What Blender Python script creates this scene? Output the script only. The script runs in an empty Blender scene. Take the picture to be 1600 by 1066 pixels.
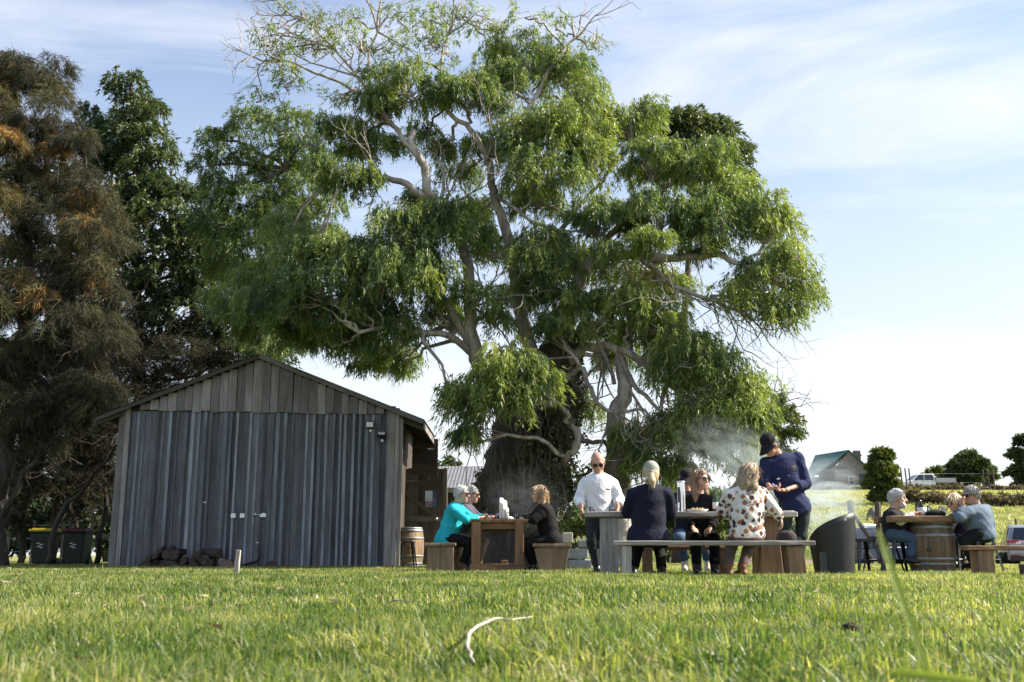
import bpy, math, random
import numpy as np
from mathutils import Matrix, Vector

random.seed(7)
RNG = np.random.default_rng(11)
SC = bpy.context.scene
COL = SC.collection

# ------------------------------------------------------------------ camera
F_PX, CX, CY = 1600.0, 800.0, 533.0          # reference picture is 1600 x 1066
PITCH = math.atan(335.0 / F_PX)              # low camera tilted up
CAM_H = 0.26
cam_d = bpy.data.cameras.new('camera')
cam = bpy.data.objects.new('camera', cam_d); COL.objects.link(cam)
cam_d.sensor_width = 36.0; cam_d.lens = 36.0
cam_d.clip_start = 0.05; cam_d.clip_end = 3000
cam.location = (0, 0, CAM_H); cam.rotation_euler = (math.pi/2 + PITCH, 0, 0)
cam_d.dof.use_dof = True; cam_d.dof.focus_distance = 14.5; cam_d.dof.aperture_fstop = 6.3
SC.camera = cam

# ------------------------------------------------------------------ sky, sun, exposure
SUN_EL, SUN_AZ = math.radians(39), math.radians(87)      # azimuth from +Y (view direction) towards +X
w = bpy.data.worlds.new('World'); SC.world = w; w.use_nodes = True
nt = w.node_tree; nt.nodes.clear()
def wn(t, **k):
    n = nt.nodes.new(t)
    for a, b in k.items(): setattr(n, a, b)
    return n
sky = wn('ShaderNodeTexSky', sky_type='NISHITA', sun_disc=False, sun_elevation=SUN_EL, sun_rotation=SUN_AZ,
         air_density=1.0, dust_density=1.6, ozone_density=3.0)
tc = wn('ShaderNodeTexCoord'); mp = wn('ShaderNodeMapping')
mp.inputs['Scale'].default_value = (1.2, 1.7, 5.5); mp.inputs['Rotation'].default_value = (0.25, 0.35, 0.5); mp.inputs['Location'].default_value = (5.1, 1.9, 0.6)
nz = wn('ShaderNodeTexNoise'); nz.inputs['Scale'].default_value = 1.7; nz.inputs['Detail'].default_value = 9
nz.inputs['Roughness'].default_value = 0.58; nz.inputs['Distortion'].default_value = 0.5
cr = wn('ShaderNodeValToRGB'); cr.color_ramp.elements[0].position = 0.43; cr.color_ramp.elements[1].position = 0.72
cr.color_ramp.elements[1].color = (0.65, 0.65, 0.65, 1)
mx = wn('ShaderNodeMixRGB'); mx.inputs[2].default_value = (5.2, 5.25, 5.4, 1)
bg = wn('ShaderNodeBackground'); bg.inputs['Strength'].default_value = 0.10
out = wn('ShaderNodeOutputWorld')
L = nt.links.new
L(tc.outputs['Generated'], mp.inputs[0]); L(mp.outputs[0], nz.inputs[0]); L(nz.outputs[0], cr.inputs[0])
hz = wn('ShaderNodeMixRGB'); hz.inputs[2].default_value = (4.5, 4.5, 4.55, 1)         # thin high haze, thicker towards the horizon all round
sx = wn('ShaderNodeSeparateXYZ'); L(tc.outputs['Generated'], sx.inputs[0])
hr = wn('ShaderNodeValToRGB'); hr.color_ramp.elements[0].position = 0.02; hr.color_ramp.elements[0].color = (.84,.84,.84,1)
hr.color_ramp.elements[1].position = 0.52; hr.color_ramp.elements[1].color = (.02,.02,.02,1); L(sx.outputs[2], hr.inputs[0])
L(hr.outputs[0], hz.inputs[0]); L(sky.outputs[0], hz.inputs[1])
L(cr.outputs[0], mx.inputs[0]); L(hz.outputs[0], mx.inputs[1]); L(mx.outputs[0], bg.inputs[0]); L(bg.outputs[0], out.inputs[0])

sd = bpy.data.lights.new('sun', 'SUN'); sd.energy = 5.0; sd.angle = math.radians(0.55); sd.color = (1.0, 0.91, 0.75)
sun = bpy.data.objects.new('sun', sd); COL.objects.link(sun)
sdir = Vector((math.sin(SUN_AZ)*math.cos(SUN_EL), math.cos(SUN_AZ)*math.cos(SUN_EL), math.sin(SUN_EL)))
sun.rotation_euler = sdir.to_track_quat('Z', 'Y').to_euler(); sun.location = (20, 10, 30)

SC.view_settings.view_transform = 'Standard'; SC.view_settings.look = 'None'
SC.view_settings.exposure = 1.28; SC.view_settings.gamma = 1.0; SC.view_settings.use_curve_mapping = False
SC.render.engine = 'CYCLES'
SC.cycles.use_denoising = True
SC.cycles.max_bounces = 6; SC.cycles.transparent_max_bounces = 6; SC.cycles.volume_bounces = 1
SC.cycles.transmission_bounces = 4; SC.cycles.diffuse_bounces = 3; SC.cycles.glossy_bounces = 2
SC.cycles.volume_step_rate = 1.0; SC.cycles.volume_max_steps = 128

# ------------------------------------------------------------------ helpers
_c, _s = math.cos(PITCH), math.sin(PITCH)
def P(px, py, Y):
    """world point at distance Y seen at that place of the 1600 x 1066 picture (used only to survey positions)"""
    a = (px-CX)/F_PX; b = (CY-py)/F_PX
    t = Y/(_c-b*_s)
    return Vector((a*t, Y, CAM_H+t*(_s+b*_c)))
def GX(px, Y):                                # x on the ground line
    return (px-CX)*Y/(F_PX*1.0217)
def MPP(Y): return Y/1640.0                   # metres per reference pixel

def hill(x, y):
    """terrain height"""
    z = np.zeros_like(np.asarray(x, float)+np.asarray(y, float))
    yy = np.clip(np.asarray(y, float)-42, 0, 400)
    z = 9.0*(1-np.exp(-yy/48.0))
    far = np.clip((np.asarray(y, float)-128)/60, 0, 1)
    z = z*(1-far) + far*(z*0.75-2)
    side = np.clip((np.asarray(x, float)+2)/14.0, 0, 1); side = side*side*(3-2*side)
    z = z*side
    dip = np.exp(-((np.asarray(y, float)-38)/6.0)**2)*np.clip((np.asarray(x, float)-4)/6, 0, 1)
    return z-0.28*dip
def gz(x, y): return float(hill(x, y))

WM = {}
def tag(o, label=None, cat=None, group=None, kind=None):
    if label: o['label'] = label
    if cat: o['category'] = cat
    if group: o['group'] = group
    if kind: o['kind'] = kind
    return o
def link(o, parent=None, M=None):
    COL.objects.link(o)
    M = M.copy() if M is not None else Matrix.Identity(4)
    o.matrix_basis = M
    if parent is not None:
        o.parent = parent; o.matrix_parent_inverse = WM[parent.name].inverted()
    WM[o.name] = M
    return o
def empty(name, loc, label=None, cat=None, group=None):
    o = bpy.data.objects.new(name, None); o.empty_display_size = 0.1
    link(o, None, Matrix.Translation(Vector(loc)))
    return tag(o, label, cat, group)
def np_mesh(name, V, Fq, smooth=False, tint=None):
    """mesh from numpy: Fq (n,3) or (n,4)"""
    me = bpy.data.meshes.new(name)
    V = np.asarray(V, np.float32); Fq = np.asarray(Fq, np.int32)
    n, k = Fq.shape
    me.vertices.add(len(V)); me.vertices.foreach_set('co', V.ravel())
    me.loops.add(n*k); me.loops.foreach_set('vertex_index', Fq.ravel())
    me.polygons.add(n); me.polygons.foreach_set('loop_start', np.arange(0, n*k, k, dtype=np.int32))
    if smooth: me.polygons.foreach_set('use_smooth', np.ones(n, bool))
    if tint is not None:
        a = me.attributes.new('tint', 'FLOAT', 'POINT'); a.data.foreach_set('value', np.asarray(tint, np.float32))
    me.update(calc_edges=True); me.validate()
    return me

class MB:
    def __init__(s): s.v = []; s.f = []; s.m = []; s.mi = 0
    def add(s, vs, fs):
        o = len(s.v); s.v += [tuple(v) for v in vs]
        for f in fs: s.f.append(tuple(i+o for i in f)); s.m.append(s.mi)
        return s
    def box(s, c, sz, R=None, taper=1.0):
        hx, hy, hz = sz[0]/2, sz[1]/2, sz[2]/2
        vs = []
        for z in (-1, 1):
            k = taper if z > 0 else 1.0
            for x, y in ((-1, -1), (1, -1), (1, 1), (-1, 1)):
                v = Vector((x*hx*k, y*hy*k, z*hz))
                if R is not None: v = R @ v
                vs.append(v+Vector(c))
        return s.add(vs, [(3,2,1,0),(4,5,6,7),(0,1,5,4),(1,2,6,5),(2,3,7,6),(3,0,4,7)])
    def tube(s, pts, rad, n=8, caps=True):
        pts = [Vector(p) for p in pts]
        if not hasattr(rad, '__len__'): rad = [rad]*len(pts)
        o = len(s.v); ref = None; vs = []
        for i, p in enumerate(pts):
            t = (pts[min(i+1, len(pts)-1)]-pts[max(i-1, 0)])
            if t.length < 1e-9: t = Vector((0,0,1))
            t.normalize()
            if ref is None:
                ref = Vector((1,0,0)) if abs(t.x) < 0.8 else Vector((0,1,0))
            ref = (ref-t*ref.dot(t)).normalized(); b = t.cross(ref)
            for k in range(n):
                a = 2*math.pi*k/n
                vs.append(p+(ref*math.cos(a)+b*math.sin(a))*rad[i])
        fs = []
        for i in range(len(pts)-1):
            for k in range(n):
                fs.append((i*n+k, i*n+(k+1)%n, (i+1)*n+(k+1)%n, (i+1)*n+k))
        if caps:
            fs.append(tuple(reversed(range(n)))); m = (len(pts)-1)*n; fs.append(tuple(range(m, m+n)))
        return s.add(vs, fs)
    def lathe(s, c, prof, n=24, R=None):
        """profile of (r, z)"""
        vs = []
        for r, z in prof:
            for k in range(n):
                a = 2*math.pi*k/n; v = Vector((r*math.cos(a), r*math.sin(a), z))
                if R is not None: v = R @ v
                vs.append(v+Vector(c))
        fs = []
        for i in range(len(prof)-1):
            for k in range(n): fs.append((i*n+k, i*n+(k+1)%n, (i+1)*n+(k+1)%n, (i+1)*n+k))
        fs.append(tuple(reversed(range(n)))); m = (len(prof)-1)*n; fs.append(tuple(range(m, m+n)))
        return s.add(vs, fs)
    def prism(s, poly, axis_vec, origin=(0,0,0), ex=Vector((1,0,0)), ez=Vector((0,0,1))):
        """poly (u,v) in plane ex,ez extruded by axis_vec"""
        o = Vector(origin); n = len(poly); av = Vector(axis_vec)
        a = [o+ex*u+ez*v for u, v in poly]; b = [p+av for p in a]
        fs = [tuple(range(n)), tuple(reversed(range(n, 2*n)))]
        for i in range(n): fs.append((i, (i+1) % n, n+(i+1) % n, n+i)[::-1])
        return s.add(a+b, fs)
    def build(s, name, mats, parent=None, M=None, smooth=False, bevel=0.0, seg=2):
        me = bpy.data.meshes.new(name); me.from_pydata(s.v, [], s.f)
        if not isinstance(mats, (list, tuple)): mats = [mats]
        for m in mats: me.materials.append(m)
        if len(mats) > 1: me.polygons.foreach_set('material_index', s.m)
        if smooth: me.polygons.foreach_set('use_smooth', [True]*len(me.polygons))
        me.update()
        o = bpy.data.objects.new(name, me); link(o, parent, M)
        if bevel:
            b = o.modifiers.new('bevel', 'BEVEL'); b.width = bevel; b.segments = seg; b.limit_method = 'ANGLE'
        return o

def frame(p0, p1, wdir):
    p0, p1 = Vector(p0), Vector(p1)
    z = (p1-p0).normalized(); x = Vector(wdir); x = (x-z*x.dot(z)).normalized(); y = z.cross(x)
    M = Matrix((x, y, z)).transposed().to_4x4(); M.translation = (p0+p1)/2
    return M, (p1-p0).length
def board(name, p0, p1, wdir, W, T, mat, parent, jit=0.0, seg=1, bevel=0.0, w2=None):
    """a plank from p0 to p1: local Z long, X width, Y thickness"""
    M, Ln = frame(p0, p1, wdir)
    w2 = W if w2 is None else w2
    m = MB(); vs = []; fs = []
    for i in range(seg+1):
        t = i/seg; z = (t-0.5)*Ln; ww = W+(w2-W)*t
        for x, y in ((-.5,-.5),(.5,-.5),(.5,.5),(-.5,.5)):
            e = jit if 0 < i < seg or seg == 1 else jit*0.6
            vs.append((x*ww+random.uniform(-e, e), y*T+random.uniform(-e, e)*0.35, z+random.uniform(-e, e)*0.5))
    for i in range(seg):
        a, b = i*4, i*4+4
        for k in range(4): fs.append((a+k, a+(k+1) % 4, b+(k+1) % 4, b+k))
    fs.append((3,2,1,0)); q = seg*4; fs.append((q, q+1, q+2, q+3))
    m.add(vs, fs)
    return m.build(name, mat, parent, M, bevel=bevel)

# ------------------------------------------------------------------ materials
class NT:
    def __init__(s, name):
        s.m = bpy.data.materials.new(name); s.m.use_nodes = True
        s.t = s.m.node_tree; s.t.nodes.clear(); s.o = s.n('ShaderNodeOutputMaterial')
    def n(s, t, inp=None, **k):
        x = s.t.nodes.new(t)
        for a, b in k.items(): setattr(x, a, b)
        for a, b in (inp or {}).items():
            if hasattr(b, 'links') or isinstance(b, bpy.types.NodeSocket): s.t.links.new(b, x.inputs[a])
            else: x.inputs[a].default_value = b
        return x
    def ramp(s, fac, stops, interp='LINEAR'):
        r = s.n('ShaderNodeValToRGB', {0: fac}); e = r.color_ramp.elements; r.color_ramp.interpolation = interp
        while len(e) < len(stops): e.new(0.5)
        for i, (p, c) in enumerate(stops):
            e[i].position = p; e[i].color = (*c, 1) if len(c) == 3 else c
        return r.outputs[0]
    def math(s, op, a, b=0.0):
        return s.n('ShaderNodeMath', {0: a, 1: b}, operation=op).outputs[0]
    def mix(s, f, a, b, mode='MIX'):
        return s.n('ShaderNodeMixRGB', {0: f, 1: a, 2: b}, blend_type=mode).outputs[0]
    def noise(s, vec, scale, detail=4, rough=.55, dist=0):
        return s.n('ShaderNodeTexNoise', {'Vector': vec, 'Scale': scale, 'Detail': detail, 'Roughness': rough, 'Distortion': dist}).outputs[0]
    def done(s, shader): s.t.links.new(shader, s.o.inputs[0]); return s.m
def C3(c): return (c[0], c[1], c[2], 1)

def plain(name, col, rough=0.6, metal=0.0, spec=0.4, var=0.12, scale=30, bump=0.0, bscale=200):
    t = NT(name); tc = t.n('ShaderNodeTexCoord')
    nz = t.noise(tc.outputs['Object'], scale, 5)
    f = t.ramp(nz, [(0.3, (1-var,)*3), (0.7, (1+var*0.6,)*3)])
    c = t.mix(1.0, C3(col), f, 'MULTIPLY')
    b = t.n('ShaderNodeBsdfPrincipled', {'Base Color': c, 'Roughness': rough, 'Metallic': metal, 'Specular IOR Level': spec})
    if bump:
        bp = t.n('ShaderNodeBump', {'Strength': bump, 'Distance': 0.01, 'Height': t.noise(tc.outputs['Object'], bscale, 3)})
        t.t.links.new(bp.outputs[0], b.inputs['Normal'])
    return t.done(b.outputs[0])

def wood(name, dark, light, rough=0.8, along=1.0, across=22.0, rv=0.35, stain=None, grain=0.5, spec=0.25):
    """weathered timber: grain runs along the piece's own local Z"""
    t = NT(name); tc = t.n('ShaderNodeTexCoord'); oi = t.n('ShaderNodeObjectInfo')
    off = t.n('ShaderNodeCombineXYZ', {0: t.math('MULTIPLY', oi.outputs['Random'], 37.0), 1: t.math('MULTIPLY', oi.outputs['Random'], 91.0), 2: t.math('MULTIPLY', oi.outputs['Random'], 13.0)})
    v = t.n('ShaderNodeVectorMath', {0: tc.outputs['Object'], 1: off.outputs[0]}, operation='ADD').outputs[0]
    mp = t.n('ShaderNodeMapping', {0: v, 'Scale': (across, across, along)}).outputs[0]
    g = t.noise(mp, 2.2, 7, .62, 0.6)
    mp2 = t.n('ShaderNodeMapping', {0: v, 'Scale': (2.5, 2.5, 0.7)}).outputs[0]
    bl = t.noise(mp2, 1.6, 4)
    c = t.ramp(g, [(0.28, dark), (0.72, light)])
    c = t.mix(t.ramp(bl, [(0.35, (0,0,0)), (0.7, (.6,.6,.6))]), c, C3(stain or tuple(x*0.45 for x in dark)))
    rvn = t.n('ShaderNodeMapRange', {0: oi.outputs['Random'], 3: 1-rv, 4: 1+rv}).outputs[0]
    hs = t.n('ShaderNodeHueSaturation', {'Hue': 0.5, 'Saturation': 1.0, 'Value': rvn, 'Color': c}).outputs[0]
    bp = t.n('ShaderNodeBump', {'Strength': grain, 'Distance': 0.006, 'Height': g})
    b = t.n('ShaderNodeBsdfPrincipled', {'Base Color': hs, 'Roughness': rough, 'Specular IOR Level': spec, 'Normal': bp.outputs[0]})
    return t.done(b.outputs[0])

def leaf_mat(name, stops, trans=0.35, rough=0.5, spec=0.35, tcol=None):
    """foliage: colour by the per-leaf 'tint' value, light passes through"""
    t = NT(name); at = t.n('ShaderNodeAttribute', attribute_name='tint')
    c = t.ramp(at.outputs['Fac'], stops)
    b = t.n('ShaderNodeBsdfPrincipled', {'Base Color': c, 'Roughness': rough, 'Specular IOR Level': spec})
    tr = t.n('ShaderNodeBsdfTranslucent', {0: t.mix(1.0, c, C3(tcol or (1.5, 1.5, 0.6)), 'MULTIPLY')})
    mxs = t.n('ShaderNodeMixShader', {0: trans, 1: b.outputs[0], 2: tr.outputs[0]})
    return t.done(mxs.outputs[0])

def cloth(name, col, rough=0.85, pattern=None, fold=0.15):
    t = NT(name); tc = t.n('ShaderNodeTexCoord')
    c = C3(col)
    nz = t.noise(tc.outputs['Object'], 9, 4)
    f = t.ramp(nz, [(0.3, (.8,.8,.8)), (0.7, (1.1,1.1,1.1))])
    if pattern == 'floral':
        vo = t.n('ShaderNodeTexVoronoi', {'Vector': tc.outputs['Object'], 'Scale': 14.0, 'Randomness': 1.0})
        wob = t.noise(tc.outputs['Object'], 60, 3)
        dist = t.math('ADD', vo.outputs['Distance'], t.math('MULTIPLY', t.math('SUBTRACT', wob, 0.5), 0.9))
        msk = t.ramp(dist, [(0.40, (1,1,1)), (0.47, (0,0,0))])
        pc = t.ramp(t.n('ShaderNodeSeparateColor', {0: vo.outputs['Color']}).outputs[0],
                    [(0.0, (.05,.025,.02)), (0.4, (.10,.05,.05)), (0.6, (.28,.12,.05)), (1.0, (.09,.07,.09))], 'CONSTANT')
        c = t.mix(msk, C3(col), pc)
    elif pattern == 'plaid':
        wv = t.n('ShaderNodeTexWave', {'Vector': tc.outputs['Object'], 'Scale': 12.0, 'Distortion': 1.0}, bands_direction='DIAGONAL').outputs['Fac']
        c = t.mix(t.ramp(wv, [(0.75, (0,0,0)), (0.85, (.8,.8,.8))]), C3(col), (0.25, 0.22, 0.27, 1))
    elif pattern == 'stripe':
        wv = t.n('ShaderNodeTexWave', {'Vector': tc.outputs['Object'], 'Scale': 6.5, 'Distortion': 0.6}, bands_direction='X').outputs['Fac']
        c = t.mix(t.ramp(wv, [(0.80, (0,0,0)), (0.86, (1,1,1))]), C3(col), (0.55, 0.55, 0.55, 1))
    c = t.mix(1.0, c, f, 'MULTIPLY')
    bp = t.n('ShaderNodeBump', {'Strength': 0.5, 'Distance': 0.02, 'Height': t.noise(tc.outputs['Object'], 14, 3, .5, 1.0)})
    b = t.n('ShaderNodeBsdfPrincipled', {'Base Color': c, 'Roughness': rough, 'Specular IOR Level': 0.2, 'Normal': bp.outputs[0],
                                        'Sheen Weight': 0.02})
    return t.done(b.outputs[0])

def hair_mat(name, a, b_):
    t = NT(name); tc = t.n('ShaderNodeTexCoord')
    mp = t.n('ShaderNodeMapping', {0: tc.outputs['Object'], 'Scale': (60, 60, 6)}).outputs[0]
    g = t.noise(mp, 2.0, 5)
    c = t.ramp(g, [(0.3, a), (0.7, b_)])
    bp = t.n('ShaderNodeBump', {'Strength': 0.7, 'Distance': 0.01, 'Height': g})
    b = t.n('ShaderNodeBsdfPrincipled', {'Base Color': c, 'Roughness': 0.45, 'Specular IOR Level': 0.4, 'Normal': bp.outputs[0]})
    return t.done(b.outputs[0])
def skin_mat(name, col):
    t = NT(name); tc = t.n('ShaderNodeTexCoord')
    n1 = t.noise(tc.outputs['Object'], 22, 4)
    c = t.mix(t.ramp(n1, [(0.35, (0,0,0)), (0.75, (.5,.5,.5))]), C3(col), C3((col[0]*0.95, col[1]*0.68, col[2]*0.62)))
    b = t.n('ShaderNodeBsdfPrincipled', {'Base Color': c, 'Roughness': 0.5, 'Specular IOR Level': 0.35, 'Subsurface Weight': 0.0})
    return t.done(b.outputs[0])
def glass_mat(name, col=(0.9, 0.95, 0.95), rough=0.02, alpha=0.7):
    t = NT(name)
    g = t.n('ShaderNodeBsdfGlossy', {0: (1,1,1,1), 'Roughness': rough})
    tr = t.n('ShaderNodeBsdfTransparent', {0: C3(col)})
    fr = t.n('ShaderNodeFresnel', {0: 1.5})
    m = t.n('ShaderNodeMixShader', {0: t.math('ADD', fr.outputs[0], 1-alpha-0.2), 1: tr.outputs[0], 2: g.outputs[0]})
    return t.done(m.outputs[0])

# ================================================================== GROUND
def ground_material():
    t = NT('lawn_soil'); g = t.n('ShaderNodeNewGeometry'); pos = g.outputs['Position']
    n1 = t.noise(pos, 0.5, 6); n2 = t.noise(pos, 9, 5); n3 = t.noise(pos, 0.06, 3)
    c = t.ramp(n1, [(0.32, (.055,.10,.018)), (0.55, (.10,.15,.03)), (0.75, (.20,.20,.07))])
    c = t.mix(t.ramp(n2, [(0.35, (.6,.6,.6)), (0.6, (0,0,0))]), c, (.045,.06,.015,1))
    c = t.mix(t.ramp(n3, [(0.45, (0,0,0)), (0.65, (.6,.6,.6))]), c, (.21,.20,.08,1))
    ps = t.n('ShaderNodeSeparateXYZ', {0: pos}); c = t.mix(t.n('ShaderNodeMapRange', {0: ps.outputs[1], 1: 42.0, 2: 60.0, 3: 0.0, 4: 0.7}).outputs[0], c, (.25,.25,.10,1))
    bp = t.n('ShaderNodeBump', {'Strength': 0.9, 'Distance': 0.06, 'Height': t.noise(pos, 22, 4)})
    b = t.n('ShaderNodeBsdfPrincipled', {'Base Color': c, 'Roughness': 0.9, 'Specular IOR Level': 0.1, 'Normal': bp.outputs[0]})
    return t.done(b.outputs[0])
def dirt_material():
    t = NT('dirt_gravel'); g = t.n('ShaderNodeNewGeometry'); pos = g.outputs['Position']
    n1 = t.noise(pos, 0.8, 6); n2 = t.noise(pos, 25, 4)
    c = t.ramp(n1, [(0.3, (.19,.145,.105)), (0.7, (.30,.245,.19))])
    c = t.mix(t.ramp(n2, [(0.35, (.5,.5,.5)), (0.6, (0,0,0))]), c, (.11,.085,.065,1))
    bp = t.n('ShaderNodeBump', {'Strength': 0.6, 'Distance': 0.03, 'Height': n2})
    b = t.n('ShaderNodeBsdfPrincipled', {'Base Color': c, 'Roughness': 0.9, 'Specular IOR Level': 0.15, 'Normal': bp.outputs[0]})
    return t.done(b.outputs[0])
def sheet(name, xs, ys, mat, dz=0.0, edge=None):
    X, Y = np.meshgrid(xs, ys); Z = hill(X, Y)+dz
    if edge is not None: X = X+edge(X, Y)
    V = np.stack([X, Y, Z], -1).reshape(-1, 3); nx, ny = len(xs), len(ys)
    i = np.arange(nx*ny).reshape(ny, nx)
    Fq = np.stack([i[:-1,:-1], i[:-1,1:], i[1:,1:], i[1:,:-1]], -1).reshape(-1, 4)
    me = np_mesh(name, V, Fq, smooth=True); me.materials.append(mat)
    o = bpy.data.objects.new(name, me); link(o); o['kind'] = 'structure'; return o
gm = ground_material()
axis = np.concatenate([np.linspace(-900, -140, 20), np.linspace(-130, -32, 24), np.linspace(-30, 60, 46), np.linspace(63, 160, 40), np.linspace(180, 900, 20)])
aysx = np.concatenate([np.linspace(-60, 30, 40), np.linspace(31, 140, 60), np.linspace(145, 260, 30), np.linspace(300, 1800, 20)])
sheet('ground', axis, aysx, gm)
sheet('dirt_track', np.linspace(0, 1, 2), np.linspace(0, 1, 2), dirt_material()) if False else None
DIRT = dirt_material()
def track():
    ys = np.linspace(27, 43.5, 34); xs = np.linspace(3.5, 60, 80)
    X, Y = np.meshgrid(xs, ys)
    lo = 26.5+0.7*np.sin(X*0.7)+0.4*np.sin(X*1.9+1); hi = 42.5+0.6*np.sin(X*0.5+2)
    T = (Y-27)/16.5; Y = lo+(hi-lo)*T
    Z = hill(X, Y)+0.012
    V = np.stack([X, Y, Z], -1).reshape(-1, 3); i = np.arange(X.size).reshape(X.shape)
    Fq = np.stack([i[:-1,:-1], i[:-1,1:], i[1:,1:], i[1:,:-1]], -1).reshape(-1, 4)
    me = np_mesh('dirt_track', V, Fq, True); me.materials.append(DIRT)
    o = bpy.data.objects.new('dirt_track', me); link(o); o['kind'] = 'structure'
track()

# ------------------------------------------------------------------ grass (stuff)
def grass_mat():
    t = NT('grass_blades'); at = t.n('ShaderNodeAttribute', attribute_name='tint'); g = t.n('ShaderNodeNewGeometry')
    oi = t.n('ShaderNodeObjectInfo')
    n1 = t.noise(g.outputs['Position'], 0.7, 4); n2 = t.noise(g.outputs['Position'], 3.5, 4)
    f = t.math('ADD', t.math('MULTIPLY', at.outputs['Fac'], 0.62), t.math('MULTIPLY', t.math('SUBTRACT', t.math('ADD', n1, n2), 1.0), 1.15))
    f = t.math('ADD', f, t.math('MULTIPLY', t.math('SUBTRACT', oi.outputs['Random'], 0.36), 0.30))
    ps = t.n('ShaderNodeSeparateXYZ', {0: g.outputs['Position']})
    f = t.math('ADD', f, t.n('ShaderNodeMapRange', {0: ps.outputs[1], 1: 42.0, 2: 62.0, 3: 0.0, 4: 0.16}).outputs[0])   # dry paddock beyond the track
    wx = t.n('ShaderNodeMapRange', {0: ps.outputs[0], 1: 0.0, 2: 3.5}).outputs[0]; wy = t.n('ShaderNodeMapRange', {0: ps.outputs[1], 1: 5.0, 2: 9.5}).outputs[0]
    f = t.math('ADD', f, t.math('MULTIPLY', t.math('MULTIPLY', wx, wy), 0.13))                                          # worn, strawy turf round the tables
    c = t.ramp(f, [(0.05, (.030,.075,.014)), (0.28, (.078,.138,.032)), (0.52, (.172,.216,.066)), (0.75, (.32,.315,.14)), (0.95, (.50,.46,.28))])
    b = t.n('ShaderNodeBsdfPrincipled', {'Base Color': c, 'Roughness': 0.42, 'Specular IOR Level': 0.45})
    tr = t.n('ShaderNodeBsdfTranslucent', {0: t.mix(1.0, c, (1.5, 1.55, 0.6, 1), 'MULTIPLY')})
    m = t.n('ShaderNodeMixShader', {0: 0.5, 1: b.outputs[0], 2: tr.outputs[0]})
    return t.done(m.outputs[0])
GRASS = grass_mat()
def tuft(seed, nb, spread, hmin, hmax, wid, lean=0.5):
    r = np.random.default_rng(seed); V = []; Fq = []; T = []
    for i in range(nb):
        a = r.uniform(0, 2*math.pi); d = spread*math.sqrt(r.uniform()); x, y = d*math.cos(a), d*math.sin(a)
        h = r.uniform(hmin, hmax); w_ = wid*r.uniform(.6, 1.25); az = r.uniform(0, 2*math.pi); ln = abs(r.normal(0, lean))
        dx, dy = math.cos(az), math.sin(az); sx, sy = -dy, dx
        if r.uniform() < .4: sx, sy = math.cos(az+1), math.sin(az+1)
        tn = float(np.clip(r.normal(.55, .28), 0, 1.1))
        if r.uniform() < .2: tn = r.uniform(1.0, 1.4)
        o = len(V); n = 4
        for k in range(n):
            u = k/(n-1); bend = ln*h*u*u; z = h*u*(1-0.18*ln*u); ww = w_*(1-u**1.8)*.5+(0.0004 if k == n-1 else 0)
            cx, cy = x+dx*bend, y+dy*bend
            V += [(cx-sx*ww, cy-sy*ww, z), (cx+sx*ww, cy+sy*ww, z)]; T += [tn+0.12*u-.06]*2
        for k in range(n-1): Fq.append((o+2*k, o+2*k+1, o+2*k+3, o+2*k+2))
    me = np_mesh('grass_tuft', V, Fq, True, T); me.materials.append(GRASS)
    return bpy.data.objects.new('grass_tuft', me)
def scatter_points(n, y0, y1, margin, rng):
    """points inside the wedge in front of the camera"""
    Y = np.sqrt(rng.uniform(y0*y0, y1*y1, n)); X = rng.uniform(-1, 1, n)*(Y*0.60+margin+1.6)
    return X, Y
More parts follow.
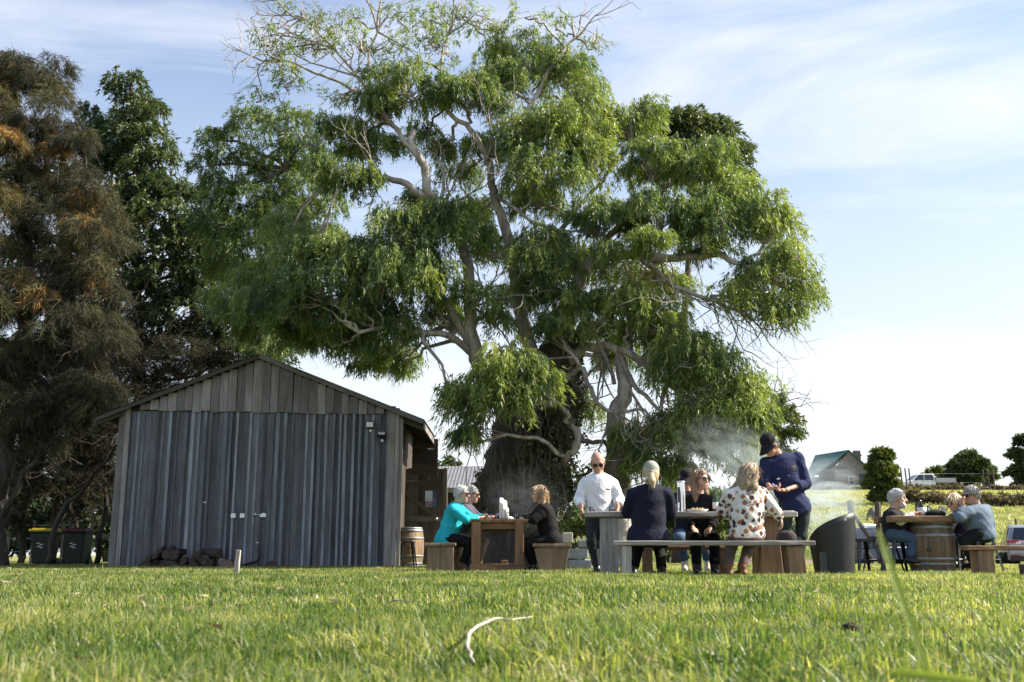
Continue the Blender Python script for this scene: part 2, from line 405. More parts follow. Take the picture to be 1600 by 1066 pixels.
def grass_layer(name, X, Y, Z, scl, protos, label, rng):
    V = np.stack([X, Y, Z], -1); me = bpy.data.meshes.new(name); me.vertices.add(len(V)); me.vertices.foreach_set('co', V.astype(np.float32).ravel())
    for nm, arr in (('rotz', rng.uniform(0, 6.283, len(V))), ('scl', scl)):
        a = me.attributes.new(nm, 'FLOAT', 'POINT'); a.data.foreach_set('value', arr.astype(np.float32))
    a = me.attributes.new('pick', 'INT', 'POINT'); a.data.foreach_set('value', rng.integers(0, len(protos), len(V)).astype(np.int32))
    me.materials.append(GRASS)
    o = bpy.data.objects.new(name, me); link(o); tag(o, label, 'grass', kind='stuff')
    ng = bpy.data.node_groups.new(name+'_nodes', 'GeometryNodeTree')
    ng.interface.new_socket('Geometry', in_out='INPUT', socket_type='NodeSocketGeometry')
    ng.interface.new_socket('Geometry', in_out='OUTPUT', socket_type='NodeSocketGeometry')
    N = ng.nodes.new; K = ng.links.new
    gi = N('NodeGroupInput'); go = N('NodeGroupOutput'); iop = N('GeometryNodeInstanceOnPoints'); g2i = N('GeometryNodeGeometryToInstance')
    for p in reversed(protos):
        oi = N('GeometryNodeObjectInfo'); oi.inputs['Object'].default_value = p; K(oi.outputs['Geometry'], g2i.inputs[0])
    def attr(nm, ty):
        n = N('GeometryNodeInputNamedAttribute'); n.data_type = ty; n.inputs[0].default_value = nm; return n.outputs['Attribute']
    cx = N('ShaderNodeCombineXYZ'); K(attr('rotz', 'FLOAT'), cx.inputs[2])
    e2r = N('FunctionNodeEulerToRotation'); K(cx.outputs[0], e2r.inputs[0])
    # one instance per proto: separate Geometry to Instance nodes joined in order
    ng.nodes.remove(g2i); jn = N('GeometryNodeJoinGeometry')
    for n in [n for n in ng.nodes if n.bl_idname == 'GeometryNodeObjectInfo']:
        g = N('GeometryNodeGeometryToInstance'); K(n.outputs['Geometry'], g.inputs[0]); K(g.outputs[0], jn.inputs[0])
    K(gi.outputs[0], iop.inputs['Points']); K(jn.outputs[0], iop.inputs['Instance'])
    iop.inputs['Pick Instance'].default_value = True
    K(attr('pick', 'INT'), iop.inputs['Instance Index']); K(e2r.outputs[0], iop.inputs['Rotation']); K(attr('scl', 'FLOAT'), iop.inputs['Scale'])
    K(iop.outputs[0], go.inputs[0])
    md = o.modifiers.new('grass', 'NODES'); md.node_group = ng
    return o
def lumps(X, Y):   # uneven growth
    return 0.5+0.25*np.sin(X*1.7+np.sin(Y*1.3)*1.5)+0.25*np.sin(Y*2.1+X*0.6+2)
def wear(X, Y):     # trampled under the seats
    k = np.ones_like(X)
    for (cx, cy, rx, ry) in ((GX(1100, 12.8), 12.9, 1.9, 1.1), (GX(778, 16.3), 16.4, 1.6, 1.3), (GX(1455, 15.2), 15.3, 1.5, 1.0), (GX(640, 23), 23, 1.0, 1.2)):
        d = ((X-cx)/rx)**2+((Y-cy)/ry)**2; k = np.minimum(k, .42+.58*np.clip(d*1.0-.15*np.sin(X*5)*np.sin(Y*4), 0, 1))
    return k
def build_grass():
    rng = np.random.default_rng(5)
    fine = [tuft(100+i, 11, .06, .018, .068, .0072, 1.0) for i in range(9)]
    coarse = [tuft(200+i, 20, .13, .018, .068, .0105, .95) for i in range(7)]
    far = [tuft(300+i, 34, .30, .02, .065, .014, .8) for i in range(4)]
    tall = [tuft(400+i, 9, .05, .05, .115, .006, .8) for i in range(4)]
    X, Y = scatter_points(30000, 0.75, 4.2, .25, rng); s = .6+.75*lumps(X*2, Y*2)+rng.uniform(-.15, .2, len(X))
    grass_layer('grass', X, Y, hill(X, Y), s, fine, 'short bright lawn grass nearest the lens, slightly out of focus', rng)
    X, Y = scatter_points(32000, 4.0, 12.5, .4, rng); s = .6+.75*lumps(X, Y)+rng.uniform(-.15, .25, len(X))
    s = s*wear(X, Y)
    grass_layer('grass', X, Y, hill(X, Y), s, coarse, 'sunlit lawn grass between the lens and the benches', rng)
    X, Y = scatter_points(24000, 12, 30, 1.0, rng)
    m = ~((X < -2.6) & (Y > 22.2) & (X > -8.5))
    X, Y = X[m], Y[m]; s = .65+.45*lumps(X, Y)+rng.uniform(-.1, .25, len(X))
    s = s*wear(X, Y)
    grass_layer('grass', X, Y, hill(X, Y), s, far, 'lawn grass round the tables, the shed and the big tree', rng)
    X, Y = scatter_points(2800, 1.6, 16, .3, rng); s = rng.uniform(.5, 1.0, len(X))
    grass_layer('grass', X, Y, hill(X, Y), s, tall, 'scattered taller grass tufts standing up from the lawn', rng)
    X = rng.uniform(6, 60, 16000); Y = rng.uniform(43, 125, 16000); s = rng.uniform(1.2, 3.2, len(X))
    grass_layer('grass', X, Y, hill(X, Y), s, far, 'rough pale pasture grass on the slope below the cottage', rng)
build_grass()

# ================================================================== TREES
def unit(v): return v/np.maximum(np.linalg.norm(v, axis=-1, keepdims=True), 1e-9)
def leaf_quads(pos, dr, ln, wd, rng, fold=0.0):
    n = len(pos); dr = unit(dr); rv = rng.normal(size=(n, 3)); sd_ = unit(np.cross(dr, rv))
    V = np.empty((n, 3, 3), np.float32)                       # slender hanging blade: broad near the stalk, long tip
    V[:, 0] = pos+sd_*(wd*.62)[:, None]; V[:, 1] = pos+dr*(ln*.12)[:, None]-sd_*(wd*.5)[:, None]; V[:, 2] = pos+dr*ln[:, None]
    return V
class Foliage:
    def __init__(s, seed): s.r = np.random.default_rng(seed); s.V = []; s.T = []; s.tips = []
    def add(s, V, T): s.V.append(V); s.T.append(np.repeat(T, 3))
    def lobe(s, c, rad, n_sub, n_twig=11, n_leaf=13, L=.14, W=.024, sub_r=.34, droop=1.0, tint=.5, tvar=.16, low=-.45, shell=.62, out=.35, upright=0):
        r = s.r; c = np.array(c)
        d = unit(r.normal(size=(n_sub*4, 3))); d = d[d[:, 2] > low][:n_sub]; n_sub = len(d)
        k = r.uniform(shell, 1.0, (n_sub, 1))
        sc = c+d*k*np.array(rad)                                   # sub-clump centres
        s.tips.append(sc)
        st = tint+r.normal(0, tvar, n_sub)
        td = unit(r.normal(size=(n_sub, n_twig, 3))); td[..., 2] = np.abs(td[..., 2])*0.8-.1
        tp = sc[:, None]+td*sub_r*r.uniform(.2, 1.0, (n_sub, n_twig, 1))
        od = unit(td*np.array([1, 1, .2])+d[:, None]*.8)
        u = r.uniform(0, 1, (n_sub, n_twig, n_leaf))
        fall = droop*(.05*u+.36*u*u)*(sub_r/.34)
        lp = tp[:, :, None]+od[:, :, None]*(u*out*sub_r)[..., None]
        lp[..., 2] -= fall
        lp += r.normal(0, .022, lp.shape)
        n = n_sub*n_twig*n_leaf
        dr = od[:, :, None]*np.array([.55, .55, .2])+r.normal(0, .42, lp.shape)
        dr[..., 2] += -droop*1.0+upright
        ln = L*r.uniform(.5, 1.4, n); wd = W*r.uniform(.7, 1.3, n)
        V = leaf_quads(lp.reshape(-1, 3), dr.reshape(-1, 3), ln, wd, r)
        T = np.repeat(st, n_twig*n_leaf)+r.normal(0, .10, n)
        if tint < .88: T = np.where(T > .9, .9-(T-.9)*.3, T)
        s.add(V, T)
        return sc
    def build(s, name, mat, parent=None):
        V = np.concatenate(s.V).reshape(-1, 3); T = np.clip(np.concatenate(s.T), 0, 1)
        Fq = np.arange(len(V)).reshape(-1, 3)
        me = np_mesh(name, V, Fq, False, T); me.materials.append(mat)
        o = bpy.data.objects.new(name, me); link(o, parent); return o

def bark(name, a, b_, c_, sc=3.0, bump=.5, stretch=.25):
    t = NT(name); g = t.n('ShaderNodeTexCoord')
    mp = t.n('ShaderNodeMapping', {0: g.outputs['Object'], 'Scale': (sc, sc, sc*stretch)}).outputs[0]
    n1 = t.noise(mp, 2.0, 7, .6, .8); n2 = t.noise(g.outputs['Object'], .9, 4)
    c = t.ramp(n1, [(0.3, a), (0.52, b_), (0.72, c_)])
    c = t.mix(t.ramp(n2, [(0.45, (0,0,0)), (0.7, (.7,.7,.7))]), c, C3(tuple(x*.55 for x in a)))
    bp = t.n('ShaderNodeBump', {'Strength': bump, 'Distance': .05, 'Height': n1})
    b = t.n('ShaderNodeBsdfPrincipled', {'Base Color': c, 'Roughness': .75, 'Specular IOR Level': .25, 'Normal': bp.outputs[0]})
    return t.done(b.outputs[0])
BARK_PALE = bark('smooth_gum_bark', (.17,.12,.095), (.38,.34,.30), (.56,.52,.47), 3.6, .45, .30)
BARK_DARK = bark('dark_ribbon_bark', (.030,.024,.02), (.065,.052,.043), (.12,.10,.085), 4.0, .9, .12)
BARK_OAK = bark('dark_sheoak_bark', (.028,.023,.020), (.062,.052,.044), (.12,.10,.085), 6.0, .8, .2)
BARK_MID = bark('grey_brown_bark', (.06,.048,.04), (.12,.098,.08), (.20,.17,.14), 5.0, .7, .2)
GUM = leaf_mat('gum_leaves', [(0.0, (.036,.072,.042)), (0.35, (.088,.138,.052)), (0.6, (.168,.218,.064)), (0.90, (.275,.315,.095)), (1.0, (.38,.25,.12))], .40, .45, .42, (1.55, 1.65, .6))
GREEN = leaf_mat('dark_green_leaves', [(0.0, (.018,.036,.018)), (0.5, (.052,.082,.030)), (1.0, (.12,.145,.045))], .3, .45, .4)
OAK = leaf_mat('sheoak_needles', [(0.0, (.026,.028,.022)), (0.4, (.066,.068,.044)), (0.7, (.150,.145,.076)), (0.88, (.235,.180,.085)), (1.0, (.42,.22,.07))], .3, .7, .1, (1.2, 1.1, .8))
BUSH = leaf_mat('bush_leaves', [(0.0, (.03,.06,.018)), (0.5, (.075,.12,.03)), (1.0, (.17,.2,.06))], .35, .5, .35)
IVYM = leaf_mat('ivy_leaves', [(0.0, (.022,.032,.014)), (0.5, (.05,.065,.026)), (1.0, (.15,.15,.075))], .3, .4, .5)
HEDGE = leaf_mat('dry_hedge_leaves', [(0.0, (.10,.085,.06)), (0.5, (.21,.17,.115)), (1.0, (.26,.25,.13))], .2, .8, .1)

def wander(pts, rng, sub=4, amp=.08):
    """smooth a polyline and make it crooked"""
    pts = [np.array(p, float) for p in pts]; out_ = []
    n = len(pts)
    for i in range(n-1):
        p0, p1, p2, p3 = pts[max(i-1, 0)], pts[i], pts[i+1], pts[min(i+2, n-1)]
        for k in range(sub):
            t = k/sub
            out_.append(.5*((2*p1)+(-p0+p2)*t+(2*p0-5*p1+4*p2-p3)*t*t+(-p0+3*p1-3*p2+p3)*t**3)+rng.normal(0, amp, 3)*(0 if (i == 0 and k == 0) else 1))
    out_.append(pts[-1]); return out_
def limb(mb, pts, r0, r1, rng, n=8, sub=4, amp=.05, power=1.0):
    q = wander(pts, rng, sub, amp); m = len(q)
    rad = [r0+(r1-r0)*(i/(m-1))**power for i in range(m)]
    mb.tube(q, rad, n); return q, rad
def spray(mb, p, d, length, r, rng, depth, kids=3, gnarl=.35, n=4, tips=None, up=0.0):
    """recursive bare branching"""
    p = np.array(p, float); d = d/np.linalg.norm(d); steps = 4; pts = [p]; nodes = []
    for i in range(steps):
        d = d+rng.normal(0, gnarl*.45, 3)+np.array([0, 0, up*.15]); d /= np.linalg.norm(d)
        p = p+d*length/steps; pts.append(p); nodes.append((p, d.copy()))
    mb.tube(pts, [r*(1-.55*i/steps) for i in range(steps+1)], n if r > .012 else 3, caps=False)
    if tips is not None and depth == 0: tips.append(p)
    if depth > 0:
        for k in range(kids):
            q, dd = nodes[rng.integers(1 if k else steps-1, steps)]
            nd = dd+rng.normal(0, .62, 3); spray(mb, q, nd, length*rng.uniform(.5, .8), r*.5, rng, depth-1, kids, gnarl, n, tips, up)

def px_lobe(fol, px, py, rx, ry, Y, dens=1.0, ryd=None, **k):
    c = P(px, py, Y); m = MPP(Y)*1.0
    a, b = rx*m, ry*m
    area = a*b
    n_sub = max(5, int(dens*52*area**.8))
    return fol.lobe(c, (a, ryd or (a+b)/2, b), n_sub, **k)

# ------------------------------------------------------------------ the big gum tree
def gum_tree():
    rng = np.random.default_rng(21); Y0 = 21.0
    root = empty('gum_tree', (GX(806, Y0), Y0, 0), 'huge spreading gum tree with drooping foliage behind the tables', 'tree')
    # trunk with ivy-dark bark
    m = MB()
    tp = [P(800, 893, Y0), P(802, 830, Y0), P(812, 760, Y0), P(832, 690, Y0), P(852, 630, Y0), P(868, 580, Y0), P(880, 520, Y0-.1)]
    tr = [.95, .80, .84, .84, .70, .48, .30]
    q = wander(tp, rng, 4, .03)
    rad = np.interp(np.linspace(0, 6, len(q)), range(7), tr)
    rad = [r*(1+.05*math.sin(i*2.1)) for i, r in enumerate(rad)]
    m.tube(q, rad, 22)
    for i, v in enumerate(m.v):                                   # fluted, lumpy stem
        k = i % 22; z = i//22
        f = 1+.07*math.sin(k*1.71+z*.35)+.05*math.sin(k*3.3-z*.6)+random.uniform(-.02, .02)
        c = q[min(z, len(q)-1)]
        m.v[i] = tuple(c[j]+(v[j]-c[j])*f for j in range(3))
    m.build('trunk', BARK_DARK, root, smooth=True)
    nodes = []                                                    # (point, radius) of every limb for attaching twigs
    def br(px, r0, r1, pale=True, amp=.018, n=9):
        mb = MB(); qq, rr = limb(mb, [P(*p) for p in px], r0*.54, r1*.62, rng, n, 4, amp)
        mb.build('branch', BARK_PALE if pale else BARK_MID, root, smooth=True)
        for a, b in zip(qq, rr): nodes.append((a, b))
    br([(815,700,21), (775,620,20.9), (745,560,20.7), (736,500,20.6), (733,440,20.5), (722,370,20.5), (700,320,20.4)], .34, .15)
    br([(740,545,20.7), (712,500,20.5), (690,465,20.3), (668,440,20)], .19, .06)
    br([(742,555,20.7), (700,525,20.3), (655,518,20), (610,510,19.7), (560,520,19.4)], .15, .05)
    br([(850,610,21), (822,520,20.9), (806,450,20.8), (800,400,20.6), (786,345,20.5), (772,300,20.4), (762,250,20.4), (735,205,20.3), (700,175,20.2)], .30, .07)
    br([(722,385,20.5), (690,325,20.2), (668,300,20), (664,270,19.9), (655,245,19.8), (640,222,19.8), (648,205,19.9)], .21, .10)
    br([(690,322,20.2), (650,300,19.9), (615,281,19.8), (570,278,19.6), (525,268,19.5), (490,240,19.4)], .16, .05, True)
    br([(655,248,19.8), (620,205,19.8), (585,160,19.8), (560,120,19.9), (520,75,20), (480,30,20)], .11, .03)
    br([(585,160,19.8), (540,135,19.6), (490,112,19.5), (440,95,19.5), (400,100,19.5)], .07, .02)
    br([(585,160,19.8), (575,100,20), (590,50,20.2), (620,10,20.3)], .07, .02)
    br([(700,175,20.2), (690,110,20.4), (700,55,20.6), (720,5,20.7)], .08, .02)
    br([(762,250,20.4), (820,180,20.7), (860,110,21), (900,60,21.3), (925,80,21.4), (935,40,21.4)], .12, .015)
    br([(870,570,21), (890,500,20.7), (902,440,20.6), (925,408,20.5), (975,398,20.3), (1040,404,20), (1110,398,19.8), (1170,420,19.6), (1215,450,19.5)], .32, .05)
    br([(925,408,20.5), (960,360,20.6), (1010,310,20.6), (1080,270,20.6)], .16, .05)
    br([(1000,402,20.2), (1040,440,19.9), (1090,462,19.7), (1140,480,19.6), (1180,500,19.5)], .12, .03)
    br([(1030,440,20), (1020,425,20.1), (1030,395,20.2), (1050,370,20.2)], .13, .05)
    br([(868,590,21), (915,545,20.5), (965,545,20.2), (1015,575,20), (1060,612,19.8), (1100,640,19.7)], .24, .05)
    br([(862,620,20.9), (905,576,20.2), (918,600,20), (935,630,19.9), (960,645,19.8), (1005,640,19.7), (1020,665,19.6)], .11, .04)
    br([(965,548,20.2), (990,600,20), (1030,640,19.8), (1065,690,19.6)], .12, .03)
    br([(868,745,20.3), (885,715,19.9), (905,692,19.7), (892,660,19.8), (880,640,20)], .16, .10)
    br([(905,690,19.7), (935,690,19.8), (960,700,20.1)], .09, .06, False)
    br([(960,600,20.1), (930,520,20.3), (900,470,20.4), (880,420,20.5), (860,360,20.5)], .08, .04)
    br([(806,450,20.8), (850,390,20.8), (900,330,20.8), (950,270,20.9), (990,220,21)], .14, .04)
    br([(772,300,20.4), (830,345,20.1), (870,358,19.9), (910,362,19.8)], .08, .03)
    # old pale stump stem beside
    mb = MB(); qq, rr = limb(mb, [P(968,890,20.2), P(966,830,20.2), P(967,770,20.2), P(968,715,20.2), P(962,660,20.2), P(975,610,20.2), P(968,560,20.3)], .30, .12, rng, 14, 4, .02)
    mb.build('trunk', BARK_PALE, root, smooth=True)
    mb = MB(); limb(mb, [P(967,765,20.1), P(960,735,19.95), P(966,705,19.85), P(972,695,19.8)], .27, .16, rng, 12, 4, .02); mb.build('burl', BARK_MID, root, smooth=True)

    fol = Foliage(31)
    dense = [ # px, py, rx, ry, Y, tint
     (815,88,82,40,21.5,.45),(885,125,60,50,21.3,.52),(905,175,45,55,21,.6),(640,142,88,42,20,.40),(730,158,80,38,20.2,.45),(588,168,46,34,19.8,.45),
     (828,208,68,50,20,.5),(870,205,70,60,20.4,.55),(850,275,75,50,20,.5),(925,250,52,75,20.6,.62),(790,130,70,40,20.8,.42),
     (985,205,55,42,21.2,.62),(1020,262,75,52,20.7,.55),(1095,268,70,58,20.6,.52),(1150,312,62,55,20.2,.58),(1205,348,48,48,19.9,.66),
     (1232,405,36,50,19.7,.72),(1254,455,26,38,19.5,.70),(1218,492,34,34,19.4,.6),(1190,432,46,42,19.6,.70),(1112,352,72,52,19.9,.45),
     (1025,345,80,52,20,.42),(940,352,70,50,20,.45),(1110,392,46,22,19.8,.6),(1155,465,44,26,19.5,.7),(868,425,50,36,19.9,.45),
     (846,382,48,42,20.1,.42),(705,362,72,52,19.8,.38),(625,362,66,46,19.6,.42),(545,280,52,28,19.4,.4),(500,262,36,26,19.4,.45),
     (590,440,74,55,19.4,.42),(665,440,58,58,19.5,.40),(500,450,76,60,19.6,.36),(432,480,66,52,20,.3),(520,530,78,40,20.5,.32),(610,515,48,48,20,.40),
     (470,395,52,40,19.8,.5),(585,572,46,24,23.4,.45),(618,560,42,26,22.8,.45),(632,582,16,16,22.8,.45),(560,545,60,28,23,.35),(430,545,50,24,24,.32),
     (842,455,44,34,20,.5),(780,498,24,22,20.2,.5),(905,478,62,32,20,.45),(985,482,62,42,19.8,.55),(1040,508,52,44,19.6,.62),
     (1082,556,58,44,19.5,.60),(1125,600,52,52,19.4,.62),(1052,590,48,42,19.6,.52),(1155,640,46,44,19.3,.68),(1096,650,52,44,19.4,.62),(1180,612,26,34,19.4,.7),
     (1035,682,44,38,19.6,.58),(1092,700,44,28,19.5,.65),(1150,690,42,38,19.4,.68),(1015,725,44,30,19.7,.55),(1065,740,40,24,19.6,.5),(985,690,30,26,19.7,.5),
     (795,575,66,42,18.9,.66),(752,612,48,44,18.8,.62),(838,602,40,38,18.8,.68),(790,630,50,34,18.7,.6),(712,650,24,36,19,.6),(724,688,26,26,19,.6),(706,622,14,20,19.1,.55),
     (875,512,46,24,19.8,.4),(900,640,30,30,21.3,.45),
     (530,205,46,26,19.8,.5),(1010,380,46,26,19.2,.55),(955,392,30,20,19.4,.5),(690,240,34,20,21.2,.45),(760,235,34,24,21,.48),(650,320,30,18,20.8,.45),(820,400,30,24,19.6,.5),(740,455,24,22,19.6,.5),(575,225,26,20,20,.5),(640,410,60,44,20.6,.45),(600,230,30,18,20.9,.45),(560,240,30,20,20.4,.45),(660,215,30,16,21.2,.45),(690,500,36,40,21.5,.42),(1040,560,50,40,20.5,.5),(1000,520,40,30,20.6,.5),(1195,655,20,30,19.3,.7),(762,395,46,40,22,.42),(835,322,56,40,21.9,.45),(905,415,46,34,21.9,.45),(985,432,60,28,21.8,.5),(805,470,36,28,22,.42),(745,330,40,30,22,.42),(720,275,34,22,22,.42),(960,560,40,34,21.8,.45),(930,520,36,26,22,.42),(1050,455,50,22,21.4,.6),(410,440,56,40,21,.38),(365,480,50,40,22,.34),(545,400,56,44,19.6,.48),(480,520,56,34,21,.34),(400,520,50,30,22.5,.32),(560,490,60,40,19.8,.42),(445,360,40,30,20.5,.5),(1010,150+30,30,24,21.4,.55),
    ]
    att = []
    for (px, py, rx, ry, Y, ti) in dense:
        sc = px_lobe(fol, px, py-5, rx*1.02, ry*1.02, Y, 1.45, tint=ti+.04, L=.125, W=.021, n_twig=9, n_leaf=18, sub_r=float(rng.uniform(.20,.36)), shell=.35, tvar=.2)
        att.append((np.array(P(px, py+ry*.3, Y)), sc))
    sparse = [ (640,35,60,30,20.4,.6),(560,60,50,36,20,.6),(490,60,46,34,20,.58),(430,72,34,24,19.6,.55),(420,60,20,16,19.5,.5),(700,70,44,36,20.6,.62),(680,25,50,24,20.5,.62),
      (545,20,44,18,20.1,.6),(470,15,34,16,20.1,.58),(755,40,40,30,20.8,.6),(820,20,36,16,21,.6),(870,35,24,18,21.3,.6),(925,62,26,18,21.4,.55),(590,110,40,26,20,.6),(650,95,36,22,20.2,.62),
      (700,115,34,22,20.4,.62),(540,150,40,20,19.6,.5),(1030,440,22,12,20,.95),(1000,432,12,8,20,.95),(450,130,40,24,19.6,.55),(400,150,34,20,19.8,.5),(480,180,36,22,19.6,.5),(440,110,30,18,19.5,.55),(610,70,44,28,20.2,.6),(520,40,44,26,20.1,.6),(660,60,44,26,20.4,.62),(730,20,40,20,20.7,.6),(785,55,30,20,20.9,.6),(500,215,30,18,19.5,.5),(430,190,30,18,19.8,.5) ]
    for (px, py, rx, ry, Y, ti) in sparse:
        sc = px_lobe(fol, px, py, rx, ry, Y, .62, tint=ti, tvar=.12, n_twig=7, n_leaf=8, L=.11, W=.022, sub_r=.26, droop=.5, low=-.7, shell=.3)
        att.append((np.array(P(px, py+ry*.5, Y)), sc))
    fol.build('crown', GUM, root)
    # secondary branches out to the leaf clumps
    tw = MB(); NP = np.array([n[0] for n in nodes]); NR = np.array([n[1] for n in nodes])
    for c, sc in att:
        d = np.linalg.norm(NP-c, axis=1); i = int(np.argmin(d)); s0 = NP[i]; dist = d[i]
        mid = (s0+c)/2+np.array([0, 0, .12*dist])+rng.normal(0, .1*dist, 3)
        r0 = min(NR[i]*.8, .055); qq, rr = limb(tw, [s0, mid, c], r0, .02, rng, 5, 4, .05)
        for k, t in enumerate(sc[:: 2]):
            j = rng.integers(len(qq)//2, len(qq)); p0 = qq[j]
            mid = (p0+t)/2+np.array([0, 0, .08])+rng.normal(0, .09, 3)
            tw.tube([p0, mid, t], [.014, .009, .004], 3, caps=False)
    # bare spindly sprays in the open top and the tangle under the right side
    for (px, py, Y, dx, dz, ln, n_) in [(520,75,20,-1,.6,1.3,4),(440,95,19.5,-1,.4,1.0,4),(590,50,20.2,-.2,1,1.0,4),(480,30,20,-.8,.4,1.0,4),(700,55,20.6,.2,1,1.0,4),(560,120,19.9,-.7,.5,1.3,4),(900,60,21.3,.4,1,.8,3),
        (1110,462,19.7,1,-.5,1.1,5),(1150,480,19.6,1,-.8,.9,5),(1060,455,19.8,.6,-.6,.9,4),(1000,560,20,.8,-.7,1.1,5),(1040,600,19.9,.6,-.8,1.0,5),(960,640,19.8,.3,-1,1.0,5),(985,610,20,.3,-1,1.1,5),(940,560,20.2,.2,-1,1.0,4),
        (970,705,20,.3,.3,.8,5),(900,560,20.4,-.4,.6,1.0,4),(880,560,20.6,.6,.9,1.1,4),(920,410,20.5,.5,-.7,1.0,4),(1010,410,20.2,.4,.8,.9,4),(600,285,19.7,-.4,.6,.9,4),(690,330,20.1,.2,.8,1.1,5),(740,480,20.4,.5,.6,1.0,5),(700,510,20.3,-.5,.5,.9,4),(1170,430,19.5,1,-.2,1,4),(930,480,20,.9,.2,1.2,5),(760,250,20.3,.5,.7,1.1,4)]:
        for _ in range(n_):
            spray(tw, P(px, py, Y), np.array([dx, rng.normal(0, .4), dz])+rng.normal(0, .35, 3), ln*rng.uniform(.7, 1.2), .026, rng, 2, 3, .5)
    tw.build('twigs', BARK_PALE, root, smooth=True)['kind'] = 'stuff'
    # ivy and ribbons of bark on the stem
    iv = Foliage(41); r = iv.r
    n = 15000
    t = r.uniform(0.02, 1, n); a = r.uniform(0, 2*math.pi, n)
    qa = np.array([np.array(x) for x in q]); ra = np.array(rad)
    idx = t*(len(q)-1); i0 = np.clip(idx.astype(int), 0, len(q)-2); fr = (idx-i0)[:, None]
    c = qa[i0]*(1-fr)+qa[i0+1]*fr; rr = ra[i0]*(1-fr[:, 0])+ra[i0+1]*fr[:, 0]
    keep = (np.sin(a*3+t*9)+np.sin(t*23+a*2)*.8+np.where(np.cos(a) > .1, .9, -.5)+np.where(t > .55, .5, 0)) > r.uniform(-.2, 1.9, n)
    nd = np.stack([np.cos(a), np.sin(a), np.zeros(n)], -1)
    pos = c+nd*(rr*r.uniform(1.0, 1.22, n))[:, None]
    pos, nd = pos[keep], nd[keep]; k = len(pos)
    V = leaf_quads(pos, nd*.5+r.normal(0, .5, (k, 3))+np.array([0, 0, -.7]), r.uniform(.05, .11, k), r.uniform(.04, .07, k), r)
    iv.add(V, np.clip(.45+r.normal(0, .22, k), 0, 1))
    for (px, py, Y, rx, ry) in [(880,800,20,22,40),(868,740,20,24,34),(850,690,20.1,30,30),(905,760,20.3,18,34),(830,720,20,26,22),(890,690,20,22,26),(930,740,20.6,16,26),(860,660,20.1,40,26)]:
        px_lobe(iv, px, py, rx, ry, Y, 1.1, n_twig=8, n_leaf=9, L=.07, W=.05, sub_r=.22, droop=.7, tint=.55, low=-1)
    iv.build('ivy', IVYM, root)
    vi = MB()
    for _ in range(70):
        px = rng.uniform(735, 895); py = rng.uniform(600, 740); p = np.array(P(px, py, 19.85))
        ln = rng.uniform(.5, 1.5); pts = [p]
        for s_ in range(4): p = p+np.array([rng.normal(0, .07), rng.normal(-.03, .04), -ln/4]); pts.append(p)
        vi.tube(pts, [.012, .01, .009, .007, .004], 3, caps=False)
    vi.build('hanging_bark', BARK_MID, root)['kind'] = 'stuff'
gum_tree()

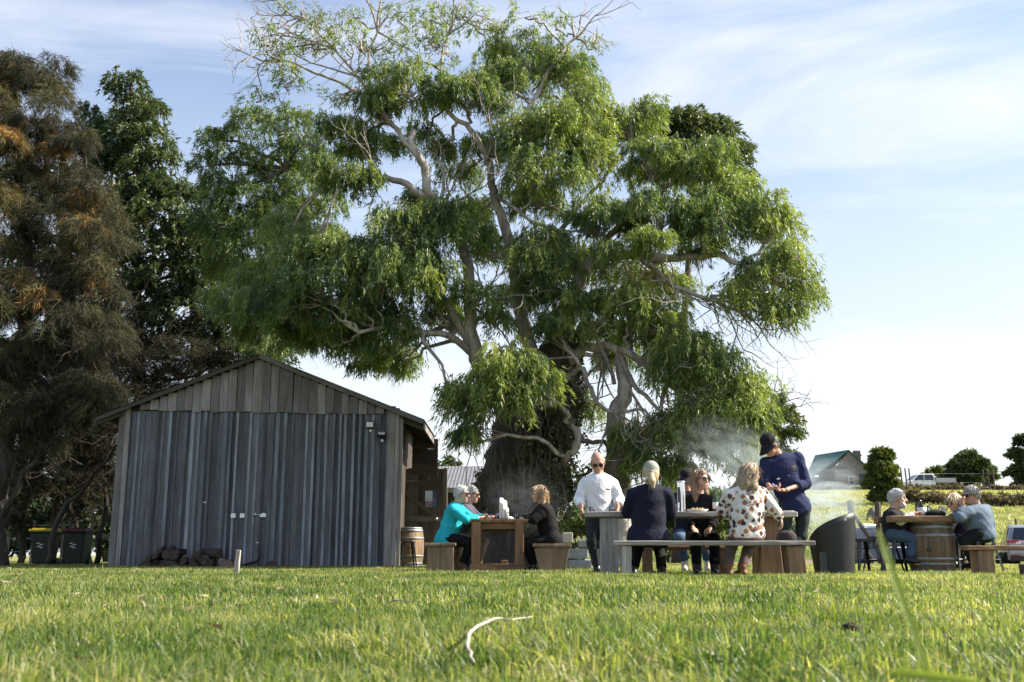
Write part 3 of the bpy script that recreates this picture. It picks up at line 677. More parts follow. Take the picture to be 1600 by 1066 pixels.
# ------------------------------------------------------------------ trees on the left: she-oaks and a dark evergreen
def sheoak():
    rng = np.random.default_rng(51)
    root = empty('sheoak_tree', (GX(55, 23), 23, 0), 'rusty brown needle-leaved tree with orange tinges at the picture edge', 'tree')
    mb = MB()
    q, _ = limb(mb, [P(-8,895,23), P(-4,800,23), P(8,700,23), P(30,600,23.2), P(40,480,23.3), P(40,340,23.4), P(20,200,23.5), P(0,90,23.6)], .26, .05, rng, 10)
    mb.build('trunk', BARK_OAK, root, smooth=True)
    nodes = list(q)
    for pl in ([(-4,820,23),(40,740,22.8),(80,660,22.6),(120,590,22.5),(150,530,22.5)], [(40,700,23),(100,600,22.8),(130,500,22.8),(150,400,23)], [(60,480,23.3),(110,380,23.2),(130,280,23.3),(120,190,23.4)],
               [(70,600,23.2),(30,520,22.6),(5,430,22.4),(-10,330,22.4)], [(30,760,23),(0,690,22.7),(-20,600,22.6)], [(75,880,24),(95,800,24),(150,740,24),(190,690,24)]):
        mb = MB(); qq, _ = limb(mb, [P(*p) for p in pl], .075, .02, rng, 7); mb.build('branch', BARK_OAK, root, smooth=True); nodes += qq
    fol = Foliage(52)
    for (px, py, rx, ry, Y, ti) in [(5,100,40,36,23.6,.55),(35,110,34,36,23.6,.42),(75,125,30,34,23.5,.35),(10,175,46,46,23.3,.58),(70,190,46,44,23.3,.38),(115,205,34,36,23.4,.28),(40,250,56,44,23,.55),(105,270,46,44,23.2,.30),
        (5,320,38,60,22.7,.70),(60,330,46,46,22.9,.50),(125,330,44,40,23,.42),(20,400,40,50,22.6,.66),(85,400,52,46,22.8,.38),(145,395,40,42,23,.50),(20,470,40,46,22.6,.55),(100,470,56,40,22.9,.34),
        (60,540,50,34,22.9,.40),(150,470,40,36,23,.38),(165,330,30,44,23.2,.45),(140,440,14,12,22.7,.95),(136,310,14,18,22.9,.93),(20,215,12,14,23,.9),(60,455,12,10,22.4,.88),(90,235,8,10,22.9,.9),(132,345,10,16,22.9,.9),(10,590,36,30,22.6,.35),(60,620,46,30,22.6,.30),(120,600,40,30,22.6,.26),(30,560,40,30,22.6,.34),(150,610,30,30,22.8,.28),(90,670,40,26,22.8,.24),(20,660,34,30,22.6,.28),(120,530,40,26,22.8,.32),(-30,250,40,120,23,.5),(-30,450,40,100,23,.5),(120,560,40,30,23,.3),(165,520,40,34,23,.36)]:
        for _ in range(4 if rx > 20 else 1):                     # ragged boughs rather than one ball
            k = .55 if rx > 20 else 1; jx, jy = (rng.uniform(-.75, .75)*rx, rng.uniform(-.75, .75)*ry) if rx > 20 else (0, 0)
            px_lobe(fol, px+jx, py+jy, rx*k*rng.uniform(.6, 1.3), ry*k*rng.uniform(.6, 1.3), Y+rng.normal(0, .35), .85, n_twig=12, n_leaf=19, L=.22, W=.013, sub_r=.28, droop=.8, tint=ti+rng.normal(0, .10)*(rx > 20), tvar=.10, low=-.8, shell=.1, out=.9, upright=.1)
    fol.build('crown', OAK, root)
    tw = MB()
    for i in range(120):
        p = nodes[rng.integers(6, len(nodes))]
        if p[2] > 6.5: continue
        spray(tw, p, np.array([rng.normal(.3, .6), rng.normal(-.2, .4), rng.normal(.25, .5)]), rng.uniform(.6, 1.3), .014, rng, 2, 3, .45)
    tw.build('twigs', BARK_OAK, root)['kind'] = 'stuff'
sheoak()
def thicket_tree(name, seed, base, stems, n_spray, label, spread=(.4, .3), region=None):
    rng = np.random.default_rng(seed)
    root = empty(name, P(base[0], 889, base[1]), label, 'tree'); root.location.z = 0; WM[root.name] = Matrix.Translation(Vector((P(base[0], 889, base[1]).x, base[1], 0)))
    nodes = []
    for i, st in enumerate(stems):
        mb = MB(); qq, _ = limb(mb, [P(*p) for p in st], rng.uniform(.07, .11), .02, rng, 7, 4, .05)
        mb.build('trunk', BARK_OAK, root, smooth=True); nodes += qq[len(qq)//4:]
    tw = MB()
    for i in range(n_spray):
        p = nodes[rng.integers(0, len(nodes))]
        spray(tw, p, np.array([rng.normal(spread[0], .6), rng.normal(0, .45), rng.normal(spread[1], .45)]), rng.uniform(.6, 1.5), .017, rng, 3, 3, .4)
    tw.build('twigs', BARK_DARK, root)['kind'] = 'stuff'
    f = Foliage(seed+1)
    for (px, py, rx, ry, Y) in (region or []):
        px_lobe(f, px, py, rx, ry, Y, .85, n_twig=10, n_leaf=13, L=.22, W=.018, sub_r=.3, droop=.4, tint=.3, tvar=.1, low=-.9, shell=.1, out=.9, upright=.2)
    if region: f.build('crown', OAK, root)
thicket_tree('sheoak_tree', 61, (70, 27.6), [[(80,888,27.6),(85,790,27.6),(120,720,27.6),(170,640,27.6),(230,560,27.6)],[(30,888,27.8),(40,780,27.8),(70,680,27.8),(110,590,27.8),(150,500,27.8)],[(95,888,27.9),(120,800,27.9),(180,740,27.9),(210,700,27.9)]], 70,
   'bare dark tangle of leaning stems behind the rubbish bins', (.5, .4), [(60,640,60,50,27),(140,600,60,50,27),(100,700,50,40,27.2),(170,560,50,40,27),(30,720,40,50,27),(10,640,40,50,27),(150,680,40,40,27.4),(60,760,50,36,27.4),(20,580,60,50,27),(90,560,60,40,27.2),(10,800,40,40,27.6),(120,770,40,40,27.6)])
thicket_tree('sheoak_tree', 71, (150, 28), [[(150,885,28),(165,780,28),(150,690,28),(200,590,28),(260,520,28)],[(140,885,28),(120,790,28),(150,700,28),(230,620,28),(330,560,28),(400,530,28)],[(300,700,29),(290,600,29),(330,540,29),(380,490,29)]], 66,
   'grey twiggy tree leaning over the shed roof on its left side', (.5, .3), [(200,540,60,40,28),(280,560,60,30,28),(230,620,50,40,28),(340,570,60,24,28.5),(160,650,40,50,28),(150,760,30,60,28.5),(130,700,44,44,28.5),(90,620,60,50,28.5),(250,590,60,30,28.4),(380,560,50,22,28.6)])
def evergreen():
    rng = np.random.default_rng(81)
    root = empty('evergreen_tree', (GX(215, 29), 29, 0), 'tall dark green tree with pointed top behind the left of the shed', 'tree')
    mb = MB(); q, _ = limb(mb, [P(230,885,29), P(225,700,29), P(215,500,29), P(210,300,29), P(205,130,29)], .3, .04, rng, 10); mb.build('trunk', BARK_OAK, root, smooth=True)
    fol = Foliage(82); att = []
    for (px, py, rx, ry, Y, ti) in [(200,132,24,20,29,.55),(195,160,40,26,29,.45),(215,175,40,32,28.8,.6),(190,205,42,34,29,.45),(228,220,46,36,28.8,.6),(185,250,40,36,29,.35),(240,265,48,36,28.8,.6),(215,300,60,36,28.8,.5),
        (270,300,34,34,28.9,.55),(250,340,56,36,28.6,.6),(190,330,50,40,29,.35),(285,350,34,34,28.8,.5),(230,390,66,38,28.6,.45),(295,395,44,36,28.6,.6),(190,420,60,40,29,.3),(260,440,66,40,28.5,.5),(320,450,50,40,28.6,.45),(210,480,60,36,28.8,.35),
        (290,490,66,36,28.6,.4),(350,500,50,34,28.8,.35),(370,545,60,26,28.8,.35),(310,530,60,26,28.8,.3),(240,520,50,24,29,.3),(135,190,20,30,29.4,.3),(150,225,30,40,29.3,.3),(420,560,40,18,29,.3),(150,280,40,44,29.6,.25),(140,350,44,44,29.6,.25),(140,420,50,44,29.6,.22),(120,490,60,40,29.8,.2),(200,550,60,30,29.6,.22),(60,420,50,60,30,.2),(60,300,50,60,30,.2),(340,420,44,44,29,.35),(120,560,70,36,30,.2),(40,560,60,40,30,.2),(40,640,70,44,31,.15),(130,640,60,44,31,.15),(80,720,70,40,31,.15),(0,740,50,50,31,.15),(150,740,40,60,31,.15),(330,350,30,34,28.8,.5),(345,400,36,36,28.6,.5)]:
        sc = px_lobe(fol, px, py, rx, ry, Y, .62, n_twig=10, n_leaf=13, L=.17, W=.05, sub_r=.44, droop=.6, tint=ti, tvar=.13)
        att.append((px, py, Y, sc))
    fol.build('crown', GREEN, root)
    tw = MB(); Q = np.array(q)
    for px, py, Y, sc in att:
        c = np.array(P(px, py, Y)); i = int(np.argmin(np.linalg.norm(Q-c-np.array([0, 0, -.6]), axis=1))); qq, _ = limb(tw, [Q[i], (Q[i]+c)/2+rng.normal(0, .15, 3), c], .05, .02, rng, 5, 3, .05)
        for t in sc[::3]: tw.tube([qq[-3], (np.array(qq[-3])+t)/2+rng.normal(0, .1, 3), t], [.018, .012, .006], 3, caps=False)
    tw.build('twigs', BARK_MID, root)['kind'] = 'stuff'
evergreen()
def simple_tree(name, label, Y, base_px, lobes, mat, seed, L=.2, W=.06, sub_r=.5, zb=None, dens=1.0, cat='tree', droop=.5, trunk_r=.18, group=None, fork=True, **kw):
    rng = np.random.default_rng(seed); x = GX(base_px, Y); z = gz(x, Y) if zb is None else zb
    root = empty(name, (x, Y, z), label, cat, group)
    cs = [np.array(P(a, b, Y+dy)) for (a, b, _, _, dy) in lobes]
    top = max(cs, key=lambda c: c[2])
    mb = MB(); q, _ = limb(mb, [(x, Y, z-.1), ((x*2+top[0])/3, Y, z+(top[2]-z)*.35), tuple(top)], trunk_r, .03, rng, 8); 
    mb.build('trunk' if cat == 'tree' else 'stem', BARK_MID, root, smooth=True)
    fol = Foliage(seed+1); tw = MB(); Q = np.array(q)
    for (a, b, rx, ry, dy), c in zip(lobes, cs):
        sc = px_lobe(fol, a, b, rx, ry, Y+dy, dens, L=L, W=W, sub_r=sub_r, droop=droop, **kw)
        i = int(np.argmin(np.linalg.norm(Q-c-np.array([0, 0, -.5*sub_r]), axis=1))); qq, _ = limb(tw, [Q[i], (Q[i]+c)/2+rng.normal(0, .1, 3), c], trunk_r*.3, .02, rng, 5, 3, .03)
        for t in sc[::3]: tw.tube([qq[-2], t], [trunk_r*.08, .006], 3, caps=False)
    fol.build('crown' if cat == 'tree' else 'foliage', mat, root)
    tw.build('twigs', BARK_MID, root)['kind'] = 'stuff'
    return root
# trees further back
simple_tree('gum_tree', 'smaller grey-green gum with open crown left of the big gum, behind the shed', 26, 400, [(400,195,52,30,0),(355,232,42,32,0),(432,245,44,34,0),(390,315,54,42,0),(442,335,44,40,0),(345,300,36,36,0),(330,215,20,18,0),(380,385,56,36,0),(440,400,40,34,0),(470,300,26,40,0),(360,440,50,40,.5),(320,260,26,26,0),(470,220,36,24,0),(480,260,30,30,.3),(415,290,40,30,.4),(505,320,36,32,.3),(450,185,30,20,0),(340,350,36,36,0),(400,360,46,36,-.3),(500,380,40,40,.5)], GUM, 91, L=.14, W=.026, sub_r=.30, dens=1.05, droop=.7, trunk_r=.2, tint=.42, tvar=.14, n_twig=9, n_leaf=13)
simple_tree('evergreen_tree', 'dark rounded tree top rising behind the right shoulder of the big gum', 30, 1060, [(1040,205,40,32,0),(1085,195,40,26,0),(1120,215,40,32,0),(1095,240,56,34,0),(1145,245,24,28,0),(1060,260,60,40,0),(1130,290,50,40,0)], GREEN, 101, L=.16, W=.05, sub_r=.45, dens=1.0, tint=.75, trunk_r=.25)
simple_tree('evergreen_tree', 'scraggy small tree with dead twigs at the right foot of the big gum', 27, 1205, [(1205,640,26,28,0),(1225,670,22,26,0),(1200,690,30,28,0),(1180,730,40,30,0),(1215,715,26,26,0),(1230,650,12,18,0)], GREEN, 111, L=.12, W=.04, sub_r=.3, dens=1.0, tint=.75, trunk_r=.12)
def dead_twigs():
    rng = np.random.default_rng(117); mb = MB()
    for (a, b) in ((1200,600),(1205,612)):
        for k in range(3): spray(mb, P(a, b+40, 27), np.array([.55, 0, .8])+rng.normal(0, .2, 3), .85, .022, rng, 2, 3, .5)
    tag(mb.build('dead_branches', BARK_MID), 'bare dead twigs reaching right from the scraggy tree top', 'branch')
dead_twigs()
for i, (px, py, rx, ry, Y, lab) in enumerate([
    (690, 755, 40, 34, 36, 'dark bush behind the plank gate beside the big trunk'),
    (940, 800, 50, 44, 34, 'shady bush behind the standing man in white'),
    (1040, 800, 60, 44, 33, 'bush behind the seated person in navy jacket'),
    (1140, 795, 60, 40, 33, 'bush behind the patterned-blouse guest in the smoke'),
    (1215, 775, 36, 26, 36, 'low bush behind the waiter in navy shirt')]):
    simple_tree('bush', lab, Y, px, [(px-rx*.4, py, rx*.6, ry, 0), (px+rx*.4, py-6, rx*.6, ry*.9, .3), (px, py+20, rx, ry, .4), (px-rx*.2, py+50, rx*1.1, ry*.8, 0)], GREEN if i != 3 else BUSH, 120+i, L=.13, W=.05, sub_r=.4, dens=.5, cat='bush', trunk_r=.06, tint=.5)
simple_tree('bush', 'bright leafy shrub beside the stone block left of the standing man', 18.5, 912, [(912,800,14,22,0),(905,825,18,22,0),(920,830,14,20,.1),(900,850,16,14,0)], BUSH, 131, L=.07, W=.045, sub_r=.16, dens=1.3, cat='bush', trunk_r=.03, tint=.75, n_twig=8, n_leaf=9)
for i, (px, wd, hh, Y) in enumerate([(-60,160,150,42),(60,120,110,44),(170,120,120,43),(250,120,130,44)]):
    simple_tree('evergreen_tree', ['far dark tree at the left picture edge beyond the tangle', 'far tree seen between dark stems above the yellow-lidded bin', 'far tree seen between stems above the red-lidded bin', 'far tree hidden mostly behind the shed left wall'][i], Y, px,
      [(px-wd*.25, 868-hh*.55, wd*.35, hh*.32, 0), (px+wd*.25, 868-hh*.5, wd*.35, hh*.3, .5), (px, 868-hh*.85, wd*.35, hh*.25, .5), (px, 868-hh*.2, wd*.5, hh*.2, 0)], GREEN, 140+i*3, L=.26, W=.10, sub_r=.6, dens=.5, tint=.25, trunk_r=.18)
# hillside
simple_tree('conifer_tree', 'dense upright conical tree on the slope between cottage and utility truck', 64, 1380, [(1372,712,6,9,0),(1384,716,7,10,0),(1371,732,11,14,0),(1386,738,12,14,0),(1368,756,14,14,0),(1390,762,13,15,0),(1379,778,18,12,0),(1378,745,12,22,-.3)], GREEN, 161, L=.22, W=.13, sub_r=.30, dens=1.5, tint=.85, trunk_r=.14, droop=.1, upright=.3)
simple_tree('evergreen_tree', 'round dark tree on the ridge right of the utility truck', 112, 1516, [(1500,735,20,18,0),(1530,735,20,18,0),(1516,722,22,16,0),(1545,745,12,14,0),(1488,748,12,12,0),(1516,752,32,14,0)], GREEN, 165, L=.34, W=.15, sub_r=.5, dens=.6, tint=.55, trunk_r=.25, droop=.2)
simple_tree('evergreen_tree', 'small pale scrub tree close behind the utility truck tray', 118, 1462, [(1458,742,12,10,0),(1470,748,12,10,0),(1462,755,14,8,0)], GREEN, 169, L=.4, W=.2, sub_r=.6, dens=.36, tint=.8, trunk_r=.14, droop=.2)
simple_tree('evergreen_tree', 'tall dark open tree on the ridge at the right picture edge', 100, 1598, [(1604,690,14,14,0),(1594,712,17,12,0),(1610,722,20,16,0),(1588,742,15,12,0),(1610,748,24,14,0),(1598,762,20,8,0)], GREEN, 173, L=.32, W=.15, sub_r=.42, dens=.5, tint=.5, trunk_r=.25, droop=.2)
def hedge_row(name, label, pts, h, mat, seed, tint=.5, n=60, L=.25, W=.1):
    rng = np.random.default_rng(seed); fol = Foliage(seed); (x0, y0), (x1, y1) = pts
    for i in range(n):
        t = (i+rng.uniform())/n; x = x0+(x1-x0)*t; y = y0+(y1-y0)*t+rng.normal(0, .3); z = gz(x, y); hh = h*rng.uniform(.45, 1.2)
        fol.lobe((x, y, z+hh*.45), (.8, .6, hh*.5), 7, n_twig=6, n_leaf=8, L=L, W=W*1.3, sub_r=.35, droop=.2, tint=tint, low=-.9, shell=.3)
    tag(fol.build(name, mat), label, 'hedge')
hedge_row('hedge', 'brown dry hedge running along the slope behind the drinkers', ((GX(1400, 66), 66), (GX(1680, 62), 62)), .85, HEDGE, 181, .45, 34)
hedge_row('hedge', 'low green hedge in front of the cottage wall', ((GX(1300, 113), 113), (GX(1350, 113), 113)), .8, BUSH, 183, .6, 10)
hedge_row('hedge', 'scrubby growth along the ridge below the utility truck', ((GX(1395, 98), 98), (GX(1640, 96), 96)), .5, HEDGE, 185, .4, 44)

# ================================================================== SHED
GREYWOOD = wood('weathered_grey_boards', (.060,.064,.078), (.190,.198,.222), .85, .8, 26, .42, (.062,.050,.046))
BATTEN = wood('blue_grey_battens', (.155,.172,.205), (.31,.335,.38), .8, .8, 30, .38, (.06,.06,.065))
GABLEWOOD = wood('silvered_gable_boards', (.135,.120,.115), (.35,.335,.335), .85, .8, 26, .40, (.10,.068,.052))
POSTWOOD = wood('bleached_post', (.26,.235,.215), (.48,.45,.42), .8, .6, 20, .15, (.16,.13,.11))
GATEWOOD = wood('brown_gate_planks', (.066,.055,.047), (.175,.150,.130), .85, .8, 24, .32, (.045,.032,.025))
ROOFTIN = plain('old_roof_iron', (.20,.19,.18), .55, .5, .4, .3, 4)
DARKWOOD = wood('dark_rafters', (.042,.035,.030), (.105,.088,.075), .85, .8, 20, .25)
STEEL = plain('galvanised_steel', (.62,.63,.65), .35, .85, .5, .1, 30)
BLACKP = plain('black_plastic', (.012,.012,.013), .4, 0, .5, .2)
WHITEP = plain('white_plastic', (.75,.75,.74), .4, 0, .5, .05)
def shed():
    Y = 22.0; XL, XR = GX(172, Y), GX(613, Y); XC = (XL+XR)/2; ZE, ZA, SL = 3.30, 4.50, 0.40
    root = empty('timber_shed', (XC, Y, 0), 'weathered grey timber shed with vertical boards and low gable roof', 'shed')
    YB = 28.5
    # dark inner shell: side and back walls and sheathing behind the boards
    m = MB(); m.box((XC, (Y+.10+YB)/2, 1.66), (XR-XL-.06, YB-Y-.16, 3.3))
    m.prism([(XL+.05, 3.3), (XR-.05, 3.3), (XC, ZA-.08)], (0, .05, 0), (0, Y+.06, 0)); m.build('inner_wall', DARKWOOD, root)
    random.seed(3)
    # front boards and cover battens
    x = XL+.10; i = 0
    while x < XR-.20:
        wd = random.uniform(.125, .165); h = 3.32+random.uniform(-.02, .02); tl = random.uniform(-.012, .012)
        dy = random.uniform(-.010, .006); z0 = random.uniform(-.04, .03)
        board('board', (x+wd/2, Y+dy, z0), (x+wd/2+tl, Y+dy, h), (1,0,0), wd-.006, .024, GREYWOOD, root, .004, 3)
        if random.random() < .92:
            bw = random.choice([.05, .055, .06, .075])
            xb = x+wd+random.uniform(-.012, .012)
            board('batten', (xb, Y-.030, z0-.01), (xb+tl, Y-.030, h-random.uniform(0, .03)), (1,0,0), bw, .024, BATTEN if random.random() < .74 else GREYWOOD, root, .004, 4)
        x += wd; i += 1
    # gable boards overlap the wall below them
    x = XL+.42; drop = 0.0
    while x < XR-.30:
        wd = random.uniform(.155, .215); xm = x+wd/2; top = ZA-.05-SL*abs(xm-XC)
        bot = 3.33-.10*((x-XL)/(XR-XL))+random.uniform(-.018, .018)
        if top-bot > .05: board('gable_board', (xm, Y-.062+random.uniform(-.008, .008), bot), (xm+random.uniform(-.01, .01), Y-.062, top), (1,0,0), wd-.010, .022, GABLEWOOD, root, .005, 2)
        x += wd
    board('ledger', (XL+.4, Y-.040, 3.36), (XR-.30, Y-.040, 3.27), (0,0,1), .06, .02, DARKWOOD, root, .004, 8)
    # corner posts
    for (x0, x1, yy, wd) in ((XL+.05, XL+.05, Y-.03, .13), (XL+.18, XL+.17, Y-.035, .10), (XR-.10, XR-.07, Y-.03, .15)):
        board('corner_board', (x0, yy, -.03), (x1, yy, 3.42), (1,0,0), wd, .035, GABLEWOOD, root, .006, 5)
    board('corner_post', (XR+.025, Y+.03, -.05), (XR+.045, Y+.03, 3.38), (1,0,0), .085, .13, POSTWOOD, root, .006, 6)
    board('corner_post', (XR+.115, Y+.06, -.05), (XR+.125, Y+.06, 3.30), (1,0,0), .075, .12, POSTWOOD, root, .008, 6)
    # roof: corrugated sheets each side, verge boards, rafters under the open right eave
    def roof_sheet(x0, x1, y0, y1, side):
        m = MB(); n = int((y1-y0)/.038); vs = []; fs = []
        for k in range(n+1):
            yy = y0+(y1-y0)*k/n; dz = .011*math.sin(k*math.pi/2)
            for xx in (x0, x1):
                z = ZA+.045-SL*abs(xx-XC)+dz; vs += [(xx, yy, z)]
        for k in range(n): fs.append((2*k, 2*k+1, 2*k+3, 2*k+2))
        m.add(vs, fs); return m.build('roof_sheet', ROOFTIN, root)
    for k in range(8):
        y0 = Y-.22+k*.84
        roof_sheet(XC, XL-.50, y0, y0+.85, -1)
        if k < 4: roof_sheet(XC, XR+.64, y0, y0+.85, 1)
        else: roof_sheet(XC, XR+.30, y0, y0+.85, 1)
    for s_, xe in ((-1, XL-.48), (1, XR+.62)):
        zt = ZA+.0; ze = ZA-SL*abs(xe-XC)
        board('verge_board', (XC, Y-.19, zt-.01), (xe, Y-.19, ze-.01), (0,0,1), .085, .03, DARKWOOD if s_ < 0 else GABLEWOOD, root, .006, 8)
    for yy in (Y-.05, Y+.65, Y+1.35, Y+2.05, Y+2.7):
        zr = ZA-.09
        board('rafter', (XR+.10, yy+.12, zr-SL*(XR+.10-XC)-.03), (XR+.60, yy+.12, zr-SL*(XR+.60-XC)-.03), (0,0,1), .10, .05, DARKWOOD, root, .006, 3)
    for k, xx in enumerate((XR+.18, XR+.36, XR+.55)):
        z = ZA-.05-SL*(xx-XC); board('eave_board', (xx, Y-.16, z), (xx, Y+3.0, z), (1,0,0), .17, .022, DARKWOOD, root, .008, 6)
    board('fascia', (XR+.63, Y-.18, ZA-.09-SL*(XR+.63-XC)), (XR+.63, Y+3.0, ZA-.11-SL*(XR+.63-XC)), (0,0,1), .13, .022, GABLEWOOD, root, .01, 8)
    for xe, yy in ((XL-.30, Y-.1), (XL-.30, Y+1.5), (XL-.3, Y+3)):
        board('rafter', (XL+.05, yy, ZA-.08-SL*(XC-XL-.05)), (XL-.46, yy, ZA-.08-SL*(XC-XL+.46)), (0,0,1), .10, .05, DARKWOOD, root, .006, 3)
    # dark plank hanging panel closing the back of the porch
    for k in range(7):
        z = 2.98-k*.125; board('porch_board', (XR+.12, Y+2.62, z), (XR+.74, Y+2.62, z-.04), (0,0,1), .125, .025, DARKWOOD, root, .006, 3)
    # latches on the wall
    for px in (364.5, 378.5):
        c = P(px, 806, Y-.045); m = MB(); m.box(c, (.105, .03, .105)); m.build('hasp', STEEL, root, bevel=.012)
    c = P(404, 804.5, Y-.05); m = MB(); m.tube([c-Vector((.13,0,0)), c+Vector((.10,0,0))], .012, 8); m.tube([c-Vector((.07,0,0)), c-Vector((.07,0.0,-.04))], .010, 8); m.build('bolt', STEEL, root)
    c = P(411, 805, Y-.05); m = MB(); m.prism([(-.065,-.045),(.065,-.045),(.065,.01),(.045,.045),(-.02,.045),(-.065,.0)], (0,.03,0), c-Vector((0,.015,0))); m.build('bolt_plate', STEEL, root, bevel=.006)
    # stains of flaked paint: small pale tags nailed on
    for (px, py) in ((320,785), (402,848)):
        c = P(px, py, Y-.045); m = MB(); m.box(c, (.055, .006, .016)); m.build('tag_plate', STEEL, root)
    # hose along the foot of the wall and a dark vent by the ground
    m = MB(); m.tube([P(378,884,Y-.08), P(390,880,Y-.08), P(402,877,Y-.07), P(405,868,Y-.06), P(404,855,Y-.05)], .022, 8); m.build('drain_pipe', BLACKP, root)
    return root
SHED = shed()

def floodlight(px, py, Y, tilt, yaw, label, led=True):
    c = P(px, py, Y); root = empty('floodlight', c, label, 'floodlight', 'floodlights under the shed gable')
    R = Matrix.Rotation(yaw, 3, 'Z') @ Matrix.Rotation(tilt, 3, 'X')
    m = MB(); m.box(c, (.19, .05, .15), R); m.build('housing', BLACKP, root, bevel=.01)
    m = MB(); m.box(Vector(c)+R @ Vector((0,-.027,0)), (.145, .006, .105), R); m.build('lens', WHITEP, root)
    m = MB(); m.tube([Vector(c)+R @ Vector((0,.02,0)), Vector(c)+Vector((0,.06,-.05)), Vector(c)+Vector((0,.10,-.06))], .014, 6); m.build('bracket', BLACKP, root)
    m = MB(); m.lathe(Vector(c)+Vector((.02,-.0,-.14)), [(.01,-.03),(.03,-.02),(.032,.02),(.015,.035)], 12); m.build('motion_sensor', WHITEP, root, smooth=True)
    m = MB(); m.box(Vector(c)+Vector((0,.06,-.10)), (.05, .06, .06)); m.build('junction_box', BLACKP, root, bevel=.008)
floodlight(578, 663.5, 21.87, 0.05, 0, 'black framed square floodlight facing out near the shed right corner')
floodlight(596, 679, 21.85, -1.0, .1, 'tilted white-faced floodlight lower on the shed right corner')
floodlight(624, 684, 22.2, -.6, 1.0, 'dark floodlight under the eave on the shed side wall')

# ------------------------------------------------------------------ gate, low back shed
def gate():
    Y = 24.7; root = empty('plank_gate', (GX(655, Y), Y, 0), 'brown plank gate with diagonal braces beside the shed', 'gate')
    x0, x1 = GX(619, Y), GX(692, Y); n = 9; random.seed(9)
    zt = P(650, 733, Y).z
    for k in range(n):
        wd = (x1-x0)/n; x = x0+wd*(k+.5)
        board('plank', (x, Y+random.uniform(-.006, .006), .04), (x, Y, zt+random.uniform(-.03, .03)), (1,0,0), wd-.002, .025, GATEWOOD, root, .004, 3)
    z1, z2, z3 = P(650,756,Y).z, P(650,811,Y).z, P(650,862,Y).z
    board('rail', (x0+.02, Y-.04, z1), (x1-.06, Y-.04, z1), (0,0,1), .13, .03, GATEWOOD, root, .006, 4)
    board('rail', (x0+.02, Y-.04, z2), (x1-.06, Y-.04, z2), (0,0,1), .14, .03, GATEWOOD, root, .006, 4)
    board('rail', (x0+.02, Y-.04, z3), (x1-.06, Y-.04, z3), (0,0,1), .13, .03, GATEWOOD, root, .006, 4)
    board('brace', (x0+.05, Y-.072, z1-.08), (x1-.22, Y-.072, z2+.09), (1,0,1), .11, .028, GATEWOOD, root, .006, 3)
    board('brace', (x0+.05, Y-.072, z2-.08), (x1-.3, Y-.072, z3+.05), (1,0,1), .11, .028, GATEWOOD, root, .006, 3)
    m = MB(); c = P(682, 811, Y-.08); m.lathe(c, [(.005,-.04),(.03,-.02),(.03,.02),(.005,.03)], 10); m.build('latch', STEEL, root, smooth=True)
    board('gate_post', (x1+.03, Y+.02, -.1), (x1+.03, Y+.02, zt+.02), (1,0,0), .10, .10, GATEWOOD, root, .005, 3)
gate()
def poster():
    Y = 24.59; x0, x1 = P(664.5,770,Y).x, P(682,770,Y).x; z0, z1 = P(670,793,Y).z, P(670,767,Y).z
    t = NT('poster_print'); tc = t.n('ShaderNodeTexCoord'); sp = t.n('ShaderNodeSeparateXYZ', {0: tc.outputs['Generated']})
    c = t.ramp(sp.outputs[2], [(0.0, (.12,.10,.13)), (0.30, (.10,.07,.08)), (0.40, (.42,.38,.45)), (0.62, (.50,.56,.72)), (1.0, (.55,.65,.85))])
    n = t.noise(tc.outputs['Generated'], 14, 4); c = t.mix(t.ramp(n, [(.45,(0,0,0)),(.7,(.4,.4,.4))]), c, (.6,.6,.65,1))
    side = t.ramp(sp.outputs[0], [(.64,(0,0,0)), (.66,(1,1,1))]); c = t.mix(side, c, (.03,.045,.11,1))
    b = t.n('ShaderNodeBsdfPrincipled', {'Base Color': c, 'Roughness': .35}); mt = t.done(b.outputs[0])
    m = MB(); m.box(((x0+x1)/2, Y, (z0+z1)/2), (x1-x0, .008, z1-z0)); o = m.build('poster', mt); tag(o, 'small landscape poster with navy side strip on the plank gate', 'poster')
    t = MB(); t.lathe(P(679.5, 773, Y-.006), [(.0,-.012),(.03,-.012),(.03,-.010),(0.0,-.010)], 14, Matrix.Rotation(math.pi/2, 3, 'X')); t.build('emblem', plain('poster_emblem', (.25,.4,.75)), o)
    for i, zz in enumerate((780, 784, 788)):
        q = MB(); q.box(P(679.5, zz, Y-.008), (.06, .004, .012)); q.build('text_line', plain('poster_text', (.3,.36,.55)), o)
poster()
def back_shed():
    Y = 31.0; x0, x1 = GX(628, Y), GX(742, Y); root = empty('lean_to_shed', ((x0+x1)/2, Y, 0), 'low tin-roofed back shed seen past the gate', 'shed')
    ze = P(700, 764, Y).z
    n = 14
    for k in range(n):
        wd = (x1-x0)/n; board('plank', (x0+wd*(k+.5), Y, 0), (x0+wd*(k+.5), Y, ze), (1,0,0), wd-.02, .03, GATEWOOD, root, .004, 2)
    m = MB(); m.box(((x0+x1)/2, Y+1.6, ze/2), (x1-x0-.1, 3.0, ze-.05)); m.build('inner_wall', DARKWOOD, root)
    TIN = plain('bright_roof_tin', (.15,.15,.16), .6, .2, .5, .2, 3)
    m = MB(); vs = []; fs = []; N = 90
    for k in range(N+1):
        x = x0-.15+(x1-x0+.3)*k/N; dz = .010*math.sin(k*math.pi/2*1.0)
        vs += [(x, Y-.35, ze+.0+dz), (x, Y+3.2, ze+.95+dz)]
    for k in range(N): fs.append((2*k, 2*k+1, 2*k+3, 2*k+2))
    m.add(vs, fs); m.build('roof', TIN, root)
    board('fascia', (x0-.15, Y-.36, ze-.06), (x1+.15, Y-.36, ze-.06), (0,0,1), .14, .025, POSTWOOD, root, .004, 4)
back_shed()

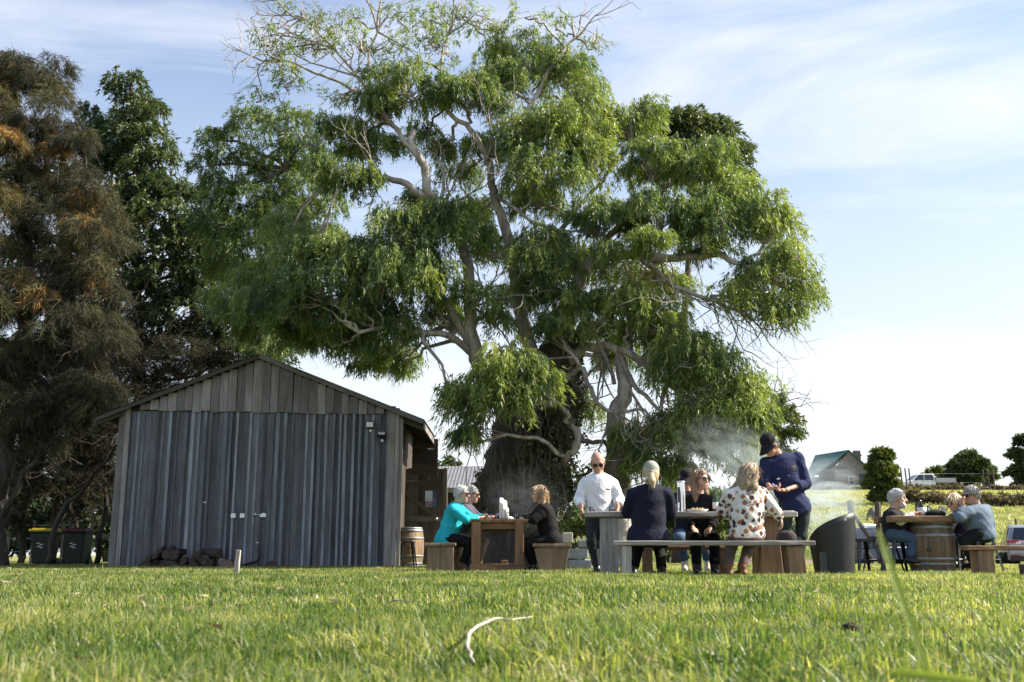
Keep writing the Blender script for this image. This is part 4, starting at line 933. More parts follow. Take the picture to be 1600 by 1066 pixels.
# ------------------------------------------------------------------ firewood
LOGBARK = bark('log_bark', (.020,.016,.013), (.045,.036,.03), (.085,.07,.06), 7, .8, .3)
LOGEND = plain('log_cut_end', (.075,.058,.047), .85, 0, .2, .35, 25)
LOGPALE = plain('log_split_face', (.19,.17,.155), .85, 0, .2, .3, 25)
def log(px, py, Y, r, ln, yaw, label, tilt=0.0, end=None, split=False):
    c = P(px, py, Y); m = MB(); n = 12
    prof = [(r*.97, -ln/2), (r, -ln/2+.02), (r*1.02, 0), (r, ln/2-.02), (r*.97, ln/2)]
    R = Matrix.Rotation(yaw, 3, 'Z') @ Matrix.Rotation(math.pi/2+tilt, 3, 'X')
    m.lathe((0,0,0), prof, n); jit = [random.uniform(.86, 1.1) for _ in range(n)]
    for i, v in enumerate(m.v):
        k = i % n; f = jit[k]
        if split and 3 <= k <= 7: f *= .45
        m.v[i] = (v[0]*f, v[1]*f, v[2])
    m.m = [1 if len(f) > 4 else 0 for f in m.f]
    M = R.to_4x4(); M.translation = c
    o = m.build('firewood_log', [LOGBARK, end or LOGEND], None, M, smooth=False); tag(o, label, 'log', 'firewood logs heaped against the shed wall')
random.seed(17)
LL = 'dark cut firewood log in the heap against the shed wall'
for (px, py, r) in [(228,883,.10),(240,878,.10),(252,884,.11),(263,879,.10),(275,885,.11),(247,868,.09),(262,867,.10),(236,872,.08),(274,868,.10),(286,876,.10),(290,887,.09),(300,874,.09),(310,884,.10),(320,874,.09),(324,888,.09),(314,866,.08),(330,880,.10),(336,886,.09),(300,888,.08),(281,860+2,.08),(268,859,.08),(252,858,.07),(222,887,.07),(212,889,.06)]:
    LL = 'dark firewood log in the %s %s of the heap by the shed' % ('upper' if py < 875 else 'bottom', 'left' if px < 282 else 'right')
    log(px, py, 21.62+random.uniform(-.05, .12), r, random.uniform(.28, .40), random.uniform(-.35, .35), LL, random.uniform(-.12, .12), split=random.random() < .3)
log(330, 866, 21.7, .12, .42, 1.3, 'thick dark log lying sideways on top of the firewood heap')
log(312, 874, 21.4, .05, .26, 1.0, 'pale split stick sloping across the firewood heap', .5, LOGPALE, True)
log(357, 884, 21.55, .145, .35, .1, 'largest round log with brown cut face at the right end of the firewood heap', 0, plain('log_big_end', (.19,.14,.12), .9, 0, .2, .25, 14))
log(344, 877, 21.65, .10, .35, .5, 'grey split log leaning beside the largest round log', .2, LOGPALE)
log(278, 889, 21.45, .10, .30, -.1, 'pale-ended log low at the front of the firewood heap', 0, LOGPALE)
log(425, 886, 21.72, .12, .3, .3, 'lone dark stump against the shed wall right of the stake', 0)

# ================================================================== FURNITURE
TABLEWOOD = wood('table_timber', (.11,.058,.030), (.36,.215,.12), .65, .7, 14, .22, (.08,.05,.032))
GREYBENCH = wood('grey_bench_timber', (.15,.135,.12), (.52,.50,.47), .75, .9, 20, .2, (.10,.08,.065))
BROWNLEG = wood('brown_slab_leg', (.14,.08,.045), (.40,.26,.155), .75, .7, 12, .2, (.10,.07,.05))
SEATWOOD = wood('seat_box_timber', (.14,.09,.055), (.37,.26,.175), .8, .7, 10, .2, (.11,.08,.06))
OAKST = wood('barrel_oak', (.20,.125,.07), (.38,.26,.16), .6, .8, 14, .22, (.13,.085,.055))
OAKDK = wood('barrel_oak_dark', (.10,.066,.040), (.21,.145,.09), .7, .8, 14, .25, (.06,.045,.032))
HOOP = plain('hoop_steel', (.24,.26,.29), .5, .6, .5, .3, 12)
BLKSTEEL = plain('black_painted_steel', (.010,.011,.014), .38, .0, .5, .3, 20)
def slab_leg(name, x, y, z0, z1, w0, w1, d, mat, root):
    return board(name, (x, y, z0), (x, y, z1), (1,0,0), w0, d, mat, root, .008, 5, bevel=.008, w2=w1)

def left_table():
    Y0, Y1 = 15.75, 17.35; x0, x1 = GX(729, Y0), GX(826, Y0); zt = P(770, 811, Y0).z
    root = empty('picnic_table', ((x0+x1)/2, (Y0+Y1)/2, 0), 'brown square-legged timber table in front of the big tree trunk', 'table')
    n = 5
    for k in range(n):
        wd = (x1-x0)/n; board('tabletop_plank', (x0+wd*(k+.5), Y0, zt-.025), (x0+wd*(k+.5), Y1, zt-.025), (1,0,0), wd-.006, .05, TABLEWOOD, root, .003, 3, bevel=.006)
    board('apron', (x0+.08, Y0+.10, zt-.10), (x1-.08, Y0+.10, zt-.10), (0,0,1), .10, .05, TABLEWOOD, root, .002, 2, bevel=.004)
    board('apron', (x0+.08, Y1-.10, zt-.10), (x1-.08, Y1-.10, zt-.10), (0,0,1), .10, .05, TABLEWOOD, root, .002, 2, bevel=.004)
    for yy in (Y0+.10, Y1-.10):
        for xx in (x0+.14, x1-.14): board('leg', (xx, yy-.045, 0), (xx, yy-.045, zt-.052), (1,0,0), .135, .12, TABLEWOOD, root, .003, 2, bevel=.008)
        board('foot_rail', (x0+.05, yy-.05, .07), (x1-.05, yy-.05, .07), (0,0,1), .13, .16, TABLEWOOD, root, .003, 2, bevel=.008)
    board('stretcher', ((x0+x1)/2+.1, Y0+.1, .16), ((x0+x1)/2+.1, Y1-.1, .16), (1,0,0), .09, .05, TABLEWOOD, root)
    return zt
ZT1 = left_table()
def end_bench(px0, px1, top_py, Y0, Y1, flare, label):
    z = P(700, top_py, Y0).z; x0, x1 = GX(px0, Y0), GX(px1, Y0)
    root = empty('bench', ((x0+x1)/2, (Y0+Y1)/2, 0), label, 'bench')
    n = 2
    for k in range(n):
        wd = (x1-x0)/n; board('seat_plank', (x0+wd*(k+.5), Y0-.06, z-.022), (x0+wd*(k+.5), Y1, z-.022), (1,0,0), wd-.004, .045, SEATWOOD, root, .004, 4, bevel=.006)
    for yy in (Y0, Y1-.15):
        for k in range(2):
            wd = (x1-x0-.06)/2; xc = (x0+x1)/2+(k-.5)*wd
            board('end_plank', (xc-(k-.5)*flare, yy, 0), (xc, yy, z-.046), (1,0,0), wd-.004-flare*.6, .05, SEATWOOD, root, .003, 3, bevel=.006, w2=wd-.004)
    board('side_rail', (x0+.10, Y0+.03, z-.14), (x0+.10, Y1-.18, z-.14), (0,0,1), .12, .04, SEATWOOD, root)
    board('side_rail', (x1-.10, Y0+.03, z-.14), (x1-.10, Y1-.18, z-.14), (0,0,1), .12, .04, SEATWOOD, root)
end_bench(664, 712, 848.5, 15.6, 17.3, .0, 'short timber bench end-on under the guest in turquoise')
end_bench(832, 893, 850, 15.5, 17.2, .09, 'tapered box-like timber bench end-on under the guest in black')

def long_table():
    Y0, Y1 = 12.75, 13.45; x0, x1 = GX(912, 12.9), GX(1252, 12.9); zt = P(1080, 799, Y0).z
    root = empty('picnic_table', ((x0+x1)/2, (Y0+Y1)/2, 0), 'long rustic grey slab table at the centre with slab legs', 'table')
    for k, (a, b) in enumerate(((Y0, Y0+.24), (Y0+.25, Y0+.46), (Y0+.47, Y1))):
        board('tabletop_plank', (x0+random.uniform(0,.03), (a+b)/2, zt-.035), (x1-random.uniform(0,.08), (a+b)/2, zt-.035), (0,1,0), b-a-.006, .065, GREYBENCH if k == 0 else TABLEWOOD, root, .010, 10, bevel=.010)
    xa = GX(953, 12.8); xb = GX(1208, 12.8)
    slab_leg('leg', xa, Y0+.12, -.03, zt-.07, .22, .22, .10, GREYBENCH, root); slab_leg('leg', xa+.03, Y1-.12, -.03, zt-.07, .2, .2, .10, GREYBENCH, root)
    slab_leg('leg', xb-.02, Y0+.14, -.03, zt-.07, .30, .20, .11, BROWNLEG, root); slab_leg('leg', xb, Y1-.12, -.03, zt-.07, .28, .2, .10, BROWNLEG, root)
    board('cross_rail', (xa-.12, Y0+.35, .30), (xa+.02, Y0+.35, .30), (0,0,1), .09, .3, GREYBENCH, root)
    return zt
ZT2 = long_table()
def long_bench(px0, px1, top, Y, legs, label, mat=None, lm=None, d=.30, th=.055, end_x=None):
    z = P(1000, top, Y-d/2).z; x0, x1 = GX(px0, Y), (GX(px1, Y) if end_x is None else end_x); mat = mat or GREYBENCH
    root = empty('bench', ((x0+x1)/2, Y, 0), label, 'bench')
    board('seat_plank', (x0, Y-d/4, z-th/2), (x1, Y-d/4, z-th/2), (0,1,0), d/2-.004, th, mat, root, .007, 10, bevel=.01)
    board('seat_plank', (x0+.03, Y+d/4, z-th/2), (x1-.02, Y+d/4, z-th/2), (0,1,0), d/2-.004, th, mat, root, .007, 10, bevel=.01)
    for (pa, pb, lean, m_) in legs:
        xa, xb = GX(pa, Y), GX(pb, Y); xc = (xa+xb)/2
        board('leg', (xc+lean, Y, -.03), (xc, Y, z-th-.002), (1,0,0), xb-xa, .24, m_, root, .006, 4, bevel=.008)
    return z
ZB = long_bench(957, 1270, 845, 12.35, [(970, 985, 0, GREYBENCH), (1226, 1252, .03, BROWNLEG)], 'long grey plank bench nearest the camera at the centre table')
ZB2 = long_bench(985, 1150, 853, 14.15, [(1004, 1018, 0, BROWNLEG), (1118, 1132, 0, BROWNLEG)], 'far-side bench behind the centre table', TABLEWOOD, d=.26)
long_bench(1505, 1700, 852.5, 12.7, [(1522, 1546, 0.0, BROWNLEG), (1650, 1674, 0, BROWNLEG)], 'brown plank bench running out at the right picture edge', TABLEWOOD)

# ------------------------------------------------------------------ barrels
def stave_mesh(h, rm, re, n, mat):
    m = MB(); vs = []; fs = []; K = 8; a = math.pi/n*.965
    for k in range(K+1):
        z = h*k/K; u = 2*k/K-1; r = rm-(rm-re)*u*u
        for rr in (r, r-.025):
            for s_ in (-1, 0, 1): vs.append((rr*math.cos(a*s_)*(1.0 if s_ else 1.004), rr*math.sin(a*s_), z))
    for k in range(K):
        o = k*6; p = o+6
        fs += [(o,o+1,p+1,p),(o+1,o+2,p+2,p+1),(o+2,o+5,p+5,p+2),(o+5,o+4,p+4,p+5),(o+4,o+3,p+3,p+4),(o+3,o,p,p+3)]
    fs += [(0,3,4,1),(1,4,5,2)]; o = K*6; fs += [(o,o+1,o+4,o+3),(o+1,o+2,o+5,o+4)]
    me = bpy.data.meshes.new('stave'); me.from_pydata(vs, [], fs); me.materials.append(mat); me.update(); return me
def barrel(x, y, h, rm, re, mat, label, hoops):
    root = empty('wine_barrel', (x, y, gz(x, y)), label, 'barrel'); z0 = gz(x, y); n = 26
    me = stave_mesh(h, rm, re, n, mat)
    for k in range(n):
        o = bpy.data.objects.new('stave', me); link(o, root, Matrix.Translation((x, y, z0)) @ Matrix.Rotation(2*math.pi*k/n, 4, 'Z'))
    for (a, b) in hoops:
        def rr(t): u = 2*t-1; return rm-(rm-re)*u*u
        m = MB(); m.lathe((x, y, z0), [(rr(a)+.004, a*h), (rr(a)+.010, a*h+.003), (rr((a+b)/2)+.010, (a+b)/2*h), (rr(b)+.010, b*h-.003), (rr(b)+.004, b*h)], 40); m.build('hoop', HOOP, root, smooth=True)
    m = MB(); m.lathe((x, y, z0), [(.01, h-.05), (re-.03, h-.05), (re-.03, h-.03), (.01, h-.03)], 24); m.build('barrel_head', mat, root)
    m = MB(); m.lathe((x-rm*.45, y-rm*.90, z0+h*.46), [(.0,-.012),(.03,-.012),(.03,.012),(.0,.012)], 12, Matrix.Rotation(math.pi/2, 3, 'X')); m.build('bung', BLACKP, root)
HO = [(0.0,.045),(.05,.115),(.25,.30),(.70,.75),(.885,.95),(.955,1.0)]
barrel(GX(640, 23.9), 23.9, .89, .325, .27, OAKST, 'upright oak wine barrel by the shed corner and plank gate', HO)
barrel(GX(1456, 15.2), 15.2, .745, .335, .29, OAKDK, 'dark oak barrel holding up the slab tabletop at the right', [(0.02,.07),(.16,.21),(.26,.31),(.70,.76),(.86,.92),(.955,1.0)])
barrel(GX(1484, 16.6), 16.6, .80, .31, .27, OAKDK, 'second oak barrel half hidden behind the right slab tabletop', HO)
def slab_top():
    Y = 15.2; z = P(1450, 806, Y-.3).z; x0, x1 = GX(1381, Y), GX(1513, Y)
    root = empty('slab_tabletop', ((x0+x1)/2, Y, .75), 'thick brown slab tabletop resting on the dark barrel at the right', 'table')
    for k, (a, b) in enumerate(((Y-.34, Y-.115), (Y-.11, Y+.11), (Y+.115, Y+.34))):
        board('tabletop_plank', (x0+random.uniform(0,.05), (a+b)/2, z-.045), (x1-random.uniform(0,.04), (a+b)/2, z-.045), (0,1,0), b-a, .09, TABLEWOOD, root, .008, 8, bevel=.012)
    m = MB(); m.box(((x0+x1)/2, Y, (z-.09+.745)/2), (.5, .4, max(.01, z-.09-.745))); m.build('support_block', TABLEWOOD, root)
    return z
ZT3 = slab_top()

# ------------------------------------------------------------------ metal stools
def stool(x, y, h, rot, label, grp='black metal stools', s=.145, b=.215):
    z0 = gz(x, y); root = empty('metal_stool', (x, y, z0), label, 'stool', grp)
    R = Matrix.Rotation(rot, 3, 'Z'); c = Vector((x, y, z0))
    m = MB(); poly = []
    for k in range(24):
        a = 2*math.pi*k/24; q = (abs(math.cos(a))**5+abs(math.sin(a))**5)**(-1/5.0); poly.append((q*math.cos(a)*s*1.04, q*math.sin(a)*s*1.04))
    vs = [c+R @ Vector((u, v, h)) for u, v in poly]+[c+R @ Vector((u*1.03, v*1.03, h-.012)) for u, v in poly]+[c+R @ Vector((u*1.03, v*1.03, h-.045)) for u, v in poly]
    n = 24; fs = [tuple(range(n)), tuple(reversed(range(2*n, 3*n)))]
    for L_ in range(2):
        for k in range(n): fs.append((L_*n+k, (L_+1)*n+k, (L_+1)*n+(k+1) % n, L_*n+(k+1) % n))
    m.add(vs, fs); m.build('seat', BLKSTEEL, root, bevel=.004)
    for sx, sy in ((1,1),(1,-1),(-1,-1),(-1,1)):
        m = MB(); top = c+R @ Vector((sx*s*.88, sy*s*.88, h-.03)); bot = c+R @ Vector((sx*b, sy*b, 0))
        ax = R @ Vector((sx, sy, 0)).normalized(); tz = R @ Vector((-sy, sx, 0)).normalized()
        vs = []
        for p, w_ in ((top, .050), (bot, .026)):
            e1 = (R @ Vector((-sx, 0, 0))); e2 = (R @ Vector((0, -sy, 0)))
            vs += [p, p+e1*w_, p+e1*w_+e2*.005, p+e1*.005+e2*.005, p+e2*w_+e1*.005, p+e2*w_]
        fs = [(k, (k+1) % 6, 6+(k+1) % 6, 6+k) for k in range(6)]+[(0,1,2,3,4,5), (11,10,9,8,7,6)]
        m.add(vs, fs); m.build('leg', BLKSTEEL, root)
    for hh in (.36,):
        for (ax, ay), (bx, by) in (((1,1),(1,-1)),((1,-1),(-1,-1)),((-1,-1),(-1,1)),((-1,1),(1,1))):
            k = b+(s*.88-b)*hh; m = MB(); m.tube([c+R @ Vector((ax*k*.97, ay*k*.97, h*hh)), c+R @ Vector((bx*k*.97, by*k*.97, h*hh))], .009, 6); m.build('rung', BLKSTEEL, root)
    m = MB(); k1 = s*.5
    for sx in (1, -1): m.tube([c+R @ Vector((sx*k1*1.9, k1*1.9, h*.72)), c+R @ Vector((-sx*k1*1.9, -k1*1.9, h*.72))], .007, 6)
    m.build('cross_brace', BLKSTEEL, root)
stool(GX(637, 23.2), 23.2, .58, .25, 'small black metal stool standing before the barrel at the shed corner', s=.14, b=.19)
HS = .565
stool(GX(1349, 15.3), 15.3, .50, .2, 'empty black metal stool beside the dark curved fire screen')
stool(GX(1379, 15.5), 15.5, .54, .5, 'empty black metal stool between the fire screen and the bearded drinker')
stool(GX(1405, 15.25), 15.25, HS, .1, 'black metal stool under the white-haired bearded drinker')
stool(GX(1500, 15.75), 15.75, HS, .3, 'black metal stool under the blonde drinker with glasses')
stool(GX(1533, 15.0), 15.0, HS, .15, 'black metal stool under the man in grey-blue pullover')

# ------------------------------------------------------------------ black fire screen
def fire_screen():
    Y = 13.4; x = GX(1303, Y); root = empty('fire_screen', (x, Y, 0), 'tall black curved steel fire screen with rounded sloping top', 'fire screen')
    m = MB(); n = 26; vs = []; fs = []; R0, R1 = .245, .30; prof = []
    K = 10
    for s_, off in ((0, 0.0), (1, -.012)):
        for i in range(n+1):
            u = i/n; a = math.radians(196-212*u)                       # wraps round the near side, open to the back left
            top = .40+.405*(1-(1-min(1, u*1.15))**2.0) if u < .87 else .80-.02*((u-.87)/.13)
            if u < .03: top = .40
            for k in range(K+1):
                v = k/K; z = top*v; r = R0+(R1-R0)*v+off
                vs.append((x+r*math.cos(a)*1.0, Y-r*math.sin(a)*.8, z))
    w_ = K+1
    def id(s_, i, k): return s_*(n+1)*w_+i*w_+k
    for i in range(n):
        for k in range(K):
            fs.append((id(0,i,k), id(0,i+1,k), id(0,i+1,k+1), id(0,i,k+1))); fs.append((id(1,i,k+1), id(1,i+1,k+1), id(1,i+1,k), id(1,i,k)))
        fs.append((id(0,i,K), id(0,i+1,K), id(1,i+1,K), id(1,i,K)))
    for k in range(K):
        fs.append((id(0,0,k), id(0,0,k+1), id(1,0,k+1), id(1,0,k))); fs.append((id(0,n,k+1), id(0,n,k), id(1,n,k), id(1,n,k+1)))
    m.add(vs, fs); m.build('screen_sheet', plain('black_sheet_steel', (.014,.016,.020), .45, .0, .5, .25, 6), root, smooth=True)
    m = MB(); m.lathe(P(1321, 812, Y-.275), [(.0,-.006),(.016,-.006),(.016,.006),(0,.006)], 12, Matrix.Rotation(math.pi/2, 3, 'X')); m.build('rivet', STEEL, root)
    m = MB(); m.lathe((x, Y, .02), [(.01, 0), (.235, 0), (.235, .06), (.01, .06)], 24); m.build('fire_tray', BLKSTEEL, root)
    for k in range(3):
        a = k*2.1; m = MB(); m.tube([(x+.16*math.cos(a), Y+.16*math.sin(a), .10), (x-.12*math.cos(a), Y-.12*math.sin(a), .14)], .035, 8); m.build('burning_log', LOGBARK, root)
fire_screen()
def stakes():
    Y = 12.2; m = MB(); x = GX(1284.5, Y); m.box((x, Y, .13), (.045, .045, .33)); m.box((x+.035, Y, .13), (.028, .010, .33))
    o = m.build('metal_stake', plain('dark_steel_stake', (.05,.06,.06), .5, .4), None); tag(o, 'short dark steel stake in the grass before the fire screen', 'stake')
    Y = 12.6; x = GX(371, Y); o = board('wooden_stake', (x-.01, Y, -.05), (x+.012, Y, .325), (1,0,0), .055, .05, POSTWOOD, None, .006, 3, bevel=.005); tag(o, 'short grey wooden stake in the lawn before the firewood', 'stake')
    Y = 11.9; x = GX(1608, Y); o = board('sleeper_block', (x-.1, Y, .09), (x+.3, Y, .09), (0,0,1), .14, .12, DARKWOOD, None, .004, 2); tag(o, 'dark timber block low at the right picture edge in the grass', 'block')
stakes()
def bins():
    def one(px, Y, lid, label):
        x = GX(px, Y); root = empty('wheelie_bin', (x, Y, 0), label, 'bin', 'wheelie bins')
        g = plain('bin_plastic', (.012,.020,.016), .5, 0, .4, .2, 10)
        m = MB(); vs = []
        for z, sx, sy in ((.06,.21,.22),(.80,.27,.29)):
            for a, b in ((-1,-1),(1,-1),(1,1),(-1,1)): vs.append((x+a*sx, Y+b*sy, z))
        m.add(vs, [(3,2,1,0),(4,5,6,7),(0,1,5,4),(1,2,6,5),(2,3,7,6),(3,0,4,7)]); m.box((x, Y, .82), (.60, .62, .05)); m.build('body', g, root, bevel=.03)
        m = MB(); m.box((x, Y-.01, .875), (.61, .66, .06)); m.box((x, Y+.0, .915), (.50, .54, .03)); m.build('lid', lid, root, bevel=.02)
        m = MB(); m.tube([(x-.25, Y+.38, .80), (x+.25, Y+.38, .80)], .016, 8); m.build('handle', g, root)
        for s_ in (-1, 1):
            m = MB(); m.lathe((x+s_*.24, Y+.24, .10), [(.02,-.025),(.10,-.025),(.10,.025),(.02,.025)], 16, Matrix.Rotation(math.pi/2, 3, 'Y')); m.build('wheel', BLACKP, root)
        mk = MB(); c = Vector((x-.02, Y-.275, .50))
        for k, (a, b, wd) in enumerate(((-.09,.05,.11),(-.02,.02,.13),(-.08,-.03,.14),(.0,-.06,.10))):
            q = [c+Vector((a, 0, b)), c+Vector((a+wd*.5, -.002, b+.025)), c+Vector((a+wd, 0, b+.012)), c+Vector((a+wd*.5, -.002, b-.006))]
            mk.add(q, [(0,1,2,3)])
        mk.build('council_mark', plain('bin_print', (.6,.65,.7), .5), root)
    one(69, 26.4, plain('yellow_lid', (.42,.33,.03), .5, 0, .4, .15), 'dark green wheelie bin with yellow lid under the trees')
    one(120, 26.5, plain('maroon_lid', (.08,.015,.015), .5, 0, .4, .15), 'dark green wheelie bin with maroon lid beside the shed')
bins()

# ------------------------------------------------------------------ things on the tables
GLASS = glass_mat('clear_glass'); PAPER = plain('white_paper', (.72,.72,.70), .6, 0, .3, .06)
def glass(px, Y, zt, label, grp, h=.095, r=.036):
    x = P(px, 805, Y).x; root = empty('drinking_glass', (x, Y, zt), label, 'glass', grp)
    m = MB(); m.lathe((x, Y, zt+.001), [(.004,0),(r*.85,0),(r,h),(r*.94,h),(r*.78,.012),(.004,.012)], 16); m.build('tumbler', GLASS, root, smooth=True)
    m = MB(); m.lathe((x, Y, zt+.014), [(.003,0),(r*.77,0),(r*.80,h*.22),(.003,h*.22)], 14); m.build('water', glass_mat('water_in_glass', (.85,.92,.95)), root, smooth=True)
G1 = 'tumblers on the tree-side table'
glass(759, 15.95, ZT1, 'glass tumbler before the guest in turquoise', G1)
glass(776, 16.0, ZT1, 'glass tumbler left of the white menu card stand', G1)
glass(808, 16.0, ZT1, 'glass tumbler before the guest in black', G1)
glass(766, 16.4, ZT1, 'glass tumbler farther back by the plaid-shirted guest', G1)
def menus():
    x = P(784, 800, 16.1).x; root = empty('menu_stand', (x, 16.1, ZT1), 'tall white menu cards with rounded corner standing on the tree-side table', 'menu stand')
    for k, (dx, hh, ry) in enumerate(((-.025, .335, .05), (.03, .30, -.04), (.075, .19, .0))):
        m = MB(); w_ = .13-.03*k; poly = [(0,0),(w_,0),(w_,hh*.9)]+[(w_-.05+.05*math.cos(a), hh-.05+.05*math.sin(a)) for a in np.linspace(0, math.pi/2, 6)]+[(0,hh)]
        R = Matrix.Rotation(1.05+ry, 4, 'Z'); m.prism(poly, (0, .012, 0)); m.build('menu_card', PAPER, root, Matrix.Translation((x+dx, 16.05, ZT1+.001)) @ R)
    m = MB(); m.box((x+.02, 16.1, ZT1+.012), (.15, .10, .022)); m.build('base', TABLEWOOD, root)
    x = P(797, 808, 16.2).x; m = MB(); m.lathe((x, 16.2, ZT1+.001), [(.01,0),(.05,0),(.055,.03),(.03,.05),(.004,.052)], 16); tag(m.build('folded_napkin', PAPER, None, smooth=True), 'small white folded napkin beside the menu cards', 'napkin')
menus()
def centre_items():
    z = ZT2; Y = 12.95; x = P(1064.5, 780, Y).x; root = empty('steel_cylinder', (x, Y, z), 'tall shiny steel cylinder cooler standing on the centre table', 'cooler')
    h = P(1064, 752, Y).z-z; r = .051
    m = MB(); m.lathe((x, Y, z+.001), [(.006,0),(r,0),(r,h),(r*.93,h),(r*.93,.03),(.006,.03)], 28); m.build('cylinder_wall', plain('polished_steel', (.75,.76,.78), .12, 1.0, .5, .03), root, smooth=False, bevel=.002)
    m = MB(); m.lathe((x, Y, z), [(r+.002, h-.02), (r+.005, h-.012), (r+.002, h-.004)], 28); m.build('rim', STEEL, root, smooth=True)
    m = MB(); m.box((x-.035, Y-.048, z+h*.55), (.03, .006, h*.5)); m.build('label_strip', plain('label_dark', (.08,.09,.1)), root)
    x = P(1090, 795, 12.95).x; root = empty('paper_tray', (x, 12.95, z), 'low white paper-lined food tray on the centre table', 'tray')
    m = MB(); m.lathe((x, 12.95, z+.001), [(.02,0),(.10,0),(.135,.028),(.13,.03),(.095,.006),(.02,.006)], 24); m.build('tray', PAPER, root, smooth=True)
    m = MB()
    for k in range(9):
        a = k*.7; m.tube([(x+.05*math.cos(a), 12.95+.05*math.sin(a), z+.02), (x+.07*math.cos(a+1), 12.95+.07*math.sin(a+1), z+.045)], .010, 5)
    m.build('food', plain('chips', (.42,.28,.10), .7), root)
    x = P(1040, 797, 13.1).x; m = MB(); m.box((x, 13.1, z+.012), (.16, .10, .022), Matrix.Rotation(.3, 3, 'Z')); tag(m.build('white_napkin', PAPER, None, bevel=.006), 'white folded paper between navy jacket guest and steel cylinder', 'napkin')
    for px, r_ in ((925, .035), (955, .03)):
        x = P(px, 796, 13.1).x; m = MB(); m.lathe((x, 13.1, z+.001), [(.004,0),(r_,0),(r_*1.1,.07),(r_,.07),(r_*.9,.01),(.004,.01)], 14)
        tag(m.build('tumbler', GLASS, None, smooth=True), 'clear tumbler near the standing man %s hand' % ('right' if px < 940 else 'left'), 'glass')
centre_items()
def more_items():
    z = ZT2; BG = plain('green_bottle_glass', (.02,.05,.025), .08, 0, .6, 0)
    x = P(1118, 790, 13.2).x; root = empty('wine_bottle', (x, 13.2, z), 'dark green wine bottle beside the patterned-blouse guest', 'bottle')
    m = MB(); m.lathe((x, 13.2, z+.001), [(.004,0),(.037,0),(.037,.17),(.015,.215),(.014,.28),(.004,.28)], 16); m.build('body', BG, root, smooth=True)
    m = MB(); m.lathe((x, 13.2, z+.05), [(.0375,0),(.0380,.004),(.0380,.075),(.0375,.08)], 16); m.build('label', PAPER, root, smooth=True)
    for px, lab in ((1228, 'white plate at the brown end of the centre table'), (986, 'white plate before the navy jacket guest')):
        x = P(px, 797, 13.1).x; m = MB(); m.lathe((x, 13.1, z+.001), [(.02,0),(.06,0),(.105,.014),(.103,.017),(.058,.005),(.02,.005)], 24); tag(m.build('plate', PAPER, None, smooth=True), lab, 'plate')
more_items()
def cap_mesh(name, c, R, s, col, label=None, parent=None):
    m = MB(); n = 20; vs = []; fs = []; prof = [(1.0,0),(.99,.35),(.9,.68),(.68,.92),(.35,1.03),(.02,1.06)]
    for r, z in prof:
        for k in range(n):
            a = 2*math.pi*k/n; vs.append(Vector((r*.088*s*math.cos(a), r*.105*s*math.sin(a), z*.098*s)))
    for i in range(len(prof)-1):
        for k in range(n): fs.append((i*n+k, i*n+(k+1) % n, (i+1)*n+(k+1) % n, (i+1)*n+k))
    o = len(vs)
    K = 12
    for lay in (0, -.006):
        for j in range(4):
            for k in range(K+1):
                a = math.pi*(.12+.76*k/K); rr = 1+j*.36*math.sin(math.pi*k/K)**.6
                vs.append(Vector((.088*s*math.cos(a)*(1+.03*j), .105*s*math.sin(a)*rr, .012*s+lay*s-.012*s*j-.02*s*abs(math.cos(a))*j*.5)))
    w_ = K+1
    for lay in (0, 1):
        for j in range(3):
            for k in range(K):
                q = o+lay*4*w_+j*w_+k; f = (q, q+1, q+w_+1, q+w_); fs.append(f if lay == 0 else f[::-1])
    for k in range(K): q = o+3*w_+k; fs.append((q, q+1, q+4*w_+1, q+4*w_))
    m.add([R @ v+Vector(c) for v in vs], fs); return m.build(name, col, parent, smooth=True)
BLKCAP = cloth('black_cap_cloth', (.012,.012,.014))
c = P(1228, 842, 12.35); tag(cap_mesh('cap', (c.x, 12.32, ZB+.002), Matrix.Rotation(-1.9, 3, 'Z'), 1.15, cloth('dark_cap_cloth', (.045,.035,.035))), 'dark cap lying on the bench beside the patterned-blouse guest', 'cap')
def bench_glasses():
    m = MB(); c = Vector((GX(1246, 12.25), 12.24, ZB+.018))
    for s_ in (-1, 1): m.lathe(c+Vector((s_*.034, 0, 0)), [(.004,-.003),(.028,-.003),(.028,.003),(.004,.003)], 12, Matrix.Rotation(math.pi/2-.3, 3, 'X'))
    m.tube([c+Vector((-.065,0,.006)), c+Vector((-.07,.13,.0))], .003, 5); m.tube([c+Vector((.065,0,.006)), c+Vector((.07,.13,.0))], .003, 5)
    tag(m.build('sunglasses', BLACKP), 'folded-out sunglasses lying beside the cap on the bench', 'sunglasses')
bench_glasses()
